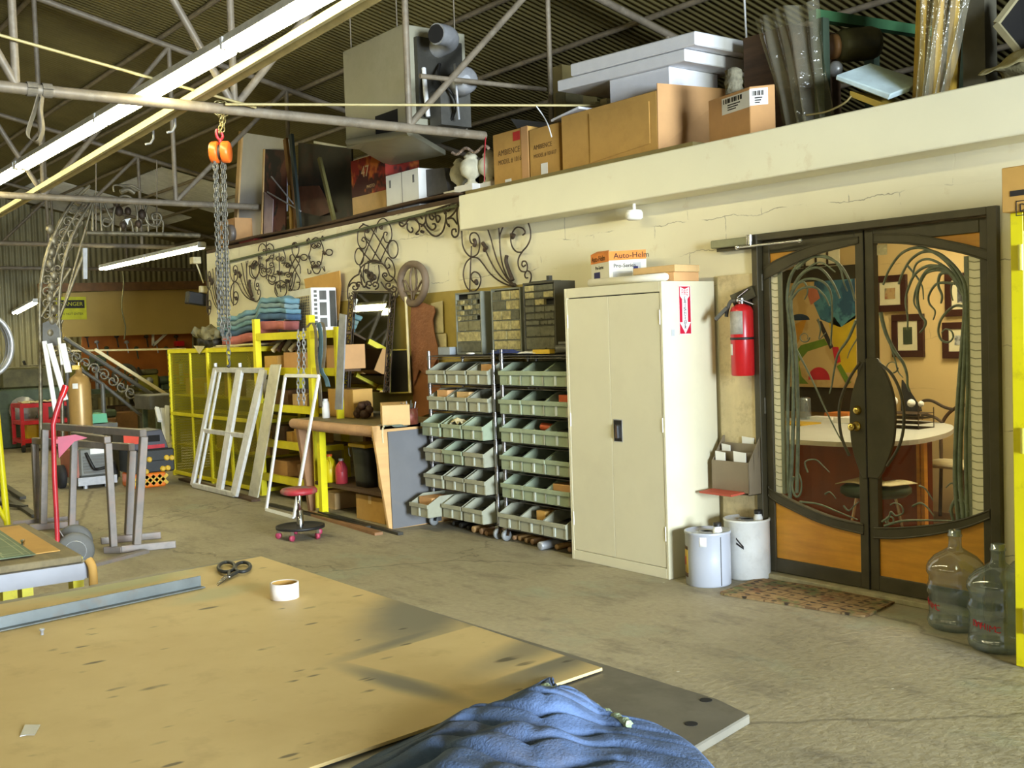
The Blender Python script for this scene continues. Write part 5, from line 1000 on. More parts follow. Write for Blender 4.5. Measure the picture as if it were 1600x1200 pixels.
# ================================================================== workbench by the racks
BX0, BX1, BYF, BZ = -9.15, -7.66, 4.40, .845
bn = T('workbench', 'worn wooden workbench with a plywood end between the yellow rack and the chrome racks', 'workbench', ((BX0 + BX1) / 2, BYF, 0))
B().box(BX0, BX1, BYF + .05, 5.2, BZ - .035, BZ).build('worktop', 'bench_wood', bn, bevel=.003)
B().tube([(BX0 - .03, BYF + .035, BZ - .045), (BX0 + .5, BYF + .03, BZ - .05), (BX0 + 1.0, BYF + .035, BZ - .052), (BX1 - .04, BYF + .035, BZ - .05)], .046, 10).build('padded_edge', 'bench_edge', bn)
B().prism([(BX1, BYF - .02, BZ), (BX1, 5.2, BZ), (BX1, 5.2, 0), (BX1, BYF + .10, 0)], (-.03, 0, 0)).build('end_panel', 'plywood', bn, bevel=.002)
B().prism([(BX1 + .0005, BYF + .115, BZ - .055), (BX1 + .0005, 5.0, BZ - .05), (BX1 + .0005, 5.0, .012), (BX1 + .0005, BYF + .13, .004)], (.012, 0, 0)).build('cover_board', 'grey_board', bn)
B().prism([(BX0 + .04, BYF + .02, BZ - .09), (BX0 + .04, BYF + .16, BZ - .09), (BX0 + .04, BYF + .16, .0), (BX0 + .04, BYF + .11, .0)], (.05, 0, 0)).build('leg', mat('leg_brown', S(142, 104, 68), .65, var=.15), bn)
B().box(BX0 + .3, BX0 + .36, BYF + .09, BYF + .15, 0, BZ - .036).build('leg', 'yellow_paint', bn); B().box(BX1 - .09, BX1 - .035, BYF + .13, BYF + .19, 0, BZ - .036).build('leg', 'yellow_paint', bn); B().box(BX0 + .05, BX0 + .1, 5.1, 5.16, 0, BZ - .036).build('leg', 'leg_brown', bn)
SZ = .27
B().box(BX0 + .1, BX1 - .032, BYF + .16, 5.15, SZ - .03, SZ).build('lower_shelf', 'dark_wood', bn)
pp = fy(598, 670, BYF - .025); B().tube(smooth_line([pp + V((.02, 0, .02)), pp, pp + V((.01, -.01, -.05)), pp + V((.012, -.008, -.11))], 5), .008, 6).build('hanging_tie', 'cream_cloth', bn)
def at_y(px, Y): return fy(px, 700, Y).x
# under the bench
x = at_y(566, 4.66); tb = T('storage_tub', 'black plastic tub with a yellow lid on the shelf under the workbench', 'tub', (x, 4.72, SZ))
zt = fy(566, 697, 4.6).z
B().sheet(lambda u, v: (x + (.115 + .022 * v) * math.copysign(abs(math.cos(2 * PI * u)) ** .4, math.cos(2 * PI * u)), 4.73 + (.10 + .02 * v) * math.copysign(abs(math.sin(2 * PI * u)) ** .4, math.sin(2 * PI * u)), SZ + .003 + (zt - SZ - .02) * v), 40, 6, .004).build('tub_body', 'plastic_black', tb)
B().box(x - .148, x + .148, 4.6, 4.86, zt - .02, zt + .012).build('lid', mat('lid_yellow', S(206, 170, 30), .45), tb, bevel=.01, seg=2)
B().tube(smooth_line([(x - .13, 4.598, zt - .03), (x - .11, 4.59, zt - .08), (x - .09, 4.592, zt - .1)], 5), .004, 6).build('wire_tie', 'galvanised', tb)
def jug(label, px, Y, h, r_, mt_, capm, cat='jug'):
    x = at_y(px, Y); t = T('jug', label, cat, (x, Y, SZ))
    B().lathe([(r_ * .9, .002), (r_, .01), (r_, h * .62), (r_ * .75, h * .78), (r_ * .35, h * .88), (r_ * .32, h * .94)], (x, Y, SZ), n=18).build('jug_body', mt_, t)
    B().lathe([(r_ * .4, h * .93), (r_ * .4, h), (r_ * .3, h + .004)], (x, Y, SZ), n=14).build('cap', capm, t)
    B().tube(smooth_line([(x + r_ * .4, Y - r_ * .5, SZ + h * .86), (x + r_ * .95, Y - r_ * .4, SZ + h * .8), (x + r_ * .98, Y - r_ * .4, SZ + h * .5)], 5), .008, 8).build('handle', mt_, t)
jug('yellow jug with orange cap on the shelf under the workbench', 514, 4.62, .25, .065, mat('jug_yellow', S(226, 206, 16), .4, var=.04), 'orange_paint')
jug('red-filled jug between the yellow jug and the black tub', 532, 4.64, .22, .055, mat('jug_red', S(186, 60, 70), .4), 'galvanised')
jug('white bottle with orange cap behind the yellow jug', 503, 4.72, .25, .05, 'paper_white', 'orange_paint', 'bottle')
x = at_y(493, 4.82); one(B().ball((x, 4.82, SZ + .12), .11, .1, .118), 'hose_bundle', 'machine_grey', 'dark grey bundle at the left end of the shelf under the workbench', 'bundle')
x = at_y(593, 4.57); one(B().prism([(x - .03, 4.565, SZ + .05), (x + .02, 4.57, SZ + .0), (x + .09, 4.57, SZ + .25), (x + .03, 4.57, SZ + .28), (x - .05, 4.565, SZ + .25)], (0, .004, 0)), 'card_scrap', 'card_pale', 'torn piece of cardboard leaning by the black tub', 'cardboard')
carton('carton', at_y(553, 4.6), at_y(597, 4.6), 4.6, 4.9, .001, .215, 'card', 'brown carton on the floor under the workbench', tape='tape_clear')
carton('carton', at_y(486, 4.7) - .02, at_y(520, 4.7), 4.7, 4.95, .001, .15, 'card_pale', 'pale carton on the floor behind the red stool')
# on the bench
x = fy(509, 640, 4.62).x; wb = T('spray_bottle', 'white bottle standing on the workbench', 'bottle', (x, 4.62, BZ)); B().lathe([(.03, .001), (.034, .006), (.034, .13), (.028, .15), (.02, .155)], (x, 4.62, BZ), n=20).build('bottle_body', 'paper_white', wb); B().lathe([(.022, .155), (.022, .172), (.018, .174)], (x, 4.62, BZ), n=16).build('cap', 'white_paint', wb)
carton('carton', fy(513, 630, 4.75).x, fy(552, 630, 4.75).x, 4.75, 4.95, BZ + .001, fy(530, 608, 4.75).z, 'card', 'brown carton behind the white bottle on the workbench')
q = fy(566, 640, 4.75); b = B()
for k in range(9): b.ball((q.x - .08 + .04 * (k % 4) + .01, 4.74 + .05 * (k // 4), BZ + .045 + .035 * (k % 3)), .04, .04, .04, 8)
one(b, 'casting_cluster', mat('cast_brown', S(70, 46, 30), .6, .2, var=.3, scale=20), 'dark brown clustered casting between the two cartons on the workbench', 'casting')
x0, x1 = fy(580, 640, 4.56).x, fy(626, 640, 4.56).x
carton('carton', x0 + .03, x1 + .02, 4.52, 4.74, BZ + .001, BZ + .165, 'card_pale', 'carton at the right of the workbench showing two faces', rot=-.5)
x = fy(638, 635, 4.66).x; cn = T('tool_can', 'rusty red can full of tools at the end of the workbench', 'can', (x, 4.66, BZ))
B().lathe([(.07, .001), (.075, .004), (.075, .13), (.07, .131), (.068, .01), (0, .009)], (x, 4.66, BZ), n=24).build('can_body', mat('can_rust', S(104, 48, 32), .5, .3, var=.3, scale=20, dirt=S(160, 140, 110), dirt_amt=.5, dscale=18), cn)
for k in range(6): a = k * 1.1; B().tube([(x + .03 * math.cos(a), 4.66 + .03 * math.sin(a), BZ + .02), (x + .06 * math.cos(a), 4.66 + .06 * math.sin(a), BZ + .17 + .01 * (k % 3))], .005, 6).build('tool', 'galvanised' if k % 2 else 'dark_steel', cn)
x = fy(615, 650, 4.5).x; one(B().sheet(lambda u, v: (x - .14 + .3 * u, 4.43 + .1 * v, BZ + .003 + .012 * math.sin(7 * u) ** 2), 16, 6, .002), 'rag', 'grey_cloth', 'flat grey rag lying in front of the right carton on the workbench', 'rag')
# boards behind the bench
one(B().box(-10.3, -6.75, 5.258, 5.269, .86, 1.925), 'wall_board', 'olive_board', 'ochre board fixed on the wall behind the workbench', 'board')
Yw = 5.235
def wpoly(pts, Y=Yw): return [fy(x, y, Y) for x, y in pts]
o = one(B().prism(wpoly([(642, 475), (661, 473), (678, 479), (680, 487), (676, 500), (678, 519), (683, 539), (684, 558), (676, 574), (668, 584), (660, 583), (655, 577), (650, 592), (646, 602), (643, 560), (641, 520)], 5.2), (0, .006, 0)), 'copper_sheet', 'copper', 'hammered copper-brown sheet standing behind the oval ring', 'metal sheet')
one(B().prism(wpoly([(644, 590), (672, 575), (684, 560), (690, 640), (646, 655)], 5.22), (0, .01, 0)), 'brown_board', mat('board_brown', S(150, 96, 56), .6, var=.12), 'plain brown board below the copper sheet at the bench end', 'board')
for k, P in enumerate(([(673, 474), (691, 470), (693, 520), (676, 521)], [(678, 522), (697, 521), (698, 546), (682, 547)])): one(B().prism(wpoly(P, 5.24), (0, .004, 0)), 'pale_card', 'cream_cloth', ['upper pale card standing right of the copper sheet', 'lower pale card standing right of the copper sheet'][k], 'card')
db = T('framed_board', 'dark board with a pale yellow frame behind the white pole', 'board', fy(630, 610, 5.15))
P = wpoly([(611, 547), (638, 546), (640, 613), (610, 614)], 5.16); B().prism(P, (0, .012, 0)).build('board_face', 'dark_panel', db)
for i in range(4): B().bar(P[i] + V((0, -.004, 0)), P[(i + 1) % 4] + V((0, -.004, 0)), .012, .012, (0, 1, 0)).build('frame_strip', mat('frame_yellow', S(206, 190, 90), .5), db)
one(B().tube([fy(634, 464, 5.17), fy(641, 614, 5.08)], .012, 10), 'wooden_pole', mat('pole_pale', S(226, 210, 158), .5, var=.05), 'pale wooden pole leaning behind the workbench', 'pole')
orr = T('oval_ring', 'thick brown oval ring with a fleur-de-lis, hung on the wall above the pole', 'ornament', fy(645, 445, 5.2))
B().tube([fy(645.5 + 19.5 * math.cos(a) * (1 - .12 * math.sin(a)), 443.5 + 31 * math.sin(a), 5.19) for a in (i * 2 * PI / 40 for i in range(40))], .032, 10, closed=True).build('ring', mat('ring_brown', S(116, 98, 78), .7, var=.15), orr)
for pts, r_ in (([(644, 416), (641, 435), (643, 455), (644, 472)], .010), ([(648, 416), (651, 440), (647, 460), (646, 472)], .010), ([(642, 458), (632, 438), (629, 448), (632, 456)], .009), ([(649, 458), (660, 438), (663, 448), (659, 457)], .009), ([(632, 455), (660, 455)], .008)):
    B().tube(smooth_line([fy(x, y, 5.19) for x, y in pts], 6), r_, 8).build('fleur_stem', 'ring_brown', orr)
# mirror with its forged frame
mf = T('mirror', 'tall leaning mirror in a scrolled iron frame on the workbench', 'mirror', fy(580, 612, 5.05))
M0, M1, M2, M3 = fy(554, 457, 5.195), fy(611, 458, 5.195), fy(601, 613, 4.985), fy(544, 610, 4.985)
B().prism([M0, M1, M2, M3], (0, .006, .0)).build('mirror_glass', 'mirror', mf)
B().prism([p + V((0, .0075, 0)) for p in (M0, M1, M2, M3)], (0, .012, 0)).build('backing', 'dark_panel', mf)
for a, c_, s_ in ((M0 + V((-.05, -.01, 0)), M3 + V((-.05, -.01, 0)), -1), (M1 + V((.06, -.01, 0)), M2 + V((.06, -.01, 0)), 1)):
    e_ = V((1, 0, 0)); b = B(); b.tube([a - e_ * .06 * s_, c_ - e_ * .06 * s_], .007, 6).tube([a + e_ * .035 * s_, c_ + e_ * .035 * s_], .006, 6)
    for i in range(11):
        c0 = a.lerp(c_, (i + .5) / 11); d_ = (c_ - a).normalized(); b.tube([c0 + e_ * (x * s_) + d_ * y for x, y in spiral2(-.01, 0, .042, .012, -PI / 2, 1.2 * (1 if i % 2 else -1), 16)], .0055, 6)
    b.build('scroll_strip', 'iron', mf)
def Z6(x, y): return (530 + x / 7.5, 310 + y / 7.5)
def Z7(x, y): return (690 + x / 7.5, 310 + y / 7.5)
def Z5(x, y): return (330 + x / 8, 330 + y / 8)
def forged(parent, Zf, lines, r_=.0062, Y=Yw, nm='scroll', M=lambda p: p, k=5):
    for ln in lines:
        nums = [float(v) for v in ln.split()]; pts = [M(Zf(nums[i], nums[i + 1])) for i in range(0, len(nums), 2)]
        B().tube(smooth_line([fy(x, y, Y) for x, y in pts], k), r_, 6).build(nm, 'iron', parent)
def loop(cx, cy, rx, ry, a0=0, a1=2 * PI, n=14): return ' '.join('%.1f %.1f' % (cx + rx * math.cos(a0 + (a1 - a0) * i / n), cy + ry * math.sin(a0 + (a1 - a0) * i / n)) for i in range(n + 1))
def spl(cx, cy, r0, r1, a0, tn): return ' '.join('%.1f %.1f' % p for p in spiral2(cx, cy, r0, r1, a0, tn, 14))
forged(mf, Z6, ['100 1180 98 1080 120 990 170 925 230 890', '230 890 250 820 300 770 370 745 440 740 510 770 560 830 590 900', '590 900 640 940 680 1010 690 1100 670 1160', spl(180, 1040, 62, 10, 3.3, 1.2), spl(225, 1015, 40, 8, 0, -1.1), '250 890 262 980 290 1040 330 1000', spl(355, 1005, 50, 8, 1.5, 1.2), spl(420, 1015, 50, 8, 1.5, -1.2), spl(320, 850, 30, 6, 0, 1.2), '300 770 280 880 300 990', '460 780 470 880 440 1000', spl(540, 900, 36, 6, 2, 1.2), spl(580, 1020, 52, 10, 0, 1.2), spl(640, 1060, 45, 8, 3, -1.2), '490 980 540 1050 600 1090', '345 760 340 900 380 960', '160 1095 620 1095'], .0075, 5.165)
forged(mf, Z6, [spl(370, 900, 40, 18, 0, 1.), spl(400, 930, 36, 12, 2, 1.)], .016, 5.165, 'forged_leaf')
# ================================================================== forged scrolls hung on the wall
one(B().tube([fy(345, 412, Yw), fy(405, 397, Yw), fy(520, 369, Yw), fy(640, 340, Yw), fy(716, 321, Yw)], .013, 8), 'hanging_rail', mat('rail_green', S(98, 104, 74), .5, .3, var=.15), 'long green rail along the top of the cream wall for the forged scrolls', 'rail')
LEAF = ['235 380 240 480 250 560 290 640 350 685 420 650 445 560 440 460 400 405 350 410 330 460 345 520 390 540', '350 690 290 750 258 850 262 950 300 1050 370 1090 430 1050 460 960 440 890 390 860 350 890 350 950 400 1000', '350 690 420 700 480 760 560 870 650 950 740 1000 830 1030', '515 610 570 730 640 850 730 950 820 1010', '540 360 580 480 610 600 660 750 740 900 820 1000', '670 340 680 480 690 640 720 800 770 920 830 1000', '720 330 685 430 680 520', '830 1030 900 1050 960 1055 1020 1010 1050 930 1040 870 1000 850 975 890 985 930 1010 930', '1000 855 1005 790 985 740 950 740 940 780 960 800 985 780', '985 860 930 850 900 790 900 710 940 630 1000 560 1040 470 1040 370 1010 270', '945 630 880 625 830 570 810 480 830 400 880 340 950 350 980 400 950 430', '350 560 345 700 335 900 330 1110']
LEAFB = ['765 670 755 740 790 850 835 960', '380 480 395 520 380 560', '480 520 510 570 500 610 530 570', '820 410 830 460 850 420', '400 960 412 985 405 1005', '800 980 840 1020 860 1010']
def leafpanel(label, box):
    x0, y0, x1, y1, sh = box; t = T('forged_scroll', label, 'ironwork', fy((x0 + x1) / 2, y1, Yw), 'forged scrolls on the cream wall')
    M = lambda p: (x0 + (p[0] - 721.3) / 108.7 * (x1 - x0), y0 + (p[1] - 346) / 110 * (y1 - y0) - sh * (p[0] - 721.3) / 108.7)
    forged(t, Z7, LEAF, .0062, Yw, 'scroll', M); forged(t, Z7, LEAFB, .016, Yw, 'forged_leaf', M, 4)
leafpanel('large forged scroll with leaves above the drawer units', (721.3, 346, 830, 456, 0))
leafpanel('forged leaf scroll left of the scroll cluster, behind the hoist chain', (359, 404, 407, 477, 3))
leafpanel('forged leaf scroll at the very end of the cream wall', (322, 412, 350, 492, 2))
def fpanel(label, Zf, lines, heavy=(), foot=(0, 0), r_=.0062):
    t = T('forged_scroll', label, 'ironwork', fy(*Zf(*foot), Yw), 'forged scrolls on the cream wall'); forged(t, Zf, lines, r_); forged(t, Zf, heavy, .014, Yw, 'forged_leaf', k=4)
fpanel('forged corner bracket scroll hung at the end of the cream beam', Z6, ['1400 50 1380 150 1385 250 1400 350 1390 430 1350 455 1320 420 1325 370 1360 360 1370 395', '1390 70 1360 150 1310 210 1270 235', '1270 240 1330 235 1380 300', '1240 90 1250 200 1240 300 1210 390 1150 440 1090 430 1030 370 990 320 960 330', '1020 160 1015 260 1040 330 1090 370 1130 340 1120 300 1095 300', '1120 140 1130 220 1150 280 1180 250 1175 210 1140 200 1130 230', '1060 140 1060 220 1090 250 1110 220 1090 200', '1260 80 1250 120 1275 150 1300 120 1290 90', '930 290 980 310 1010 270 1005 200 975 180 955 210 975 240', '880 240 930 290 940 360 910 400 900 420 930 420', '780 300 810 250 860 235 900 250 930 290', '800 290 800 360 840 400 865 370 850 340', '780 300 740 330 710 310 705 285 740 290', '1250 240 1265 300 1290 330 1280 300', '1020 160 1130 130 1240 90 1400 45'], ['1385 90 1400 50', '820 240 880 235', '960 385 985 395', '1225 110 1245 180'], (1100, 440), .0078)
fpanel('forged lattice scroll crossed by diagonals above the mirror', Z6, ['240 590 380 745', '300 470 490 740', '360 330 600 690', '455 280 250 770', '525 420 375 750', '595 490 480 740', '290 300 235 350 215 450 225 540 270 590 315 560 315 490 285 455 265 490 290 505', '330 340 300 380 305 450 350 500', spl(325, 380, 26, 6, 0, 1.2), '430 400 455 280 520 235 580 290 610 360 615 450 590 510 545 510 520 450 530 400 560 400 555 435', spl(495, 335, 26, 6, 1, 1.2), loop(235, 680, 52, 98), loop(630, 597, 60, 104), '570 690 620 740 650 830 645 920 600 970 545 960 510 900', '560 700 535 760 560 820 595 800 580 770', '240 770 262 900 300 990', '355 330 275 300 290 300'], ['340 750 400 730 480 750', '310 840 335 850'], (400, 990))
fpanel('forged six-sided scroll ring hung right of the cluster', Z5, ['1245 400 1245 470 1220 560 1245 650 1270 720', '1365 370 1400 460 1395 520 1385 600 1370 670', loop(1475, 515, 42, 38), loop(1160, 577, 42, 38), spl(1285, 430, 38, 8, 0, 1.3), spl(1340, 420, 36, 8, 3, -1.3), '1205 720 1215 780 1245 770 1245 740', '1250 690 1290 770 1340 775 1370 720', spl(1275, 650, 36, 10, .5, 1.2), spl(1340, 650, 36, 10, 2.6, -1.2), '1390 700 1420 750 1410 690', '1195 380 1220 340 1240 390', '1260 360 1310 330 1360 360', '1380 350 1390 310 1410 350'], ['1200 360 1215 400', '1400 500 1420 540', '1225 560 1230 600', '1260 700 1300 690 1350 690', '1395 340 1405 360'], (1310, 780))
fpanel('forged scroll with an oval drop, middle of the scroll cluster', Z5, ['850 520 855 800 870 1010', loop(870, 975, 76, 106), spl(840, 590, 36, 7, 0, 1.3), spl(885, 590, 36, 7, 3, -1.3), spl(845, 935, 28, 6, 0, 1.2), spl(905, 930, 28, 6, 3, -1.2), spl(770, 840, 60, 14, 4, -1.2), '790 790 850 780 930 770', '900 480 925 560 920 640 880 650', spl(950, 680, 42, 10, 3, 1.3), spl(960, 800, 44, 10, 3, 1.2), '705 850 730 900 770 915 800 890', '815 880 800 940 830 1040', spl(960, 880, 30, 8, 2, 1.2)], ['830 750 850 790 880 760', '935 860 960 880'], (870, 1080))
fpanel('forged heart-topped scroll, left of the scroll cluster', Z5, ['690 380 690 560', '590 500 600 440 640 405 680 440 685 480', '690 440 730 405 775 440 785 510', spl(665, 490, 24, 6, 0, 1.2), spl(715, 480, 24, 6, 3, -1.2), spl(610, 580, 24, 6, 0, 1.2), spl(755, 565, 32, 8, 3, -1.2), spl(630, 680, 34, 8, 1, 1.3), spl(750, 670, 38, 8, 2, -1.3), spl(660, 740, 40, 10, 2, 1.2), spl(715, 745, 40, 10, 1, -1.2), '590 560 595 680 610 780 650 820 690 800', '785 530 770 620 790 720 770 800 720 805 690 780', '690 600 690 850', '480 690 485 790 530 840 580 810 600 720'], ['480 690 520 680 560 640', '510 660 530 720', '690 620 720 600'], (690, 850))
fpanel('narrow forged scroll of crossed bars, right of the scroll cluster', Z5, ['1010 440 1015 520 1060 600 1110 690 1115 780', '1095 440 1090 520 1040 610 985 720 970 800', '990 560 1010 660 1060 760 1110 860 1100 920', '1110 570 1090 660 1030 760 990 860 970 980', spl(1050, 420, 36, 8, 3, 1.2), '985 620 985 560 1010 545', '1020 800 1010 900 980 990', '1060 770 1040 880 1010 990', '1070 890 1110 900 1085 980 1030 985', '965 990 1000 990 985 930', spl(960, 670, 30, 8, 0, 1.2)], ['1035 405 1070 450', '1070 570 1110 570', '1000 770 1010 800'], (1040, 1000))
# ================================================================== yellow rack, cage, things on them
RF, RB = 4.66, 5.15
rx = [-10.40, -9.205, fy(528, 550, RF).x]
yr = T('yellow_rack', 'yellow steel shelving rack behind the white leaning frame', 'rack', ((rx[0] + rx[1]) / 2, RF, 0))
for k, x in enumerate(rx):
    zb = .847 if k == 2 else 0; w_ = .03 if k < 2 else .016; B().box(x - w_, x + w_, RF - .03, RF + .03, zb, 1.78 if k < 2 else 1.66).build('post', 'yellow_beam', yr)
    if k < 2: B().box(x - .03 - .28 * k, x + .03 - .28 * k, RB - .06, RB, zb, 1.62).build('post', 'yellow_beam', yr)
LV = [fy(430, y, RF).z for y in (525.5, 580, 637, 693, 747)]
for k, z in enumerate(LV):
    B().box(rx[0] + .03, rx[1] - .03, RF - .025, RF + .02, z - .035, z + .035).build('beam', 'yellow_beam', yr)
    if k < 2: B().box(rx[1] + .03, rx[2] - .03, RF - .025, RF + .02, z - .035, z + .035).build('beam', 'yellow_beam', yr)
    for x in rx[:2]: B().box(x - .02, x + .02, RF + .03, 4.94, z - .03, z + .02).build('side_arm', 'yellow_beam', yr)
    B().box(rx[0] + .031, (rx[1] if k != 1 else rx[2]) - .031, RF + .021, (RB - .061) if k != 1 else 4.90, z + .0, z + .018).build('shelf_board', 'dark_wood', yr)
for k in range(12):
    lv = [1, 1, 2, 2, 3, 3, 4, 4, 1, 2, 3, 1][k]; x = rx[0] + [.2, .62, .3, .8, .25, .75, .3, .8, .95, 1.05, .5, 1.45][k] ; w_ = [.3, .34, .34, .3, .3, .36, .34, .3, .14, .12, .12, .3][k]; h_ = [.13, .16, .15, .12, .15, .13, .15, .14, .1, .14, .1, .22][k]
    carton('carton', x - w_ / 2, x + w_ / 2, RF + .05 + .02 * (k % 3), RF + .33, LV[lv] + .019, LV[lv] + .019 + h_, ['card', 'card_end', 'machine_brown', 'card_pale', 'dark_wood'][k % 5], ['carton on the left of the second yellow shelf', 'tan carton in the middle of the second yellow shelf', 'brown carton on the left of the third yellow shelf', 'pale carton on the right of the third yellow shelf', 'dark carton on the left of the fourth yellow shelf', 'carton on the right of the fourth yellow shelf', 'carton on the left of the lowest yellow shelf', 'brown carton on the right of the lowest yellow shelf', 'small pale carton at the right of the second yellow shelf', 'small dark carton at the right of the third yellow shelf', 'small carton between two others on the fourth yellow shelf', 'brown cased box on the yellow shelf over the workbench'][k], 'cartons on the yellow rack')
for k in range(7):
    x = rx[0] + .15 + .13 * k; one(B().tube(smooth_line([(x, RF + .1, LV[1] + .20), (x + .08, RF + .15, LV[1] + .26 + .02 * (k % 3)), (x + .16, RF + .2, LV[1] + .19)], 5), .028, 8), 'rope_piece', ['cream_cloth', 'cast_brown', 'olive_cloth'][k % 3], ['pale twist of cloth', 'brown twist of rope', 'olive twist of cloth'][k % 3] + ' on the second yellow shelf, %s from the left' % ['first', 'second', 'third', 'fourth', 'fifth', 'sixth', 'seventh'][k], 'rope', 'oddments on the second yellow shelf')
# air conditioner on the rack
za = LV[0] + .037; ac = T('air_conditioner', 'white window air conditioner on top of the yellow rack', 'air conditioner', (fy(485, 500, RF).x, RF, za))
a0, a1, a2 = fy(453, 480, 5.06), fy(487, 480, 4.93), fy(526, 480, 5.19); h_ = fy(487, 449, 4.93).z - za
fw, sd = V((a1.x - a0.x, a1.y - a0.y, 0)), V((a2.x - a1.x, a2.y - a1.y, 0))
O_ = V((a0.x, a0.y, za)); C_ = V((a1.x, a1.y, za)); e = V((0, 0, 1))
B().prism([O_, C_, C_ + sd, O_ + sd], e * h_).build('housing', 'white_paint', ac, bevel=.006)
nf, ns = V((fw.y, -fw.x, 0)).normalized(), V((sd.y, -sd.x, 0)).normalized()
def cell(o, d, n, u0, u1, v0, v1, off): p = [o + d * u + e * (h_ * v) + n * off for u, v in ((u0, v0), (u1, v0), (u1, v1), (u0, v1))]; return p
B().prism(cell(O_, fw, nf, .12, .93, .12, .82, .002), -nf * .0015).build('grille_recess', 'machine_grey', ac)
g = B()
for i in range(11): g.prism(cell(O_, fw, nf, .12 + .081 * i, .135 + .081 * i, .12, .82, .006), -nf * .003)
for i in range(12): g.prism(cell(O_, fw, nf, .12, .93, .12 + .063 * i, .135 + .063 * i, .0065), -nf * .003)
g.build('grille', 'cream_cloth', ac)
for v0, v1 in ((.09, .30), (.36, .66), (.72, .93)): B().prism(cell(C_, sd, ns, .32, .6, v0, v1, .002), -ns * .0015).build('side_vent', 'machine_grey', ac)
B().prism(cell(C_, sd, ns, .72, .97, .1, .93, .002), -ns * .0015).build('side_vent', 'dark_steel', ac)
g = B()
for i in range(9): g.prism(cell(C_, sd, ns, .1, .22, .08 + .1 * i, .14 + .1 * i, .002), -ns * .0015)
g.build('louvre', 'machine_grey', ac)
q0, q1 = fy(474, 450, 5.2), fy(531, 423, 5.2); one(B().prism(wpoly([(475, 436), (530, 423), (532, 446), (528, 500), (520, 505), (478, 455)], 5.21), (0, .012, 0)), 'card_sheet', 'card', 'tan cardboard sheet standing behind the air conditioner', 'cardboard')
one(B().prism(wpoly([(530, 490), (540, 492), (534, 640), (523, 640)], 4.60), (0, .012, 0)), 'metal_channel', 'galvanised', 'upright grey metal channel left of the mirror', 'metal strip')
# straps and chains hung on the rack post
def hang(name, label, pts, w_, mt_, cat, Y=RF - .045):
    P = smooth_line([fy(x, y, Y - .012 * i % .03) for i, (x, y) in enumerate(pts)], 6); one(B().strip([p + V((-w_ / 2, 0, 0)) for p in P], [p + V((w_ / 2, 0, 0)) for p in P], (0, -.006, 0)), name, mt_, label, cat, 'straps on the yellow post')
hang('lifting_strap', 'blue strap hung on the yellow rack post', [(491, 508), (498, 505), (502, 530), (501, 560), (503, 580), (510, 592), (513, 604)], .075, 'strap_blue', 'strap')
hang('lifting_strap', 'grey strap behind the blue one on the yellow rack post', [(480, 512), (488, 504), (494, 520), (495, 560), (500, 600), (502, 635)], .05, 'strap_grey', 'strap', RF - .075)
hang('lifting_strap', 'grey strap hung at the right of the blue one', [(498, 503), (506, 508), (508, 540), (505, 575)], .05, 'strap_grey', 'strap', RF - .1)
def chain(b, P, lw=.011, ll=.042, r_=.0035):
    P = [V(p) for p in P]; L = [0]
    for i in range(1, len(P)): L.append(L[-1] + (P[i] - P[i - 1]).length)
    n = int(L[-1] / (ll * .72))
    for k in range(n):
        s_ = (k + .5) * L[-1] / n; i = max(j for j in range(len(L)) if L[j] <= s_); i = min(i, len(P) - 2)
        t_ = (s_ - L[i]) / max(1e-6, L[i + 1] - L[i]); c_ = P[i].lerp(P[i + 1], t_); d = (P[i + 1] - P[i]).normalized()
        x = d.orthogonal().normalized(); y = d.cross(x); w_ = (x if k % 2 else y)
        b.tube([c_ + d * (ll / 2 - lw) * s2 + (d * math.sin(a) + w_ * math.cos(a)) * lw for s2, a in [(1, PI * j / 5) for j in range(6)] + [(-1, PI + PI * j / 5) for j in range(6)]], r_, 5, closed=True)
    return b
for k, pts in enumerate(([(466, 516), (467, 560), (466, 600), (467, 632)], [(474, 514), (475, 560), (474, 600), (475, 632)])):
    one(chain(B(), smooth_line([fy(x, y, RF - .07) for x, y in pts], 6), .013, .05, .0042), 'hanging_chain', 'galvanised', ['left strand of chain hung in front of the yellow rack', 'right strand of chain hung in front of the yellow rack'][k], 'chain', 'chains on the yellow rack')
# cage
KX0, KX1, KF, KB, KH = -12.97, -10.47, 4.665, 5.2, 1.50
kg = T('mesh_cage', 'yellow expanded-metal storage cage at the far end of the cream wall', 'cage', ((KX0 + KX1) / 2, KF, 0))
fr = B(); f = .045; xmid = fy(325, 640, KF).x
for x in (KX0, xmid, KX1 - f):
    for y in (KF, KB - f): fr.box(x, x + f, y, y + f, 0, KH)
for z in (.02, .72, KH - f):
    for y in (KF, KB - f): fr.box(KX0, KX1, y + .003, y + f - .003, z, z + f - .006)
    for x in (KX0, KX1 - f): fr.box(x + .003, x + f - .003, KF + f, KB - f, z, z + f - .006)
fr.build('cage_frame', 'yellow_beam', kg, bevel=.003)
xq = fy(298, 640, KF).x; B().box(xq, xq + .03, KF + .005, KF + .03, .06, KH - f).build('mid_upright', 'yellow_beam', kg); B().box(fy(357, 640, KF).x, fy(357, 640, KF).x + .05, KF + .005, KF + .03, .06, KH - f).build('mid_upright', 'yellow_beam', kg)
for k in range(22): B().box(KX0 + .012, KX0 + .026, KF - .0012, KF - .0002, .08 + k * .064, .105 + k * .064).build('slot_hole', 'dark_steel', kg)
mt, nt, out = newmat('cage_mesh'); bb = nd(nt, 'ShaderNodeBsdfPrincipled', Roughness=.5); bb.inputs['Base Color'].default_value = rgba(S(158, 150, 14)); tr = nd(nt, 'ShaderNodeBsdfTransparent'); mx = nd(nt, 'ShaderNodeMixShader')
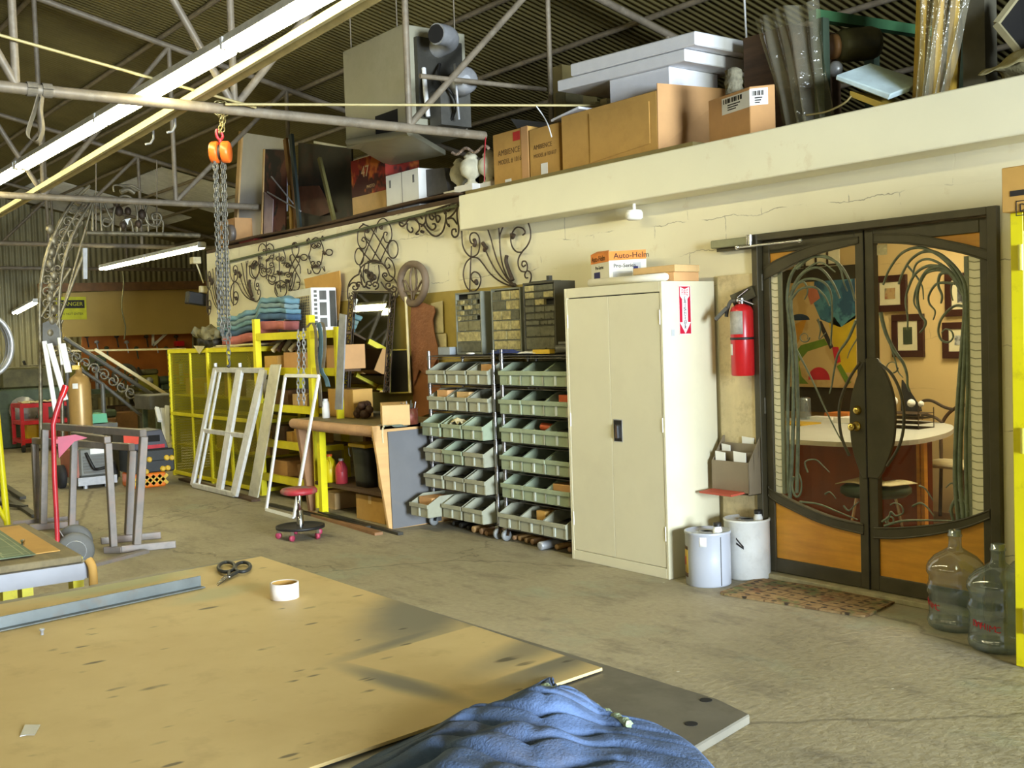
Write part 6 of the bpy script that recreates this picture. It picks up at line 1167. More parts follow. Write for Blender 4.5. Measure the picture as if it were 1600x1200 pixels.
tc = nd(nt, 'ShaderNodeTexCoord').outputs['Object']; w1, w2 = nd(nt, 'ShaderNodeTexWave', Scale=14.), nd(nt, 'ShaderNodeTexWave', Scale=14.); mp1, mp2 = nd(nt, 'ShaderNodeMapping'), nd(nt, 'ShaderNodeMapping'); mp1.inputs['Rotation'].default_value = (0, .8, 0); mp2.inputs['Rotation'].default_value = (0, -.8, 0)
for mp, w_ in ((mp1, w1), (mp2, w2)): nt.links.new(tc, mp.inputs[0]); nt.links.new(mp.outputs[0], w_.inputs[0])
ma = nd(nt, 'ShaderNodeMath', _operation='MAXIMUM'); nt.links.new(w1.outputs['Fac'], ma.inputs[0]); nt.links.new(w2.outputs['Fac'], ma.inputs[1]); gt = nd(nt, 'ShaderNodeMath', _operation='GREATER_THAN'); gt.inputs[1].default_value = .86; nt.links.new(ma.outputs[0], gt.inputs[0])
nt.links.new(gt.outputs[0], mx.inputs[0]); nt.links.new(tr.outputs[0], mx.inputs[1]); nt.links.new(bb.outputs[0], mx.inputs[2]); nt.links.new(mx.outputs[0], out.inputs[0]); _M['cage_mesh'] = mt
B().box(KX0 + f, KX1 - f, KF + .02, KF + .022, .06, KH - f).build('mesh_front', 'cage_mesh', kg); B().box(KX0 + .02, KX0 + .022, KF + f, KB - f, .06, KH - f).build('mesh_end', 'cage_mesh', kg)
B().box(KX0 + f, KX1 - f, KB - .03, KB - .028, .06, KH - f).build('back_sheet', mat('cage_yellow', S(128, 120, 26), .55, var=.1), kg)
for z in (.36, .95): B().box(KX0 + .05, KX1 - .05, KF + .05, KB - .05, z, z + .02).build('shelf', 'yellow_beam', kg)
B().box(KX0 + .02, KX1 - .02, KF + .02, KB - .02, KH - .004, KH + .004).build('roof_sheet', 'yellow_beam', kg)
for k in range(8):
    x = KX0 + .3 + .29 * k; z = (.971, .381)[k % 2]; carton('carton', x - .12, x + .12, KF + .14, KF + .36, z, z + (.18, .24, .14)[k % 3], ['card', 'machine_brown', 'cream_cloth', 'card_pale'][k % 4], '%s carton inside the yellow cage on its %s shelf' % (['first', 'second', 'third', 'fourth', 'fifth', 'sixth', 'seventh', 'eighth'][k], ['upper', 'lower'][k % 2]), 'cartons in the cage')
# folded blankets on the cage
zc = KH + .006
def blanket(label, px0, px1, z0, th, mt_, Y0=4.74, Y1=5.12, own=.0, sd=0.):
    """One layer of the pile: all layers share the same big folds, so they lie on each other."""
    xa, xb = fy(px0, 520, Y0).x, fy(px1, 520, Y0).x
    def fn(u, v):
        X = xa + (xb - xa) * u; lf = min(1, max(0, (X - rx[0] + .2) / .12)) * .105; W = .06 * noise.noise(V((X * 2.6, 1.7, .3))) + .03 * noise.noise(V((X * 6, v * 2, 2.))) * (z0 - zc) * 3
        zz = z0 + lf + W * min(1, (z0 - zc) * 5) + own * noise.noise(V((u * 5 + sd, v * 3, sd)))
        return (X, Y0 + .025 * noise.noise(V((u * 6, z0 * 9, 0))) + (Y1 - Y0 - .22 * min(1, max(0, (X + 10.7) / .2))) * v, max(zc + th + .002, zz))
    one(B().sheet(fn, 60, 8, th), 'folded_blanket', mt_, label, 'blanket', 'blankets piled on the cage')
blanket('cream cloth under the pink blanket on the cage', 330, 398, zc + .03, .022, 'cream_cloth')
blanket('pink blanket low in the pile on the yellow cage', 347, 447, zc + .125, .085, 'pink_cloth')
blanket('dark blue blanket above the pink one on the cage', 343, 448, zc + .19, .055, 'blue_cloth')
blanket('teal blanket in the middle of the pile on the cage', 338, 448, zc + .24, .042, 'teal_cloth')
blanket('pale teal blanket second from the top of the pile', 340, 447, zc + .29, .042, 'grey_cloth')
blanket('grey-teal blanket on top of the pile on the cage', 343, 449, zc + .345, .046, 'teal_cloth')
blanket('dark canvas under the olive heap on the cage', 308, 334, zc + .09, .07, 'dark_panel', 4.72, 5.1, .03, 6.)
blanket('olive canvas heap at the left end of the cage top', 300, 335, zc + .20, .09, 'olive_cloth', 4.70, 5.1, .10, 3.)
one(B().prism([fy(303, 540, 4.655), fy(320, 541, 4.655), fy(312, 553, 4.655)], (0, -.006, 0)), 'cloth_corner', 'cream_cloth', 'pointed cloth corner hanging over the cage top edge', 'cloth')
# ================================================================== leaning frames, stool, bars on the floor
fl, fm = fz(303, 760), fz(345, 770); fd = (fm - fl).normalized()
def lean(px, py, Y): return fy(px, py, Y)
af = T('window_frame', 'leaning aluminium window frame with three uprights in front of the cage', 'frame', fl)
tops = [lean(337, 576, 4.63), lean(375, 571, 4.63), lean(412, 574, 4.63)]
tops[1].z = tops[2].z = tops[0].z
x_at = [t_.x for t_ in tops]; bots = [V((x_at[i] + .12, 4.36, .03)) for i in range(3)]
bots = [fz(304, 758, .03), fz(344, 768, .03), fz(379, 772, .03)]
for q in bots: q.y = 4.37
for a, c_, w_ in zip(bots, tops, (.08, .14, .13)): B().bar(a, c_, w_, .035, (0, -1, 0)).build('upright', 'aluminium', af, bevel=.003)
for u, w_ in ((.005, .05), (.47, .045), (.99, .05)):
    B().bar(bots[0].lerp(tops[0], u), bots[2].lerp(tops[2], u), .03, w_, (0, -.2, 1)).build('rail', 'aluminium', af, bevel=.002)
q = bots[0] + V((.05, -.022, .02)); 
B().bar(bots[0].lerp(bots[1], .22) , tops[0].lerp(tops[1], .22), .03, .02, (0, -1, 0)).build('inner_stile', 'aluminium', af)
for k in (0, 1): B().cyl(tops[k] + V((.0, 0, .02)), tops[k] + V((.0, 0, .06)), .018, 10).build('end_knob', 'aluminium', af)
a, c_ = fz(396, 776, .005), lean(431, 570, 4.585); one(B().obox((a + c_) / 2, (c_ - a) / 2, (.11, .0, 0), (.0, .008, .004)), 'pale_board', mat('board_white', S(220, 214, 186), .6, var=.06, dirt=S(160, 150, 110), dirt_amt=.4, dscale=8), 'narrow pale board leaning at the right of the aluminium frame', 'board')
wf = T('screen_frame', 'thin white rectangular frame leaning before the yellow rack', 'frame', fz(437, 802))
W = [fz(416, 796, .012), fz(459, 808, .012), lean(498, 588, 4.40), lean(446, 588, 4.40)]; W[3].z = W[2].z
for i in range(4): B().bar(W[i], W[(i + 1) % 4], .03, .02, (0, -1, .3)).build('frame_bar', 'white_paint', wf, bevel=.002)
sp = fz(470, 840); sp = V((sp.x, sp.y, 0)); ss = T('shop_stool', 'low round stool with a worn red seat on casters', 'stool', sp)
B().lathe([(0, .345), (.12, .345), (.143, .355), (.145, .375), (.13, .392), (0, .398)], sp, n=32).build('seat', mat('seat_red', S(170, 46, 54), .5, var=.15, scale=9, dirt=S(120, 104, 92), dirt_amt=.9, dscale=6, dlo=.42, dhi=.6), ss)
B().lathe([(.028, .09), (.028, .22), (.018, .225), (.018, .345)], sp, n=16).build('column', 'chrome', ss)
B().lathe([(.05, .078), (.19, .078), (.19, .1), (.176, .1), (.16, .092), (.05, .092)], sp, n=36).build('foot_ring', 'black', ss)
for k in range(5):
    a = .4 + k * 2 * PI / 5; p = sp + V((.17 * math.cos(a), .17 * math.sin(a), 0)); o = B().box(p.x - .012, p.x + .012, p.y - .012, p.y + .012, .045, .078).build('caster_fork', 'chrome', ss)
    B().lathe([(.008, -.012), (.024, -.012), (.024, .012), (.008, .012)], p + V((0, 0, .025)), (math.cos(a + 1.2), math.sin(a + 1.2), 0), 14).build('caster_wheel', 'red_faded', o)
for k, (p, q_, w_) in enumerate((((478, 800), (592, 834), .07), ((500, 800), (626, 834), .045), ((420, 788), (575, 824), .05), ((285, 748), (400, 782), .09))):
    a, c_ = fz(*p, .012), fz(*q_, .012); one(B().bar(a, c_, w_, .022), 'steel_strip', ['leg_brown', 'dark_steel', 'dark_steel', 'dark_wood'][k], ['brown steel strip lying on the floor by the stool, nearest the viewer', 'thin dark steel strip on the floor beside the brown one', 'dark steel strip along the foot of the workbench', 'dark timber on the floor along the foot of the cage'][k], 'steel strip')
# ================================================================== storage deck over the office
DZ = 2.702
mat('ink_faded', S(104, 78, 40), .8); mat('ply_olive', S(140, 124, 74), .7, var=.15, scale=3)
one(B().box(-7.55, -4.98, 5.285, 6.2, DZ, 2.738), 'deck_sheet', 'ply_olive', 'olive plywood sheet under the long carton on the storage deck', 'sheet')
one(B().sheet(lambda u, v: (-12.6 + 5.0 * u, 5.2 + .5 * v, 2.728 + .012 * math.sin(u * 9) + .01 * v), 30, 3, .012), 'deck_plank', 'dark_wood', 'warped dark plank edge along the top of the cream wall', 'plank')
def mz(px, py, Y): return fy(px, py, Y)
# long carton
Y0 = 5.31; z0 = 2.742; xa, xb = mz(879, 262, Y0).x, mz(1028, 232, Y0).x; zt = mz(950, 162, Y0).z
lc = T('long_carton', 'long tan carton with a big open end flap on the storage deck', 'box', ((xa + xb) / 2, Y0, z0))
B().box(xa, xb, Y0, Y0 + .62, z0, zt).build('carton_body', 'card', lc, bevel=.004)
xs = mz(921, 200, Y0 - .005).x; B().prism([(xs, Y0 - .006, z0 + .005), (xb - .07, Y0 - .006, z0 + .05), (xb - .07, Y0 - .006, zt - .06), (xs, Y0 - .006, zt - .035)], (0, .005, 0)).build('side_panel', 'card', lc)
q = mz(1026, 130, Y0); B().prism([(xb, Y0, z0), V((q.x, Y0, q.z)), (q.x + .12, Y0 + .62, q.z + .0), (xb + .04, Y0 + .62, z0)], (.006, 0, 0)).build('end_flap', 'card_end', lc)
lzt = zt
# carton pair with the printed words
def ambience(label, pxa, pxb, pyb, pyt, Y):
    xa, xb = mz(pxa, pyb, Y).x, mz(pxb, pyb, Y).x; zt = mz(pxa, pyt, Y).z; t = T('printed_carton', label, 'box', ((xa + xb) / 2, Y, 2.742))
    B().box(xa, xb, Y, Y + .5, 2.742, zt).build('carton_body', 'card', t, bevel=.004); H = zt - 2.742; W = xb - xa
    text('AMBIENCE', (xa + W * .14, Y - .001, 2.742 + H * .60), (1, 0, 0), (0, 0, 1), W * .14, 'ink_faded', t, sx=.95)
    text('MODEL # 101617', (xa + W * .14, Y - .001, 2.742 + H * .42), (1, 0, 0), (0, 0, 1), W * .12, 'ink_faded', t, sx=.85)
    return t, xa, xb, zt, H, W
t, xa, xb, zt, H, W = ambience('left carton printed with two lines, pale tape along its right side', 772, 827, 278, 211, 5.33)
B().box(xb - .085, xb + .001, 5.327, 5.33, 2.742, zt + .001).build('tape_band', 'card_end', t); B().box(xb - .19, xb - .1, 5.3285, 5.3295, zt - .09, zt - .02).build('red_print', 'ink_red', t); B().box(xa + .15, xa + .23, 5.3275, 5.3295, 2.743, 2.77).build('paper_tag', 'paper_white', t)
t, xa, xb, zt, H, W = ambience('right carton printed with two lines, with a white paper strip', 828.5, 875, 268, 203, 5.33)
B().box(xa + W * .38, xa + W * .6, 5.3275, 5.3295, 2.745, 2.83).build('paper_tag', 'paper_white', t); B().obox(((xa + xb) / 2, 5.6, zt + .03), (W / 2, 0, .02), (0, .1, .03), (0, -.001, .003)).build('flap', 'card_end', t)
# styrofoam
Ys = 5.42; a, c_ = mz(1046, 92, Ys), mz(870, 140, Ys); zA = mz(952, 160, Ys).z
sf = T('styrofoam_slab', 'big stepped white styrofoam slab balanced on the foam block', 'styrofoam', (a.x - .4, Ys + .4, zA))
x0, x1 = mz(871, 140, Ys).x, mz(1070, 80, Ys).x; zz0 = mz(1070, 95, Ys).z; zz1 = mz(1088, 70, Ys).z; zz2 = mz(1088, 48, Ys).z
tilt = (mz(871, 143, Ys).z - mz(1070, 95, Ys).z) / (x0 - x1)
def tb(x0, x1, y0, y1, z0, z1): return [V((x, y, z + tilt * (x - x1))) for x, y, z in ((x0, y0, z0), (x1, y0, z0), (x1, y0, z1), (x0, y0, z1))], V((0, y1 - y0, 0))
p, d = tb(x0, x1, Ys, Ys + .62, zz0, zz1); B().prism(p, d).build('lower_step', 'styrofoam', sf, bevel=.006)
p, d = tb(mz(893, 125, Ys).x, mz(1088, 60, Ys).x, Ys - .01, Ys + .72, zz1 + .0005, zz2); B().prism(p, d).build('upper_step', 'styrofoam', sf, bevel=.008)
xa, xb = mz(953, 155, Ys + .03).x, mz(1046, 120, Ys + .03).x
one(B().prism([(xa, Ys + .03, lzt + .004), (xb, Ys + .03, lzt + .004), (xb, Ys + .03, zz0 + tilt * (xb - x1) - .002), (xa, Ys + .03, zz0 + tilt * (xa - x1) - .002)], (0, .48, 0)), 'foam_block', 'styrofoam', 'white styrofoam block standing on the long carton under the slab', 'styrofoam', bevel=.005)
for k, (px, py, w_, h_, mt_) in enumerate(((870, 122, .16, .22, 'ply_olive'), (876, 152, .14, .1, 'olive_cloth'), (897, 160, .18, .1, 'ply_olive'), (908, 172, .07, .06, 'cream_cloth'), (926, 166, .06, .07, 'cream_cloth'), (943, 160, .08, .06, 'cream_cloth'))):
    Yk = 6.65 if k in (0, 2) else 6.3; q = mz(px, py, Yk); zb_ = 2.703
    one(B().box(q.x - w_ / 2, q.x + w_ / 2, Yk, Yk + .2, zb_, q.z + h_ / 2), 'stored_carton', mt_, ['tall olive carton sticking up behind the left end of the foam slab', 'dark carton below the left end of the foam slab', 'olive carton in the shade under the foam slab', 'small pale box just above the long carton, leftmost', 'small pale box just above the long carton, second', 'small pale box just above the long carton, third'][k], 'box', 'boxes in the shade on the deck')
q = mz(885, 183, 5.4); one(B().obox((q.x + .05, 5.42, mz(895, 180, 5.42).z), (.16, 0, .02), (0, .08, .0), (-.001, 0, .008)), 'foam_strip', 'styrofoam', 'white foam strip lying on the left end of the long carton', 'foam strip')
q = mz(828, 200, 5.62); one(B().prism([mz(798, 186, 5.75), mz(852, 192, 5.75), mz(870, 200, 5.6), mz(812, 206, 5.6)], (0, .004, .004)), 'box_flap', 'grey_board', 'grey card flap sticking up behind the printed cartons', 'card')
# labelled carton and the carved head on it
Yl = 5.26; xa, xm_, xb = mz(1108, 215, 5.36).x, mz(1170, 205, Yl).x, mz(1209, 198, 5.34).x; zt = mz(1168, 135, Yl).z
lb = T('labelled_carton', 'tan carton with a white barcode label wrapped round its corner', 'box', (xm_, Yl, DZ))
A_ = [V((xa, 5.36, DZ)), V((xm_, 5.275, DZ)), V((xb, 5.36, DZ)), V((xa + xb - xm_, 5.46, DZ))]; h_ = zt - DZ; e = V((0, 0, 1))
B().prism(A_, e * h_).build('carton_body', 'card_end', lb, bevel=.004)
def lface(k, u0, u1, v0, v1, off): d_ = A_[k + 1] - A_[k]; n_ = V((d_.y, -d_.x, 0)).normalized(); return [A_[k] + d_ * u + e * (h_ * v) + n_ * off for u, v in ((u0, v0), (u1, v0), (u1, v1), (u0, v1))], -n_ * .0008
b = B()
for k, u0, u1, v0, v1 in ((0, .34, 1., .58, .93), (1, 0., .72, .60, .95)): p, n_ = lface(k, u0, u1, v0, v1, .0012); b.prism(p, n_)
b.build('paper_label', 'paper_white', lb); b = B()
for k, u0 in ((0, .38), (1, .1)):
    for i in range(9): p, n_ = lface(k, u0 + .05 * i, u0 + .05 * i + (.02 + .012 * (i % 3)), .80, .90, .0022); b.prism(p, n_)
    for i in range(3): p, n_ = lface(k, u0 + .1, u0 + .4 - .05 * i, .74 - .05 * i, .765 - .05 * i, .0022); b.prism(p, n_)
b.build('barcode', 'ink', lb)
q = V(((xa + xb) / 2 - .06, 5.37, zt + .001)); hd = T('carved_head', 'small carved grey stone head standing on the labelled carton', 'carving', q)
B().sheet(lambda u, v: q + V(((.052 + .012 * noise.noise(V((math.cos(2 * PI * u) * 2, math.sin(2 * PI * u) * 2, v * 5)))) * math.cos(2 * PI * u) * (1. if v < .75 else 1.15 - .9 * (v - .75)), (.052 + .012 * noise.noise(V((math.cos(2 * PI * u) * 2, math.sin(2 * PI * u) * 2, v * 5)))) * math.sin(2 * PI * u), .15 * v)), 24, 14).lathe([(.055, 0), (.055, .012)], q, n=20).ball(q + V((0, 0, .14)), .052, .052, .03).build('carved_stone', mat('stone', S(120, 114, 92), .85, var=.3, scale=30, bump=.8, bscale=40), hd)
# plastic drapes, machine with motor
glassy('drape_clear', (.93, .91, .80), .12, .14, .20, (.50, .46, .32), .9, 12.)
def drape(label, topw, botw, Y, Yd, waves, cat='plastic sheet'):
    """Clear sheet hanging in folds; topw and botw are (left, right, height) marks at depth Y."""
    (xl, xr, zt), (bl, br, zb_) = topw, botw
    def fn(u, v):
        x = (xl + (xr - xl) * u) * (1 - v) + (bl + (br - bl) * u) * v; f = math.sin(u * waves * PI + 2 * noise.noise(V((u * 3, v, 5)))) * (.008 + .028 * v) + .03 * noise.noise(V((u * 6, v * 2, Y)))
        y = Y + f + Yd * abs(u - .5) * 2; return (x, y, zt + (zb_ - zt) * v + .03 * noise.noise(V((u * 4, 0, Y))) * (1 - v))
    return one(B().sheet(fn, 90, 24), 'plastic_drape', 'drape_clear', label, cat)
g1 = T('motor_stand', 'green steel stand with an electric motor, half covered in plastic on the deck', 'machine', mz(1300, 180, 5.6))
gp = mat('stand_green', S(64, 78, 62), .5, .3, var=.15); Yg = 5.56
a, c_ = mz(1283, 30, Yg), mz(1292, 182, Yg); zc_ = a.z
for x, y in ((a.x, Yg), (a.x, Yg + .5), (a.x + .62, Yg), (a.x + .62, Yg + .5)):
    if x > a.x + .1 and y < Yg + .2: continue
    B().box(x - .035, x + .035, y - .03, y + .03, DZ, zc_).build('upright', gp, g1)
B().bar((a.x - .04, Yg - .03, zc_ + .03), (a.x + .1, Yg + 1.0, zc_ + .03), .06, .06).build('top_bar', mat('stand_green2', S(54, 96, 60), .5, .2), g1)
mq = mz(1312, 72, 5.75); B().lathe([(.03, -.02), (.085, -.01), (.1, .02), (.1, .2), (.085, .24), (.03, .25)], mq, (.6, 1, .1), 20).build('motor', 'machine_olive', g1)
B().lathe([(.01, -.05), (.075, -.05), (.075, -.02), (.01, -.02)], mq, (.6, 1, .1), 20).build('pulley', 'machine_brown', g1)
B().ball(mz(1305, 108, 5.7), .05, .04, .05).build('casting', 'galvanised', g1)
drape('clear plastic sheet draped over the green stand, left of the motor', (mz(1178, 45, 5.5).x, mz(1276, 2, 5.5).x, mz(1235, 10, 5.5).z), (mz(1212, 188, 5.42).x, mz(1288, 178, 5.42).x, DZ + .02), 5.46, .06, 9)
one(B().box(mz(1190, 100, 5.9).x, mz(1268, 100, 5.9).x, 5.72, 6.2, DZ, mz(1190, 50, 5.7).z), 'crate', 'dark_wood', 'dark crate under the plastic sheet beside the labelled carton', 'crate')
Yt = 5.33; tq = [mz(1306, 117, Yt), mz(1392, 147, Yt), mz(1388, 157, Yt), mz(1305, 125, Yt)]
ty = T('white_tray', 'pale blue-white tray tilted on the edge of the storage deck', 'tray', tq[2]); B().prism(tq, (.02, .3, .10)).build('tray_shell', mat('tray_white', S(206, 226, 226), .35), ty, bevel=.006)
one(B().prism([mz(1328, 142, 5.34), mz(1386, 163, 5.34), mz(1382, 172, 5.34), mz(1328, 151, 5.34)], (.02, .3, 0)), 'yellow_board', mat('board_yellow', S(176, 146, 56), .6), 'yellow board under the white tray on the deck', 'board')
one(B().tube(smooth_line([mz(1260, 180, 5.30), mz(1290, 175, 5.3), mz(1318, 162, 5.3), mz(1330, 150, 5.32)], 5), .006, 6), 'dry_stick', 'ply_olive', 'thin dry stick lying by the yellow board on the deck', 'stick')
xa, xb = mz(1424, 60, 5.5).x, mz(1500, 60, 5.5).x
for k in range(3): one(B().bar((xa + .02 + .07 * k, 5.53 + .04 * k, DZ), (xa + .06 + .085 * k, 5.56 + .04 * k, 3.62), .085, .03), 'timber_plank', mat('plank_ochre', S(176, 140, 50), .6, var=.2, stretch=(6, 6, .6)), ['leftmost timber plank wrapped in plastic on the deck', 'middle timber plank wrapped in plastic on the deck', 'rightmost timber plank wrapped in plastic on the deck'][k], 'plank', 'planks in plastic')
drape('clear plastic sheet wrapped over the upright planks on the deck', (mz(1428, 0, 5.4).x, mz(1540, 0, 5.4).x, 3.58), (mz(1420, 152, 5.36).x, mz(1462, 142, 5.36).x, DZ + .01), 5.4, .05, 10)
one(B().box(mz(1505, 130, 5.62).x, mz(1540, 130, 5.62).x, 5.62, 5.74, DZ, 3.5), 'grey_column', mat('column_grey', S(84, 80, 64), .6, var=.12), 'grey upright post right of the wrapped planks on the deck', 'post')
fr_ = T('picture_frame', 'dark board with a pale edge leaning at the top right corner of the picture', 'frame', mz(1590, 110, 5.5)); F4 = [mz(1557, 38, 5.5), mz(1592, -8, 5.6), mz(1660, 50, 5.6), mz(1604, 95, 5.5)]
B().prism(F4, (0, .015, 0)).build('board_face', 'gap_black', fr_)
for i in (0, 3): B().bar(F4[i], F4[(i + 1) % 4], .03, .03, (0, 1, 0)).build('edge_strip', mat('edge_pale', S(150, 140, 104), .6), fr_)
one(B().sheet(lambda u, v: V((mz(1528, 120, 5.36).x + .5 * u, 5.36 + .35 * v, DZ + .01 + (.13 + .10 * u) * math.sin(PI * min(1, .15 + v)) ** .7 * (.85 + .4 * noise.noise(V((u * 5, v * 4, 1)))))), 26, 14, .004), 'canvas_bundle', mat('canvas_cream', S(176, 166, 120), .9, var=.15, bump=.4), 'cream canvas bundle at the right end of the deck', 'cloth')
# left half of the deck
white = one(B().prism([mz(365, 384, 5.62), mz(404, 378, 5.62), mz(412, 330, 5.62), mz(447, 330, 5.62), mz(452, 218, 5.62), mz(373, 206, 5.62)], (0, .02, 0)), 'white_board', mat('board_grey_white', S(206, 206, 208), .6, var=.03), 'tall white board leaning at the far end of the deck', 'board')
one(B().prism([mz(363, 384, 5.60), mz(368, 383, 5.60), mz(378, 206, 5.60), mz(373, 205, 5.60)], (0, .03, 0)), 'card_edge', 'card_pale', 'tan cardboard edge along the left of the tall white board', 'cardboard')
pr_ = T('poster_board', 'dark red and black poster board leaning on the white board', 'board', mz(430, 365, 5.55)); B().prism([mz(409, 372, 5.56), mz(446, 364, 5.56), mz(447, 235, 5.56), mz(414, 233, 5.56)], (0, .012, 0)).build('board_face', artmat('poster_dark', [S(60, 34, 30), S(20, 16, 18), S(100, 52, 44)], 3.), pr_)
B().bar(mz(409, 372, 5.555), mz(413, 233, 5.555), .03, .02, (0, 1, 0)).build('edge_strip', 'card_pale', pr_)
one(B().prism([mz(412, 370, 5.545), mz(425, 367, 5.545), mz(427, 312, 5.545), mz(413, 300, 5.545)], (0, .008, 0)), 'pink_board', mat('pink_grey', S(176, 156, 158), .7), 'pinkish board at the foot of the dark poster board', 'board')
for k, (p, q, w_, mt_) in enumerate((((462, 362), (446, 217), .07, mat('plank_brown', S(110, 76, 30), .6, var=.25, stretch=(6, 6, .5))), ((456, 366), (452, 290), .03, mat('plank_gold', S(150, 110, 34), .5)), ((469, 362), (455, 210), .06, mat('post_dark', S(38, 48, 44), .5)), ((524, 352), (499, 247), .045, mat('stick_olive', S(112, 104, 56), .7, var=.2)))):
    a, c_ = mz(*p, 5.50 - .03 * k), mz(*q, 5.52 - .03 * k); one(B().bar(a, c_, w_, .03, (0, -1, 0)), ['plank', 'gold_strip', 'dark_post', 'rough_stick'][k], mt_, ['brown plank standing right of the dark poster board', 'thin gold strip at the foot of the brown plank', 'dark green post standing left of the big dark board', 'rough olive stick leaning on the big dark board'][k], ['plank', 'strip', 'post', 'stick'][k])
for k, (p, q) in enumerate((((418, 300), (470, 330)), ((424, 276), (458, 318)))): one(B().tube([mz(*p, 5.5), mz(*q, 5.44)], .008, 6), 'thin_rod', 'galvanised', ['thin grey rod slanting across the dark poster board, lower one', 'thin grey rod slanting across the dark poster board, upper one'][k], 'rod')
one(B().prism([mz(466, 360, 5.60), mz(551, 336, 5.60), mz(549, 232, 5.60), mz(466, 223, 5.60)], (0, .02, 0)), 'dark_board', mat('board_dark', S(44, 40, 32), .5, var=.3, scale=2.5, dirt=S(90, 50, 34), dirt_amt=.6, dscale=3.), 'big dark board on the deck left of the red printed carton', 'board')
one(B().prism([mz(490, 224, 5.62), mz(545, 233, 5.62), mz(545, 230, 5.62), mz(490, 220, 5.62)], (0, .02, 0)), 'white_strip', 'white_paint', 'narrow white strip on the top edge of the big dark board', 'strip')
one(B().prism([mz(458, 292, 5.56), mz(498, 290, 5.56), mz(520, 330, 5.56), mz(500, 338, 5.56), mz(466, 330, 5.56)], (0, .006, 0)), 'paper_wrap', mat('wrap_brown', S(90, 52, 36), .5, var=.3), 'brown wrapped bundle before the big dark board', 'bundle')
xa, xb = mz(551, 330, 5.42).x, mz(604, 318, 5.42).x; za, zb_ = mz(576, 303, 5.42).z, mz(576, 244, 5.42).z
rc = T('printed_carton', 'red and orange printed carton with a large 47 on the deck', 'box', ((xa + xb) / 2, 5.42, DZ)); B().box(xa, xb, 5.42, 5.8, za + .001, zb_).build('carton_body', artmat('print_fire', [S(150, 40, 20), S(206, 110, 40), S(70, 24, 16)], 3.5), rc)
text('47', (xa + (xb - xa) * .3, 5.419, (za + zb_) / 2 + .04), (1, 0, 0), (0, 0, 1), .15, 'card_pale', rc, sx=1.0); text('PHOTO', (xa + (xb - xa) * .45, 5.419, za + .07), (1, 0, 0), (0, 0, 1), .045, 'card_pale', rc)
carton('tan_carton', xa, xb, 5.42, 5.8, DZ, za, 'card_pale', 'tan carton under the red printed carton')
xa, xb = mz(604, 315, 5.34).x, mz(655, 308, 5.34).x; zt = mz(630, 268, 5.34).z
wc_ = T('white_carton', 'white taped carton next to the red printed carton', 'box', ((xa + xb) / 2, 5.34, DZ)); B().box(xa, xb, 5.34, 5.62, DZ, zt).build('carton_body', 'paper_white', wc_, bevel=.004); B().box((xa + xb) / 2 - .004, (xa + xb) / 2 + .004, 5.3385, 5.3395, DZ, zt).box(xa + .06, xa + .09, 5.3385, 5.3395, zt - .12, zt - .05).box(xb - .1, xb - .07, 5.3385, 5.3395, zt - .12, zt - .05).build('printed_mark', 'grey_board', wc_)
one(B().prism([mz(655, 310, 5.42), mz(700, 300, 5.42), mz(694, 262, 5.42), mz(656, 266, 5.42)], (0, .2, 0)), 'grey_sack', mat('sack_grey', S(80, 76, 72), .8, var=.2), 'dark grey sack right of the white taped carton', 'sack')
one(B().sheet(lambda u, v: V((mz(650, 262, 5.6).x + .75 * u, 5.55 + .3 * v, 3.02 - .02 * u + .06 * math.sin(PI * v) * (1 + noise.noise(V((u * 6, v * 4, 3)))))), 20, 8, .01), 'magazine_heap', artmat('mag', [S(160, 60, 30), S(120, 100, 40), S(60, 110, 100)], 6.), 'red and green printed sheets heaped under the heater', 'papers')
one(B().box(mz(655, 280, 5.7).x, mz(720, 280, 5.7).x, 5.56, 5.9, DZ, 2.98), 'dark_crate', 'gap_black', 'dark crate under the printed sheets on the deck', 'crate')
for k, (px, py, Yv, s_) in enumerate(((736, 262, 5.36, 1.0), (718, 268, 5.46, .9), (764, 252, 5.44, .95))):
    q = mz(px, py, Yv); z = DZ + .09; x = q.x; ub = T('urn_finial', ['cream carved urn in the middle of the three left of the printed cartons', 'cream carved urn farthest left of the three', 'cream carved urn nearest the printed cartons'][k], 'urn', (x, Yv, z), 'cream urns on the deck')
    B().lathe([(.055 * s_, 0), (.06 * s_, .012), (.035 * s_, .03), (.032 * s_, .05), (.085 * s_, .09), (.098 * s_, .14), (.085 * s_, .19), (.05 * s_, .22), (.06 * s_, .235), (.03 * s_, .27), (0, .28)], (x, Yv, z + .001), n=22).build('urn_body', 'urn_white', ub)
    one(B().box(x - .14, x + .12, Yv - .08, Yv + .09, DZ + .037 * 1, z) if x > -7.4 else B().box(x - .14, x + .12, Yv - .08, Yv + .09, 2.739, z), 'foam_cube', 'paper_white', ['white block under the middle urn', 'white block under the leftmost urn', 'white block under the urn by the printed cartons'][k], 'block', 'white blocks under the urns')
b = B(); 
b.tube([mz(706 + .55 * k, 238 + 4 * math.sin(k * .12) - .06 * k, 5.29) for k in range(105)], [.004 + .011 * abs(math.sin(k * .8)) for k in range(105)], 6)
one(b, 'bead_garland', mat('bead_dark', S(150, 130, 112), .4, var=.4, scale=40), 'string of beads hung over the cream urns', 'garland')
one(B().tube(smooth_line([mz(759, 214, 5.29), mz(757, 245, 5.27), mz(757, 284, 5.27)], 5), .005, 6), 'red_wire', 'red_dirty', 'thin red wire hanging from the truss end to the deck', 'wire')
one(B().box(WX + .05, WX + .6, 5.4, 5.9, DZ, mz(330, 352, 5.4).z + .02), 'end_carton', 'card_end', 'pinkish brown carton at the far end of the deck behind the hoist chain', 'box')
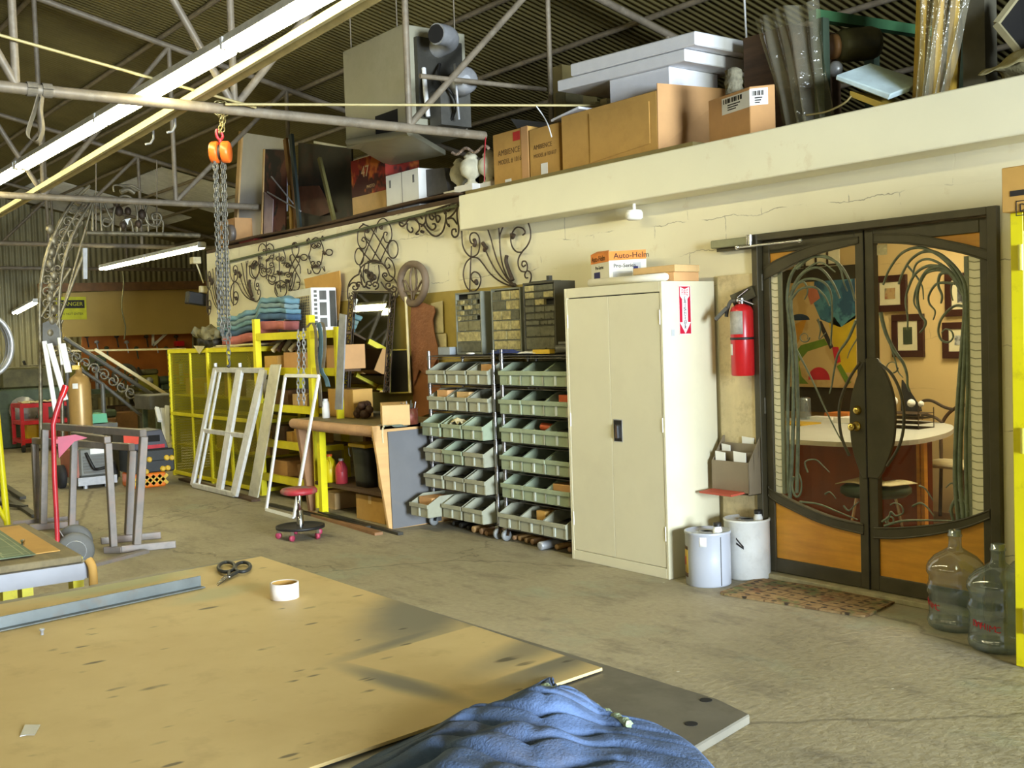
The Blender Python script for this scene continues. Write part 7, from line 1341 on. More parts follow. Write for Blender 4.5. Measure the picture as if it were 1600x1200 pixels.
one(B().lathe([(.09, 0), (.11, .02), (.11, .05), (.09, .07)], mz(356, 365, 5.33), (0, 1, 0), 20), 'cable_reel', 'steel_tube', 'grey cable reel beside the pinkish carton on the deck', 'reel')
one(B().prism([mz(372, 378, 5.3), mz(398, 370, 5.3), mz(396, 377, 5.3), mz(378, 383, 5.3)], (0, .2, 0)), 'red_tray', mat('tray_red', S(150, 56, 44), .5), 'small red tray at the foot of the white board', 'tray')
# ================================================================== heater, hoist, strap
hY = 4.9; hx0, hx1 = mz(538, 150, hY).x, mz(633, 140, hY).x; hz1, hz0 = mz(537, 80, hY).z, 3.26
he = T('unit_heater', 'grey sheet-metal unit heater hung under the roof behind the truss', 'heater', ((hx0 + hx1) / 2, hY, hz0))
mat('heater_grey', S(176, 172, 148), .45, .25, var=.05, scale=2, dirt=S(120, 112, 80), dirt_amt=.4, dscale=2)
B().box(hx0, hx1, hY, hY + .62, hz0, hz1).build('housing', 'heater_grey', he, bevel=.006)
FL, FR_, BR_, BL = mz(546, 226, hY), mz(642, 211, hY), mz(697, 243, hY + .6), mz(606, 260, hY + .6)
B().prism([FL + V((0, 0, -.0)), FR_, BR_, BL], (0, 0, .05)).build('bottom_hood', 'heater_grey', he, bevel=.012, seg=2)
B().tube([FL + V((0, -.01, .02)), FR_ + V((0, -.01, .02))], .03, 10).build('hood_lip', 'heater_grey', he)
a, c_ = mz(586, 182, hY - .003), mz(621, 179, hY - .003); B().box(a.x, c_.x, hY - .003, hY + .0, mz(600, 210, hY).z, a.z).build('vent_slot', 'gap_black', he)
xr = hx1
B().box(xr + .0, xr + .05, hY + .1, hY + .55, hz0 + .1, hz1 - .1).build('side_panel', 'dark_steel', he)
fq = V((xr + .02, hY + .3, hz1 - .17)); el_ = smooth_line([fq, fq + V((.16, .02, .02)), fq + V((.27, -.06, .03)), fq + V((.32, -.2, .02))], 6)
fl_ = B().tube(el_, .085, 16); fl_.build('flue_elbow', 'galvanised', he); B().cyl(el_[-1] + V((.001, -.003, 0)), el_[-1] + V((.003, -.008, 0)), .075, 16).build('flue_mouth', 'gap_black', he)
mc = V((xr + .30, hY + .36, hz0 + .36)); B().lathe([(.02, -.08), (.09, -.07), (.11, -.03), (.11, .1), (.09, .13), (.03, .14)], mc, (1, -.3, 0), 20).build('fan_motor', 'galvanised', he)
B().box(xr + .05, xr + .22, hY + .2, hY + .5, hz0 + .02, hz0 + .3).build('gas_valve', 'machine_grey', he)
for k, pts in enumerate(([(.06, .15, .5), (.12, .12, .3), (.1, .15, .1)], [(.08, .3, .55), (.22, .2, .4), (.3, .3, .2), (.2, .3, .05)], [(.3, .3, .5), (.38, .25, .3), (.33, .3, .05)])): B().tube(smooth_line([(xr + x, hY + y, hz0 + z) for x, y, z in pts], 6), .012 if k else .02, 8).build('wiring', ['white_paint', 'black', 'galvanised'][k], he)
for x, y in ((hx0 + .05, hY + .06), (hx1 - .05, hY + .06), (hx0 + .05, hY + .55), (hx1 - .05, hY + .55)): B().cyl((x, y, hz1), (x, y, roofz(y) - .02), .006, 6).build('hanger_rod', 'truss_steel', he)
# chain hoist
XH = -7.21; hp_ = lambda x, y: fx(x, y, XH)
ch_ = T('chain_hoist', 'orange chain hoist hanging from the nearest truss', 'hoist', hp_(345, 160))
pc = fx(345, 168, -7.27); pc = V((-7.27, pc.y, 3.15))
ck = B(); chain(ck, [pc + V((0, .05 * math.cos(a), .05 * math.sin(a))) for a in (i * 2 * PI / 14 for i in range(15))], .012, .04, .004); chain(ck, [pc + V((.02, 0, -.045)), hp_(343, 208)], .012, .04, .004); chain(ck, [pc + V((.02, .015, -.045)), hp_(348, 206)], .012, .04, .004); ck.build('sling_chain', mat('chain_zinc', S(186, 172, 120), .35, .8), ch_)
hk = B().tube(smooth_line([hp_(339, 202), hp_(338, 208), hp_(340, 215), hp_(344, 218), hp_(348, 214), hp_(346, 207)], 6), .010, 8).tube([hp_(344, 217), hp_(345, 228)], .012, 8); hk.build('top_hook', 'red_dirty', ch_)
ax = _r0.copy(); cb = hp_(344.5, 238)
for s_ in (-1, 1):
    prof = [(.02, .012), (.07, .012), (.074, .02), (.074, .055), (.066, .066), (.0, .068)]
    B().lathe(prof, cb, ax * s_, 28).build('hoist_cover', 'orange_paint', ch_, bevel=.002)
B().lathe([(.05, -.012), (.05, .012)], cb, ax, 24).build('chain_sheave', 'dark_steel', ch_)
for k, (xa_, xb_, y1) in enumerate(((335.5, 343, 505), (337.5, 348, 520), (347.5, 353, 512), (350, 358, 528))):
    chain(B(), [hp_(xa_, 250), hp_((xa_ + xb_) / 2, 380), hp_(xb_, y1)], .0125, .044, .0042).build('load_chain', mat('chain_steel', S(104, 102, 94), .4, .3), ch_)
chain(B(), smooth_line([hp_(345, 504), hp_(350, 530), hp_(357, 520)], 5), .0125, .042, .0042).build('chain_loop', 'chain_steel', ch_)
chain(B(), [hp_(356, 524), hp_(357.5, 562)], .0125, .042, .0042).build('hand_chain', 'chain_steel', ch_)
B().tube(smooth_line([hp_(357.5, 561), hp_(359, 567), hp_(358, 573), hp_(355, 571)], 5), .009, 8).build('bottom_hook', 'dark_steel', ch_)
# webbing strap looped over the chord
XS = -7.27; cs_ = fx(61, 140, XS); cs_.z = 3.15
sl = T('webbing_sling', 'grey webbing sling looped over the truss at upper left', 'sling', cs_)
b = B(); ring = [cs_ + V((.043 * math.cos(a), 0, .043 * math.sin(a))) for a in (i * 2 * PI / 20 for i in range(21))]
for dy in (-.045, .045): b.strip([p + V((0, dy - .03, 0)) for p in ring], [p + V((0, dy + .03, 0)) for p in ring], (.0, .0, .004))
b.build('choke_wrap', 'strap_grey', sl)
lp = smooth_line([fx(60, 150, XS + .05), fx(53, 175, XS + .05), fx(43, 208, XS + .05), fx(50, 220, XS + .05), fx(60, 221, XS + .05), fx(67, 200, XS + .05), fx(64, 172, XS + .05), fx(66, 150, XS + .05)], 6)
B().strip([p + V((-.045, .02, 0)) for p in lp], [p + V((.045, -.02, 0)) for p in lp], (0, .004, 0)).build('hanging_loop', 'strap_grey', sl)
# ================================================================== far end of the shop
HX = -22.0
hp2 = lambda x, y, X=HX: fx(x, y, X)
a, c_ = hp2(98, 457), hp2(322, 521); a2 = hp2(322, 449)
one(B().prism([hp2(98, 458), hp2(330, 449), hp2(330, 520), hp2(98, 527)], (-.03, 0, 0)), 'header_board', 'header_tan', 'long tan header board over the orange pegboard at the far end', 'board')
one(B().bar(hp2(60, 450, -21.8), hp2(330, 445, -21.8), .12, .16), 'header_beam', 'machine_brown', 'dark beam along the top of the tan header board', 'beam')
dsn = T('danger_sign', 'yellow danger sign with a black band on the tan header board', 'sign', hp2(112, 480)); s0, s1 = hp2(87, 464, HX + .02), hp2(136, 499, HX + .02); W = s1.y - s0.y; H = s0.z - s1.z
B().box(HX + .005, HX + .02, s0.y, s1.y, s1.z, s0.z).build('sign_plate', mat('sign_yellow', S(206, 204, 20), .5), dsn); B().box(HX + .02, HX + .022, s0.y + W * .05, s1.y - W * .06, s1.z + H * .5, s0.z - H * .14).build('black_band', 'ink', dsn)
text('DANGER', (HX + .0235, s0.y + W * .5, s1.z + H * .68), (0, 1, 0), (0, 0, 1), W * .19, 'sign_yellow', dsn, align='CENTER'); text('DO NOT ENTER', (HX + .0215, s0.y + W * .5, s1.z + H * .25), (0, 1, 0), (0, 0, 1), W * .105, 'ink', dsn, align='CENTER')
one(B().prism([hp2(128, 524, -22.4), hp2(300, 519, -22.4), hp2(300, 606, -22.4), hp2(128, 612, -22.4)], (-.03, 0, 0)), 'pegboard', 'peg_orange', 'orange pegboard hung with tools at the far end', 'pegboard')
for k in range(10):
    px = 136 + 15.5 * k; q = hp2(px, 535 + 9 * (k % 3), -22.36); b = B().tube([q + V((0, 0, .12)), q + V((0, .03, -.1))], .014, 6); b.ball(q + V((0, 0, .12)), .02, .05, .035, 8)
    one(b, 'hanging_tool', ['dark_steel', 'galvanised', 'machine_green'][k % 3], 'small tool on the orange pegboard, %s from the left' % ['first', 'second', 'third', 'fourth', 'fifth', 'sixth', 'seventh', 'eighth', 'ninth', 'tenth'][k], 'tool', 'tools on the pegboard')
sq_ = T('set_square', 'white triangular square hung on the orange pegboard', 'square', hp2(245, 530, -22.3)); P = [hp2(239, 521, -22.3), hp2(260, 521, -22.3), hp2(239, 540, -22.3)]
for i in range(3): B().bar(P[i], P[(i + 1) % 3], .05, .02, (1, 0, 0)).build('square_bar', 'white_paint', sq_)
one(B().box(-22.3, -22.1, hp2(274, 530, -22.2).y, hp2(285, 530, -22.2).y, hp2(275, 541, -22.2).z, hp2(275, 533, -22.2).z), 'red_box', 'red_paint', 'small red box beside the white square at the pegboard', 'box')
one(B().bar(fx(60, 549, -18.2), fx(290, 545, -18.2), .03, .03), 'guard_rail', 'cream_cloth', 'thin pale rail crossing in front of the pegboard', 'rail')
# bench and machines along the far end
yb0, yb1 = fx(140, 612, -20.2).y, fx(300, 610, -20.2).y; zb_ = fx(220, 612, -20.2).z
fb = T('far_workbench', 'long dark workbench under the orange pegboard', 'workbench', (-20.4, (yb0 + yb1) / 2, 0)); B().box(-20.9, -20.1, yb0, yb1 + .6, zb_ - .06, zb_).build('worktop', 'machine_olive', fb); B().box(-20.8, -20.3, yb0 + .1, yb1 + .5, .25, .29).build('lower_shelf', 'dark_wood', fb)
for y in (yb0 + .06, (yb0 + yb1) / 2, yb1 + .5):
    for x in (-20.85, -20.16): B().box(x, x + .07, y - .04, y + .04, 0, zb_ - .06).build('leg', 'machine_olive', fb)
def mach(label, px, py, X, size, kind, m1, m2, cat='machine', z=None):
    """Small machine: base, column or body, head or wheel and a handle."""
    q = fx(px, py, X); s_ = size; zb = zb_ if z is None else z; t = T('machine' if cat == 'machine' else cat.replace(' ', '_'), label, cat, (X, q.y, zb), 'machines at the far end'); y = q.y
    if kind == 'grinder':
        B().box(X - .3 * s_, X + .3 * s_, y - .25 * s_, y + .25 * s_, zb, zb + .25 * s_).build('base', m1, t, bevel=.02); B().lathe([(.02, -.3 * s_), (.18 * s_, -.28 * s_), (.2 * s_, 0), (.18 * s_, .28 * s_), (.02, .3 * s_)], (X, y, zb + .42 * s_), (0, 1, 0), 18).build('motor', m1, t)
        for d in (-1, 1): B().lathe([(.03, -.04), (.24 * s_, -.04), (.24 * s_, .04), (.03, .04)], (X, y + d * .38 * s_, zb + .42 * s_), (0, 1, 0), 20).build('wheel', m2, t)
    elif kind == 'drill':
        B().box(X - .25 * s_, X + .25 * s_, y - .22 * s_, y + .22 * s_, zb, zb + .08).build('base', m1, t); B().cyl((X - .1, y, zb + .08), (X - .1, y, zb + 1.1 * s_), .06 * s_, 12).build('column', 'galvanised', t); B().box(X - .35 * s_, X + .3 * s_, y - .16 * s_, y + .16 * s_, zb + .8 * s_, zb + 1.12 * s_).build('head', m1, t, bevel=.03); B().cyl((X + .18, y, zb + .5 * s_), (X + .18, y, zb + .8 * s_), .04, 10).build('spindle', m2, t); B().box(X - .05, X + .3 * s_, y - .2 * s_, y + .2 * s_, zb + .36 * s_, zb + .41 * s_).build('table', m2, t)
        B().tube([(X + .2, y - .16 * s_, zb + .95 * s_), (X + .28, y - .4 * s_, zb + .8 * s_)], .02, 6).build('handle', 'dark_steel', t)
    elif kind == 'wheel':
        B().tube([(X, y + .27 * s_ * math.cos(a), zb + .34 * s_ + .27 * s_ * math.sin(a)) for a in (i * 2 * PI / 24 for i in range(24))], .05 * s_, 8, closed=True).build('rim', m1, t)
        for k in range(4): a = k * PI / 4; B().tube([(X, y + .25 * s_ * math.cos(a), zb + .34 * s_ + .25 * s_ * math.sin(a)), (X, y - .25 * s_ * math.cos(a), zb + .34 * s_ - .25 * s_ * math.sin(a))], .02, 6).build('spoke', m2, t)
        B().box(X - .15, X + .1, y - .12, y + .12, zb, zb + .1).build('base', m2, t)
    else:
        B().box(X - .4 * s_, X + .4 * s_, y - .45 * s_, y + .45 * s_, zb, zb + .7 * s_).build('body', m1, t, bevel=.02); B().box(X - .3 * s_, X + .3 * s_, y - .2 * s_, y + .5 * s_, zb + .7 * s_, zb + .95 * s_).build('head', m2, t, bevel=.03); B().lathe([(.02, 0), (.16 * s_, .01), (.16 * s_, .05), (.02, .06)], (X + .4 * s_, y, zb + .45 * s_), (1, 0, 0), 16).build('hand_wheel', 'galvanised', t); B().tube([(X + .3 * s_, y - .3 * s_, zb + .7 * s_), (X + .4 * s_, y - .45 * s_, zb + 1.05 * s_)], .025, 6).build('lever', 'dark_steel', t)
mach('grey spoked wheel on the far workbench', 196, 590, -20.4, .8, 'wheel', 'machine_grey', 'machine_olive')
mach('yellow machine on the far workbench behind the leaning rail', 228, 600, -20.5, .42, 'body', 'cage_yellow', 'machine_olive')
mach('dark double-wheel grinder on the far workbench', 257, 600, -20.5, .42, 'grinder', 'machine_green', 'machine_grey')
mach('olive drill press at the cage end of the far workbench', 287, 600, -20.6, .6, 'drill', 'machine_olive', 'machine_grey')
mach('green drill press at the left of the far workbench', 155, 600, -20.5, .62, 'drill', 'machine_green', 'machine_brown')
mach('large dark green lathe standing left of the ornate iron column', 22, 620, -19.3, 1.35, 'body', 'machine_green', 'machine_olive', z=0)
mach('tall olive machine between the lathe and the iron column', 55, 600, -21.2, 1.15, 'drill', 'machine_olive', 'machine_brown', z=0)
mach('yellow-headed machine behind the red cart', 78, 600, -22.6, 1.3, 'body', 'machine_grey', 'cage_yellow', z=0)
mach('dark machine behind the gas cylinder', 152, 640, -18.9, .55, 'body', 'machine_brown', 'machine_green', z=0)
for k, (px, X, w_, h_, mt_) in enumerate(((189, -19.6, .5, .42, 'machine_brown'), (226, -19.5, .35, .5, 'machine_olive'), (128, -19.4, .4, .3, 'card'), (240, -20.5, .3, .2, 'machine_brown'), (200, -20.5, .6, .2, 'dark_wood'))):
    q = fx(px, 650, X); carton('stored_box', X - .25, X + .25, q.y - w_ / 2, q.y + w_ / 2, 0.0015 if k < 3 else .292, (0 if k < 3 else .29) + h_, mt_, ['orange-brown box on the floor before the far workbench', 'olive box on the floor beside the orange-brown one', 'tan box on the floor by the dark machine', 'brown box on the lower shelf of the far workbench', 'dark box on the lower shelf of the far workbench'][k], 'boxes at the far end')
# grey steel stand by the cage with three white bars
gX = -14.6; q = fx(246, 632, gX); z1, z0 = fx(246, 616, gX).z, fx(246, 638, gX).z
gs = T('steel_stand', 'grey box-topped machine stand left of the yellow cage', 'stand', (gX, q.y, 0)); hw = (fx(270, 630, gX).y - fx(222, 630, gX).y) / 2
B().box(gX - .3, gX + .3, q.y - hw, q.y + hw, z0, z1).build('top_box', 'machine_grey', gs, bevel=.01)
for dy in (-hw + .12, hw - .05):
    for dx in (-.26, .26): B().box(gX + dx - .03, gX + dx + .03, q.y + dy - .03, q.y + dy + .03, 0, z0).build('leg', 'machine_green', gs)
for k, (p, r_) in enumerate((((245, 637), (250, 658)), ((253, 638), (259, 693)), ((261, 634), (261, 692)))): one(B().bar(fx(*p, -13.6), fx(*r_, -13.4), .05, .03, (1, 0, 0)), 'white_bar', 'white_paint', ['short white bar leaning before the grey stand', 'long white bar leaning left of the yellow cage', 'white bar standing against the yellow cage'][k], 'bar', 'white bars by the cage')
# ------------------------------------------------------------------ red cart, cylinder, welder, tool chests
cX = -17.9; c0, c1 = fz(32, 706), fz(108, 704); zt = fx(30, 633, -17.85).z
rc2 = T('tool_cart', 'red three-shelf tool cart behind the red hand truck', 'cart', (-18.2, 4.5, 0)); y0, y1 = c0.y, fx(106, 640, -17.9).y; x1, x0 = -17.85, -18.4
for x in (x0, x1):
    for y in (y0, y1): B().box(x - .025, x + .025, y - .025, y + .025, .1, zt).build('post', 'red_paint', rc2)
for z in (.14, .42, zt - .05): B().box(x0 + .02, x1 + .03, y0 - .02, y1 + .02, z, z + .06).build('shelf', 'red_paint', rc2)
ym = fx(68, 650, -17.85).y; B().box(x1 - .02, x1 + .02, ym - .07, ym + .07, .2, zt - .05).build('front_panel', 'red_paint', rc2)
for y in (y0, y1): B().lathe([(.01, -.02), (.06, -.02), (.06, .02), (.01, .02)], (x1, y, .062), (0, 1, 0), 14).build('caster_wheel', 'rubber', rc2)
one(B().sheet(lambda u, v: V((x0 + .1 + .4 * v, y0 + .05 + (y1 - y0 - .1) * u, zt + .014 + .05 * abs(noise.noise(V((u * 7, v * 3, 2)))))), 20, 8, .005), 'rag_pile', 'cream_cloth', 'pale rags lying on the red tool cart', 'rags')
for k, (px, w_) in enumerate(((52, .12), (75, .10), (99, .12))):
    q = fx(px, 660, -18.15); one(B().box(-18.25, -18.05, q.y - w_, q.y + w_, .201, .201 + .2), 'parts_box', ['jug_yellow', 'cage_yellow', 'machine_brown'][k], ['yellow box at the left on the lower shelf of the red cart', 'second yellow box on the lower shelf of the red cart', 'brown box on the lower shelf of the red cart'][k], 'box')
gq = fx(127, 660, -13.3); gr_ = (fx(144, 620, -13.3).y - fx(109, 620, -13.3).y) / 2; zt = fx(127, 585, -13.3).z
gc = T('gas_cylinder', 'tan gas cylinder with a domed shoulder behind the trestles', 'gas cylinder', (-13.3, gq.y, 0))
B().lathe([(gr_ * .9, .0), (gr_, .02), (gr_, zt - .12), (gr_ * .85, zt - .04), (gr_ * .45, zt), (gr_ * .3, zt + .02), (gr_ * .28, zt + .08)], (-13.3, gq.y, 0), n=28).build('cylinder_body', mat('cyl_tan', S(176, 140, 80), .35, .2, var=.08), gc); B().cyl((-13.3, gq.y, zt + .08), (-13.3, gq.y, zt + .14), .03, 10).box(-13.34, -13.2, gq.y - .1, gq.y - .02, zt + .06, zt + .11).build('valve', 'brass', gc)
B().sheet(lambda u, v: V((-13.3 + (gr_ + .002) * math.cos(-.9 + .5 * u), gq.y + (gr_ + .002) * math.sin(-.9 + .5 * u), zt - .16 + .06 * v)), 8, 1).build('paper_label', 'paper_white', gc)
wX = -12.5; w0, w1 = fz(128, 766), fz(172, 760); wy0, wy1 = fx(113, 740, wX).y, fx(170, 740, wX).y
we = T('welder', 'grey louvred welding machine on a wheeled trolley behind the trestles', 'welder', (wX, (wy0 + wy1) / 2, 0)); z0 = fx(140, 745, wX).z; z1 = fx(140, 700, wX).z
B().box(wX - .5, wX, wy0 + .08, wy1 + .05, z0, z1).build('housing', mat('welder_grey', S(112, 112, 104), .45, .3), we, bevel=.02)
for k in range(6): z = z0 + .04 + k * (z1 - z0 - .12) / 6; B().box(wX + .001, wX + .012, wy0 + .12, wy1 + .02, z, z + .025).build('louvre', 'machine_grey', we)
B().box(wX + .001, wX + .006, wy0 + .2, wy1 - .02, z1 - .07, z1 - .01).build('name_plate', 'paper_white', we); B().box(wX - .45, wX - .02, wy0 - .0, wy0 + .079, z0, z1 - .02).build('side_panel', mat('side_pink', S(160, 96, 78), .5), we)
B().box(wX - .5, wX + .03, wy0 + .05, wy1 + .08, z0 - .09, z0 - .001).build('trolley_tray', 'galvanised', we)
B().lathe([(.02, -.03), (.13, -.03), (.13, .03), (.02, .03)], (wX - .3, wy0 - .04, .131), (0, 1, 0), 18).build('wheel', 'rubber', we); B().lathe([(.02, -.03), (.13, -.03), (.13, .03), (.02, .03)], (wX - .3, wy1 + .13, .131), (0, 1, 0), 18).build('wheel', 'rubber', we)
B().cyl((wX - .02, wy0 + .14, .0), (wX - .02, wy0 + .14, z0 - .09), .025, 10).build('caster', 'galvanised', we); B().cyl((wX - .02, wy1 - .02, .0), (wX - .02, wy1 - .02, z0 - .09), .025, 10).build('caster', 'galvanised', we)
B().tube(smooth_line([(wX + .02, wy0 + .15, z1 - .05), (wX + .08, wy0 + .2, z1 - .2), (wX + .05, wy0 + .25, z0 + .08), (wX + .04, wy0 + .4, z0 + .1)], 6), .016, 8).build('cable', 'black', we)
q = fx(150, 650, -13.6); gy = (fx(162, 652, -13.6).y - fx(133, 652, -13.6).y) / 2; zz = fx(148, 646, -13.6).z
one(B().box(-13.85, -13.35, q.y - gy * 1.6, q.y + gy * 1.6, 0, fx(148, 661, -13.6).z), 'drum_stand', 'machine_grey', 'grey bin carrying the green box behind the trestles', 'bin')
one(B().prism([(-13.6 - .2, fx(133, 660, -13.6).y, fx(148, 660, -13.6).z), (-13.6 - .2, fx(162, 660, -13.6).y, fx(148, 660, -13.6).z), (-13.6 - .2, fx(160, 647, -13.6).y, zz), (-13.6 - .2, fx(135, 647, -13.6).y, zz)], (.36, 0, 0)), 'green_box', mat('box_green', S(96, 176, 130), .4, var=.04), 'bright green box beside the tan gas cylinder', 'box')
tX = -12.0
b0, b1 = fz(206, 764), fz(263, 757); 
oc = T('orange_case', 'orange chequered case on the floor under the black tool chest', 'case', (tX, b0.y, 0)); ya, yb_ = fx(209, 750, tX).y, fx(260, 750, tX).y; z1 = fx(235, 739, tX).z
B().box(tX - .4, tX, ya, yb_, .001, z1).build('case_body', mat('case_orange', S(236, 120, 24), .4, var=.1, scale=10), oc, bevel=.015)
for k in range(5):
    y = ya + (yb_ - ya) * (k + .5) / 5; B().obox((tX + .002, y, z1 * .5), (0, .05, .05), (.001, 0, 0), (0, -.012, .012)).build('chequer_strip', 'manual_yellow', oc); B().obox((tX + .002, y, z1 * .5), (0, .05, -.05), (.001, 0, 0), (0, .012, .012)).build('chequer_strip', 'manual_yellow', oc)
tc_ = T('tool_chest', 'black tool chest with yellow round knobs on the orange case', 'tool chest', (tX, ya, z1)); yc0, yc1 = fx(206, 720, tX).y, fx(272, 715, tX).y; z2 = fx(240, 702, tX).z
B().box(tX - .45, tX + .02, yc0, yc1, z1 + .001, z2).build('chest_body', 'plastic_black', tc_, bevel=.015); B().box(tX + .021, tX + .025, yc0 + .05, yc1 - .05, z1 + (z2 - z1) * .5, z1 + (z2 - z1) * .53).build('drawer_line', 'gap_black', tc_)
for px, py in ((233, 718), (260, 715), (268, 715), (254, 732), (262, 731), (228, 737)): p = fx(px, py, tX + .022); B().lathe([(.03, 0), (.03, .02), (.02, .03)], p, (1, 0, 0), 14).build('round_knob', 'manual_yellow', tc_)
gx = T('power_unit', 'dark grey cased power unit with an orange-red panel on the tool chest', 'power unit', (tX, yc0, z2)); z3 = fx(235, 672, tX).z
B().prism([(tX - .45, fx(196, 690, tX).y, z2 + .001), (tX - .45, yc1 - .05, z2 + .001), (tX - .45, yc1 - .12, z3), (tX - .45, fx(196, 690, tX).y, z3 - .02)], (.44, 0, 0)).build('unit_body', mat('unit_grey', S(66, 66, 72), .5, var=.08), gx, bevel=.01)
pa, pb = fx(194, 700, tX), fx(220, 676, tX); B().box(tX - .009, tX - .001, pa.y, pb.y, pa.z + .03, pb.z).build('red_panel', mat('panel_red', S(206, 62, 26), .4), gx); B().box(tX - .009, tX, fx(232, 690, tX).y, fx(250, 690, tX).y, fx(240, 690, tX).z, fx(240, 680, tX).z).build('recess', 'gap_black', gx); B().box(tX - .0, tX + .004, pb.y + .02, yc1 - .1, z2 + .01, z2 + .05).build('red_stripe', 'red_dirty', gx)
# ------------------------------------------------------------------ ornate ironwork hung at the far left
aX = -13.4; ap = lambda x, y: fx(x, y, aX)
ga = T('iron_gate_arch', 'tall ornate forged-iron gate column with a curved top at far left', 'ironwork', ap(85, 560))
mat('iron_bright', S(126, 118, 96), .45, .5, var=.35, scale=16, dirt=S(60, 56, 44), dirt_amt=.5, dscale=10)
for pts, r_ in (([(64, 700), (63, 560), (62, 470), (70, 410), (88, 360), (112, 318), (140, 290)], .022), ([(98, 700), (96, 570), (92, 490), (95, 440), (104, 395), (122, 350), (146, 312)], .022), ([(80, 560), (78, 470), (84, 410), (104, 360), (130, 318)], .014), ([(66, 560), (98, 500)], .014), ([(64, 495), (110, 420)], .018), ([(68, 560), (130, 400)], .02), ([(92, 505), (150, 300)], .012)):
    B().tube(smooth_line([ap(x, y) for x, y in pts], 6), r_, 8).build('gate_bar', 'iron_bright', ga)
for k in range(14):
    t_ = k / 13; cx = 80 + max(0, t_ - .5) * 95; cy = 548 - t_ * 238
    for s_ in (-1, 1): B().tube([ap(x, y) for x, y in spiral2(cx + 7 * s_, cy, 9, 2, 0, 1.3 * s_, 16)], .011, 6).build('scroll', 'iron_bright', ga)
for k in range(10): p = ap(78 + 3 * (k % 3), 520 - 18 * k + 0); B().ball(p, .03, .05, .06, 8).build('forged_leaf', 'iron_bright', ga)
b = B()
b.prism([ap(66, 505), ap(82, 498), ap(96, 520), ap(94, 540), ap(66, 540)], (.02, 0, 0)).build('base_plate', 'machine_grey', ga)
cr = T('iron_crest', 'ornate forged-iron crest with scrolls hung above the far strip lamp', 'ironwork', ap(230, 365))
for pts, r_ in (([(135, 364), (245, 366), (312, 368)], .03), ([(145, 318), (145, 362)], .014), ([(157, 316), (159, 362)], .014), ([(162, 316), (170, 335), (175, 345), (168, 354), (160, 350), (163, 342), (170, 343)], .014), ([(178, 300), (178, 290), (192, 290), (206, 290), (220, 298), (222, 300)], .012), ([(222, 352), (240, 350), (240, 345), (254, 345), (254, 366)], .012), ([(188, 300), (200, 296), (210, 302)], .03), ([(176, 362), (178, 330), (186, 310), (196, 306), (208, 312), (214, 330), (214, 362)], .016), ([(230, 320), (226, 335), (232, 350), (245, 353), (252, 342), (248, 334), (238, 335), (239, 343), (245, 343)], .018), ([(188, 362), (192, 345), (204, 345), (208, 362)], .012), ([(222, 312), (230, 340), (232, 362)], .012)):
    B().tube(smooth_line([ap(x, y) for x, y in pts], 6), r_, 8).build('scroll', 'iron_bright', cr)
for px, py, s_ in ((186, 330, .05), (222, 335, .05), (200, 330, .04), (216, 350, .04), (192, 352, .04), (182, 318, .04)): B().ball(ap(px, py), .04, s_, s_ * 1.3, 10).build('forged_leaf', 'iron', cr)
B().prism([ap(194, 343), ap(204, 341), ap(200, 346), ap(199, 352)], (.02, 0, 0)).build('bright_bird', 'white_paint', cr)
for px, pt in ((150, 300), (245, 330)): B().tube([ap(px, 364), ap(px, 250)], .008, 6).build('hanging_rod', 'truss_steel', cr)
one(B().prism([ap(128, 388), ap(135, 388), ap(135, 436), ap(129, 436)], (.04, 0, 0)), 'steel_channel', 'galvanised', 'short grey steel channel hanging below the second truss', 'channel')
rl = T('stair_railing', 'iron stair railing leaning down to the right behind the gas cylinder', 'railing', fx(170, 600, -15.2)); rp = lambda x, y: fx(x, y, -15.2)
for pts, r_ in (([(100, 528), (160, 566), (240, 618)], .028), ([(100, 560), (160, 600), (222, 650)], .024), ([(100, 545), (230, 630)], .012)): B().tube([rp(x, y) for x, y in pts], r_, 8).build('rail_bar', 'machine_grey', rl)
for k in range(9): x = 106 + 14 * k; y = 549 + 9.2 * k; B().tube([rp(px, py) for px, py in spiral2(x, y, 10, 2, k, 1.3, 14)], .014, 6).build('scroll', 'iron_bright', rl)
for x, y in ((222, 650), (160, 600), (104, 560)): q = rp(x, y); B().tube([q, (q.x, q.y, 0)], .03, 8).build('leg', 'machine_grey', rl)
one(B().bar(fx(148, 546, -14.9), fx(266, 620, -14.9), .05, .04), 'pale_bar', 'pole_pale', 'pale bar leaning against the grey stand, slanting down right', 'bar')
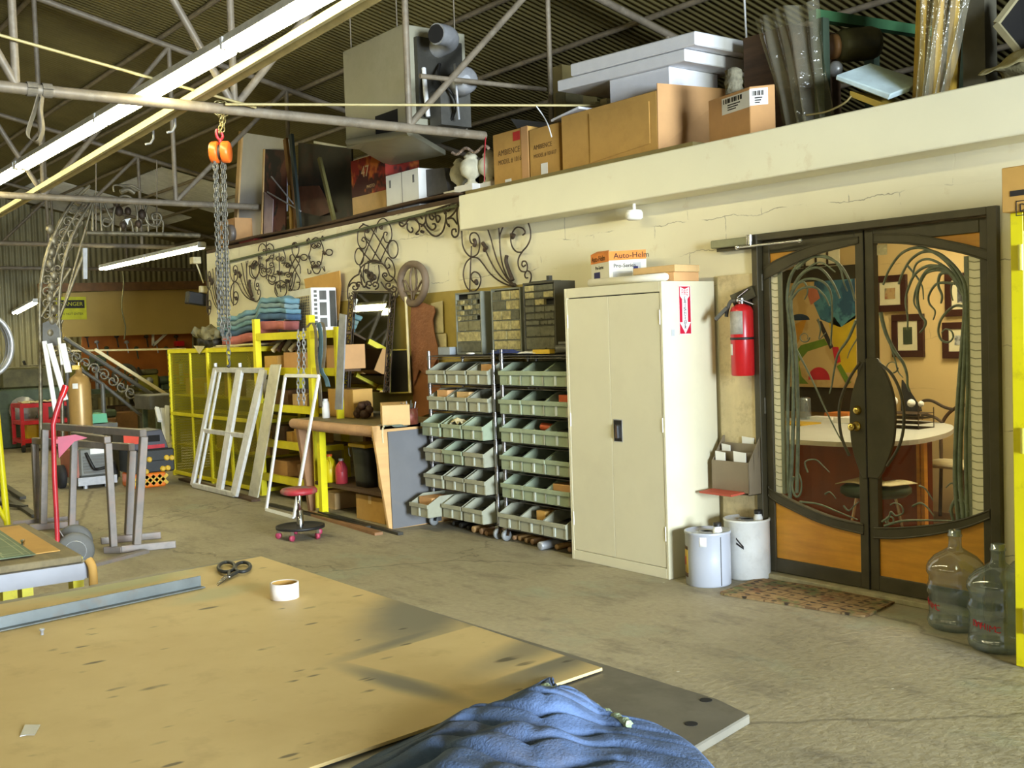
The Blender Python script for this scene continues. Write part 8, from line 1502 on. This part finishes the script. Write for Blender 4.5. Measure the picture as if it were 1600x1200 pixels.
for k, (p, q, w_) in enumerate((((69, 533), (87, 645), .05), ((77, 537), (102, 625), .06), ((92, 528), (97, 570), .03), ((97, 537), (107, 582), .07))): one(B().bar(fx(*p, -13.1 + .05 * k), fx(*q, -13.0 + .05 * k), w_, .02, (1, 0, 0)), 'white_strip', 'white_paint', ['leftmost white strip leaning below the ornate iron column', 'second white strip leaning below the ornate iron column', 'thin white strip behind the hand truck grip', 'bright white strip right below the ornate iron column'][k], 'strip', 'white strips by the iron column')
cl = T('hose_coil', 'silver hose coil cut off by the left picture edge', 'coil', fx(2, 540, -11.5)); cq = fx(-22, 540, -11.5)
for k in range(5): B().tube([cq + V((.03 * k - .06, (.21 + .012 * (k % 3)) * math.cos(a), (.29 + .012 * (k % 2)) * math.sin(a))) for a in (i * 2 * PI / 30 for i in range(30))], .022, 8, closed=True).build('hose_turn', 'galvanised', cl)
B().tube([cq + V((0, 0, .27)), cq + V((0, 0, 1.6))], .008, 6).build('hanging_rope', 'truss_steel', cl)
q = fx(308, 467, -13.35); sk = T('wall_speaker', 'black speaker on a pale bracket at the far end of the cream wall', 'speaker', q); B().obox(q, (.07, .0, 0), (0, .13, -.02), (0, .012, .075)).build('speaker_body', 'black', sk, bevel=.01); B().box(q.x - .03, q.x + .03, q.y + .04, q.y + .2, q.z + .08, q.z + .16).build('bracket', 'cream_cloth', sk)
q = fx(304, 407, -13.4); one(B().box(q.x - .06, q.x + .06, q.y - .04, q.y + .06, q.z - .04, q.z + .04), 'junction_box', 'cream_cloth', 'cream junction box under the right end of the far strip lamp', 'junction box')
one(B().tube(smooth_line([fx(306, 410, -13.4), fx(312, 425, -13.38), fx(318, 442, -13.35)], 5), .01, 6), 'flex_conduit', 'cream_cloth', 'pale flexible conduit from the junction box to the wall end', 'conduit')
one(B().tube(smooth_line([fx(192, 424, -19), fx(193, 445, -19), fx(190, 480, -19), fx(196, 510, -19), fx(194, 530, -19)], 6), .012, 6), 'hanging_line', 'machine_olive', 'thin cord hanging in front of the tan header board', 'cord')
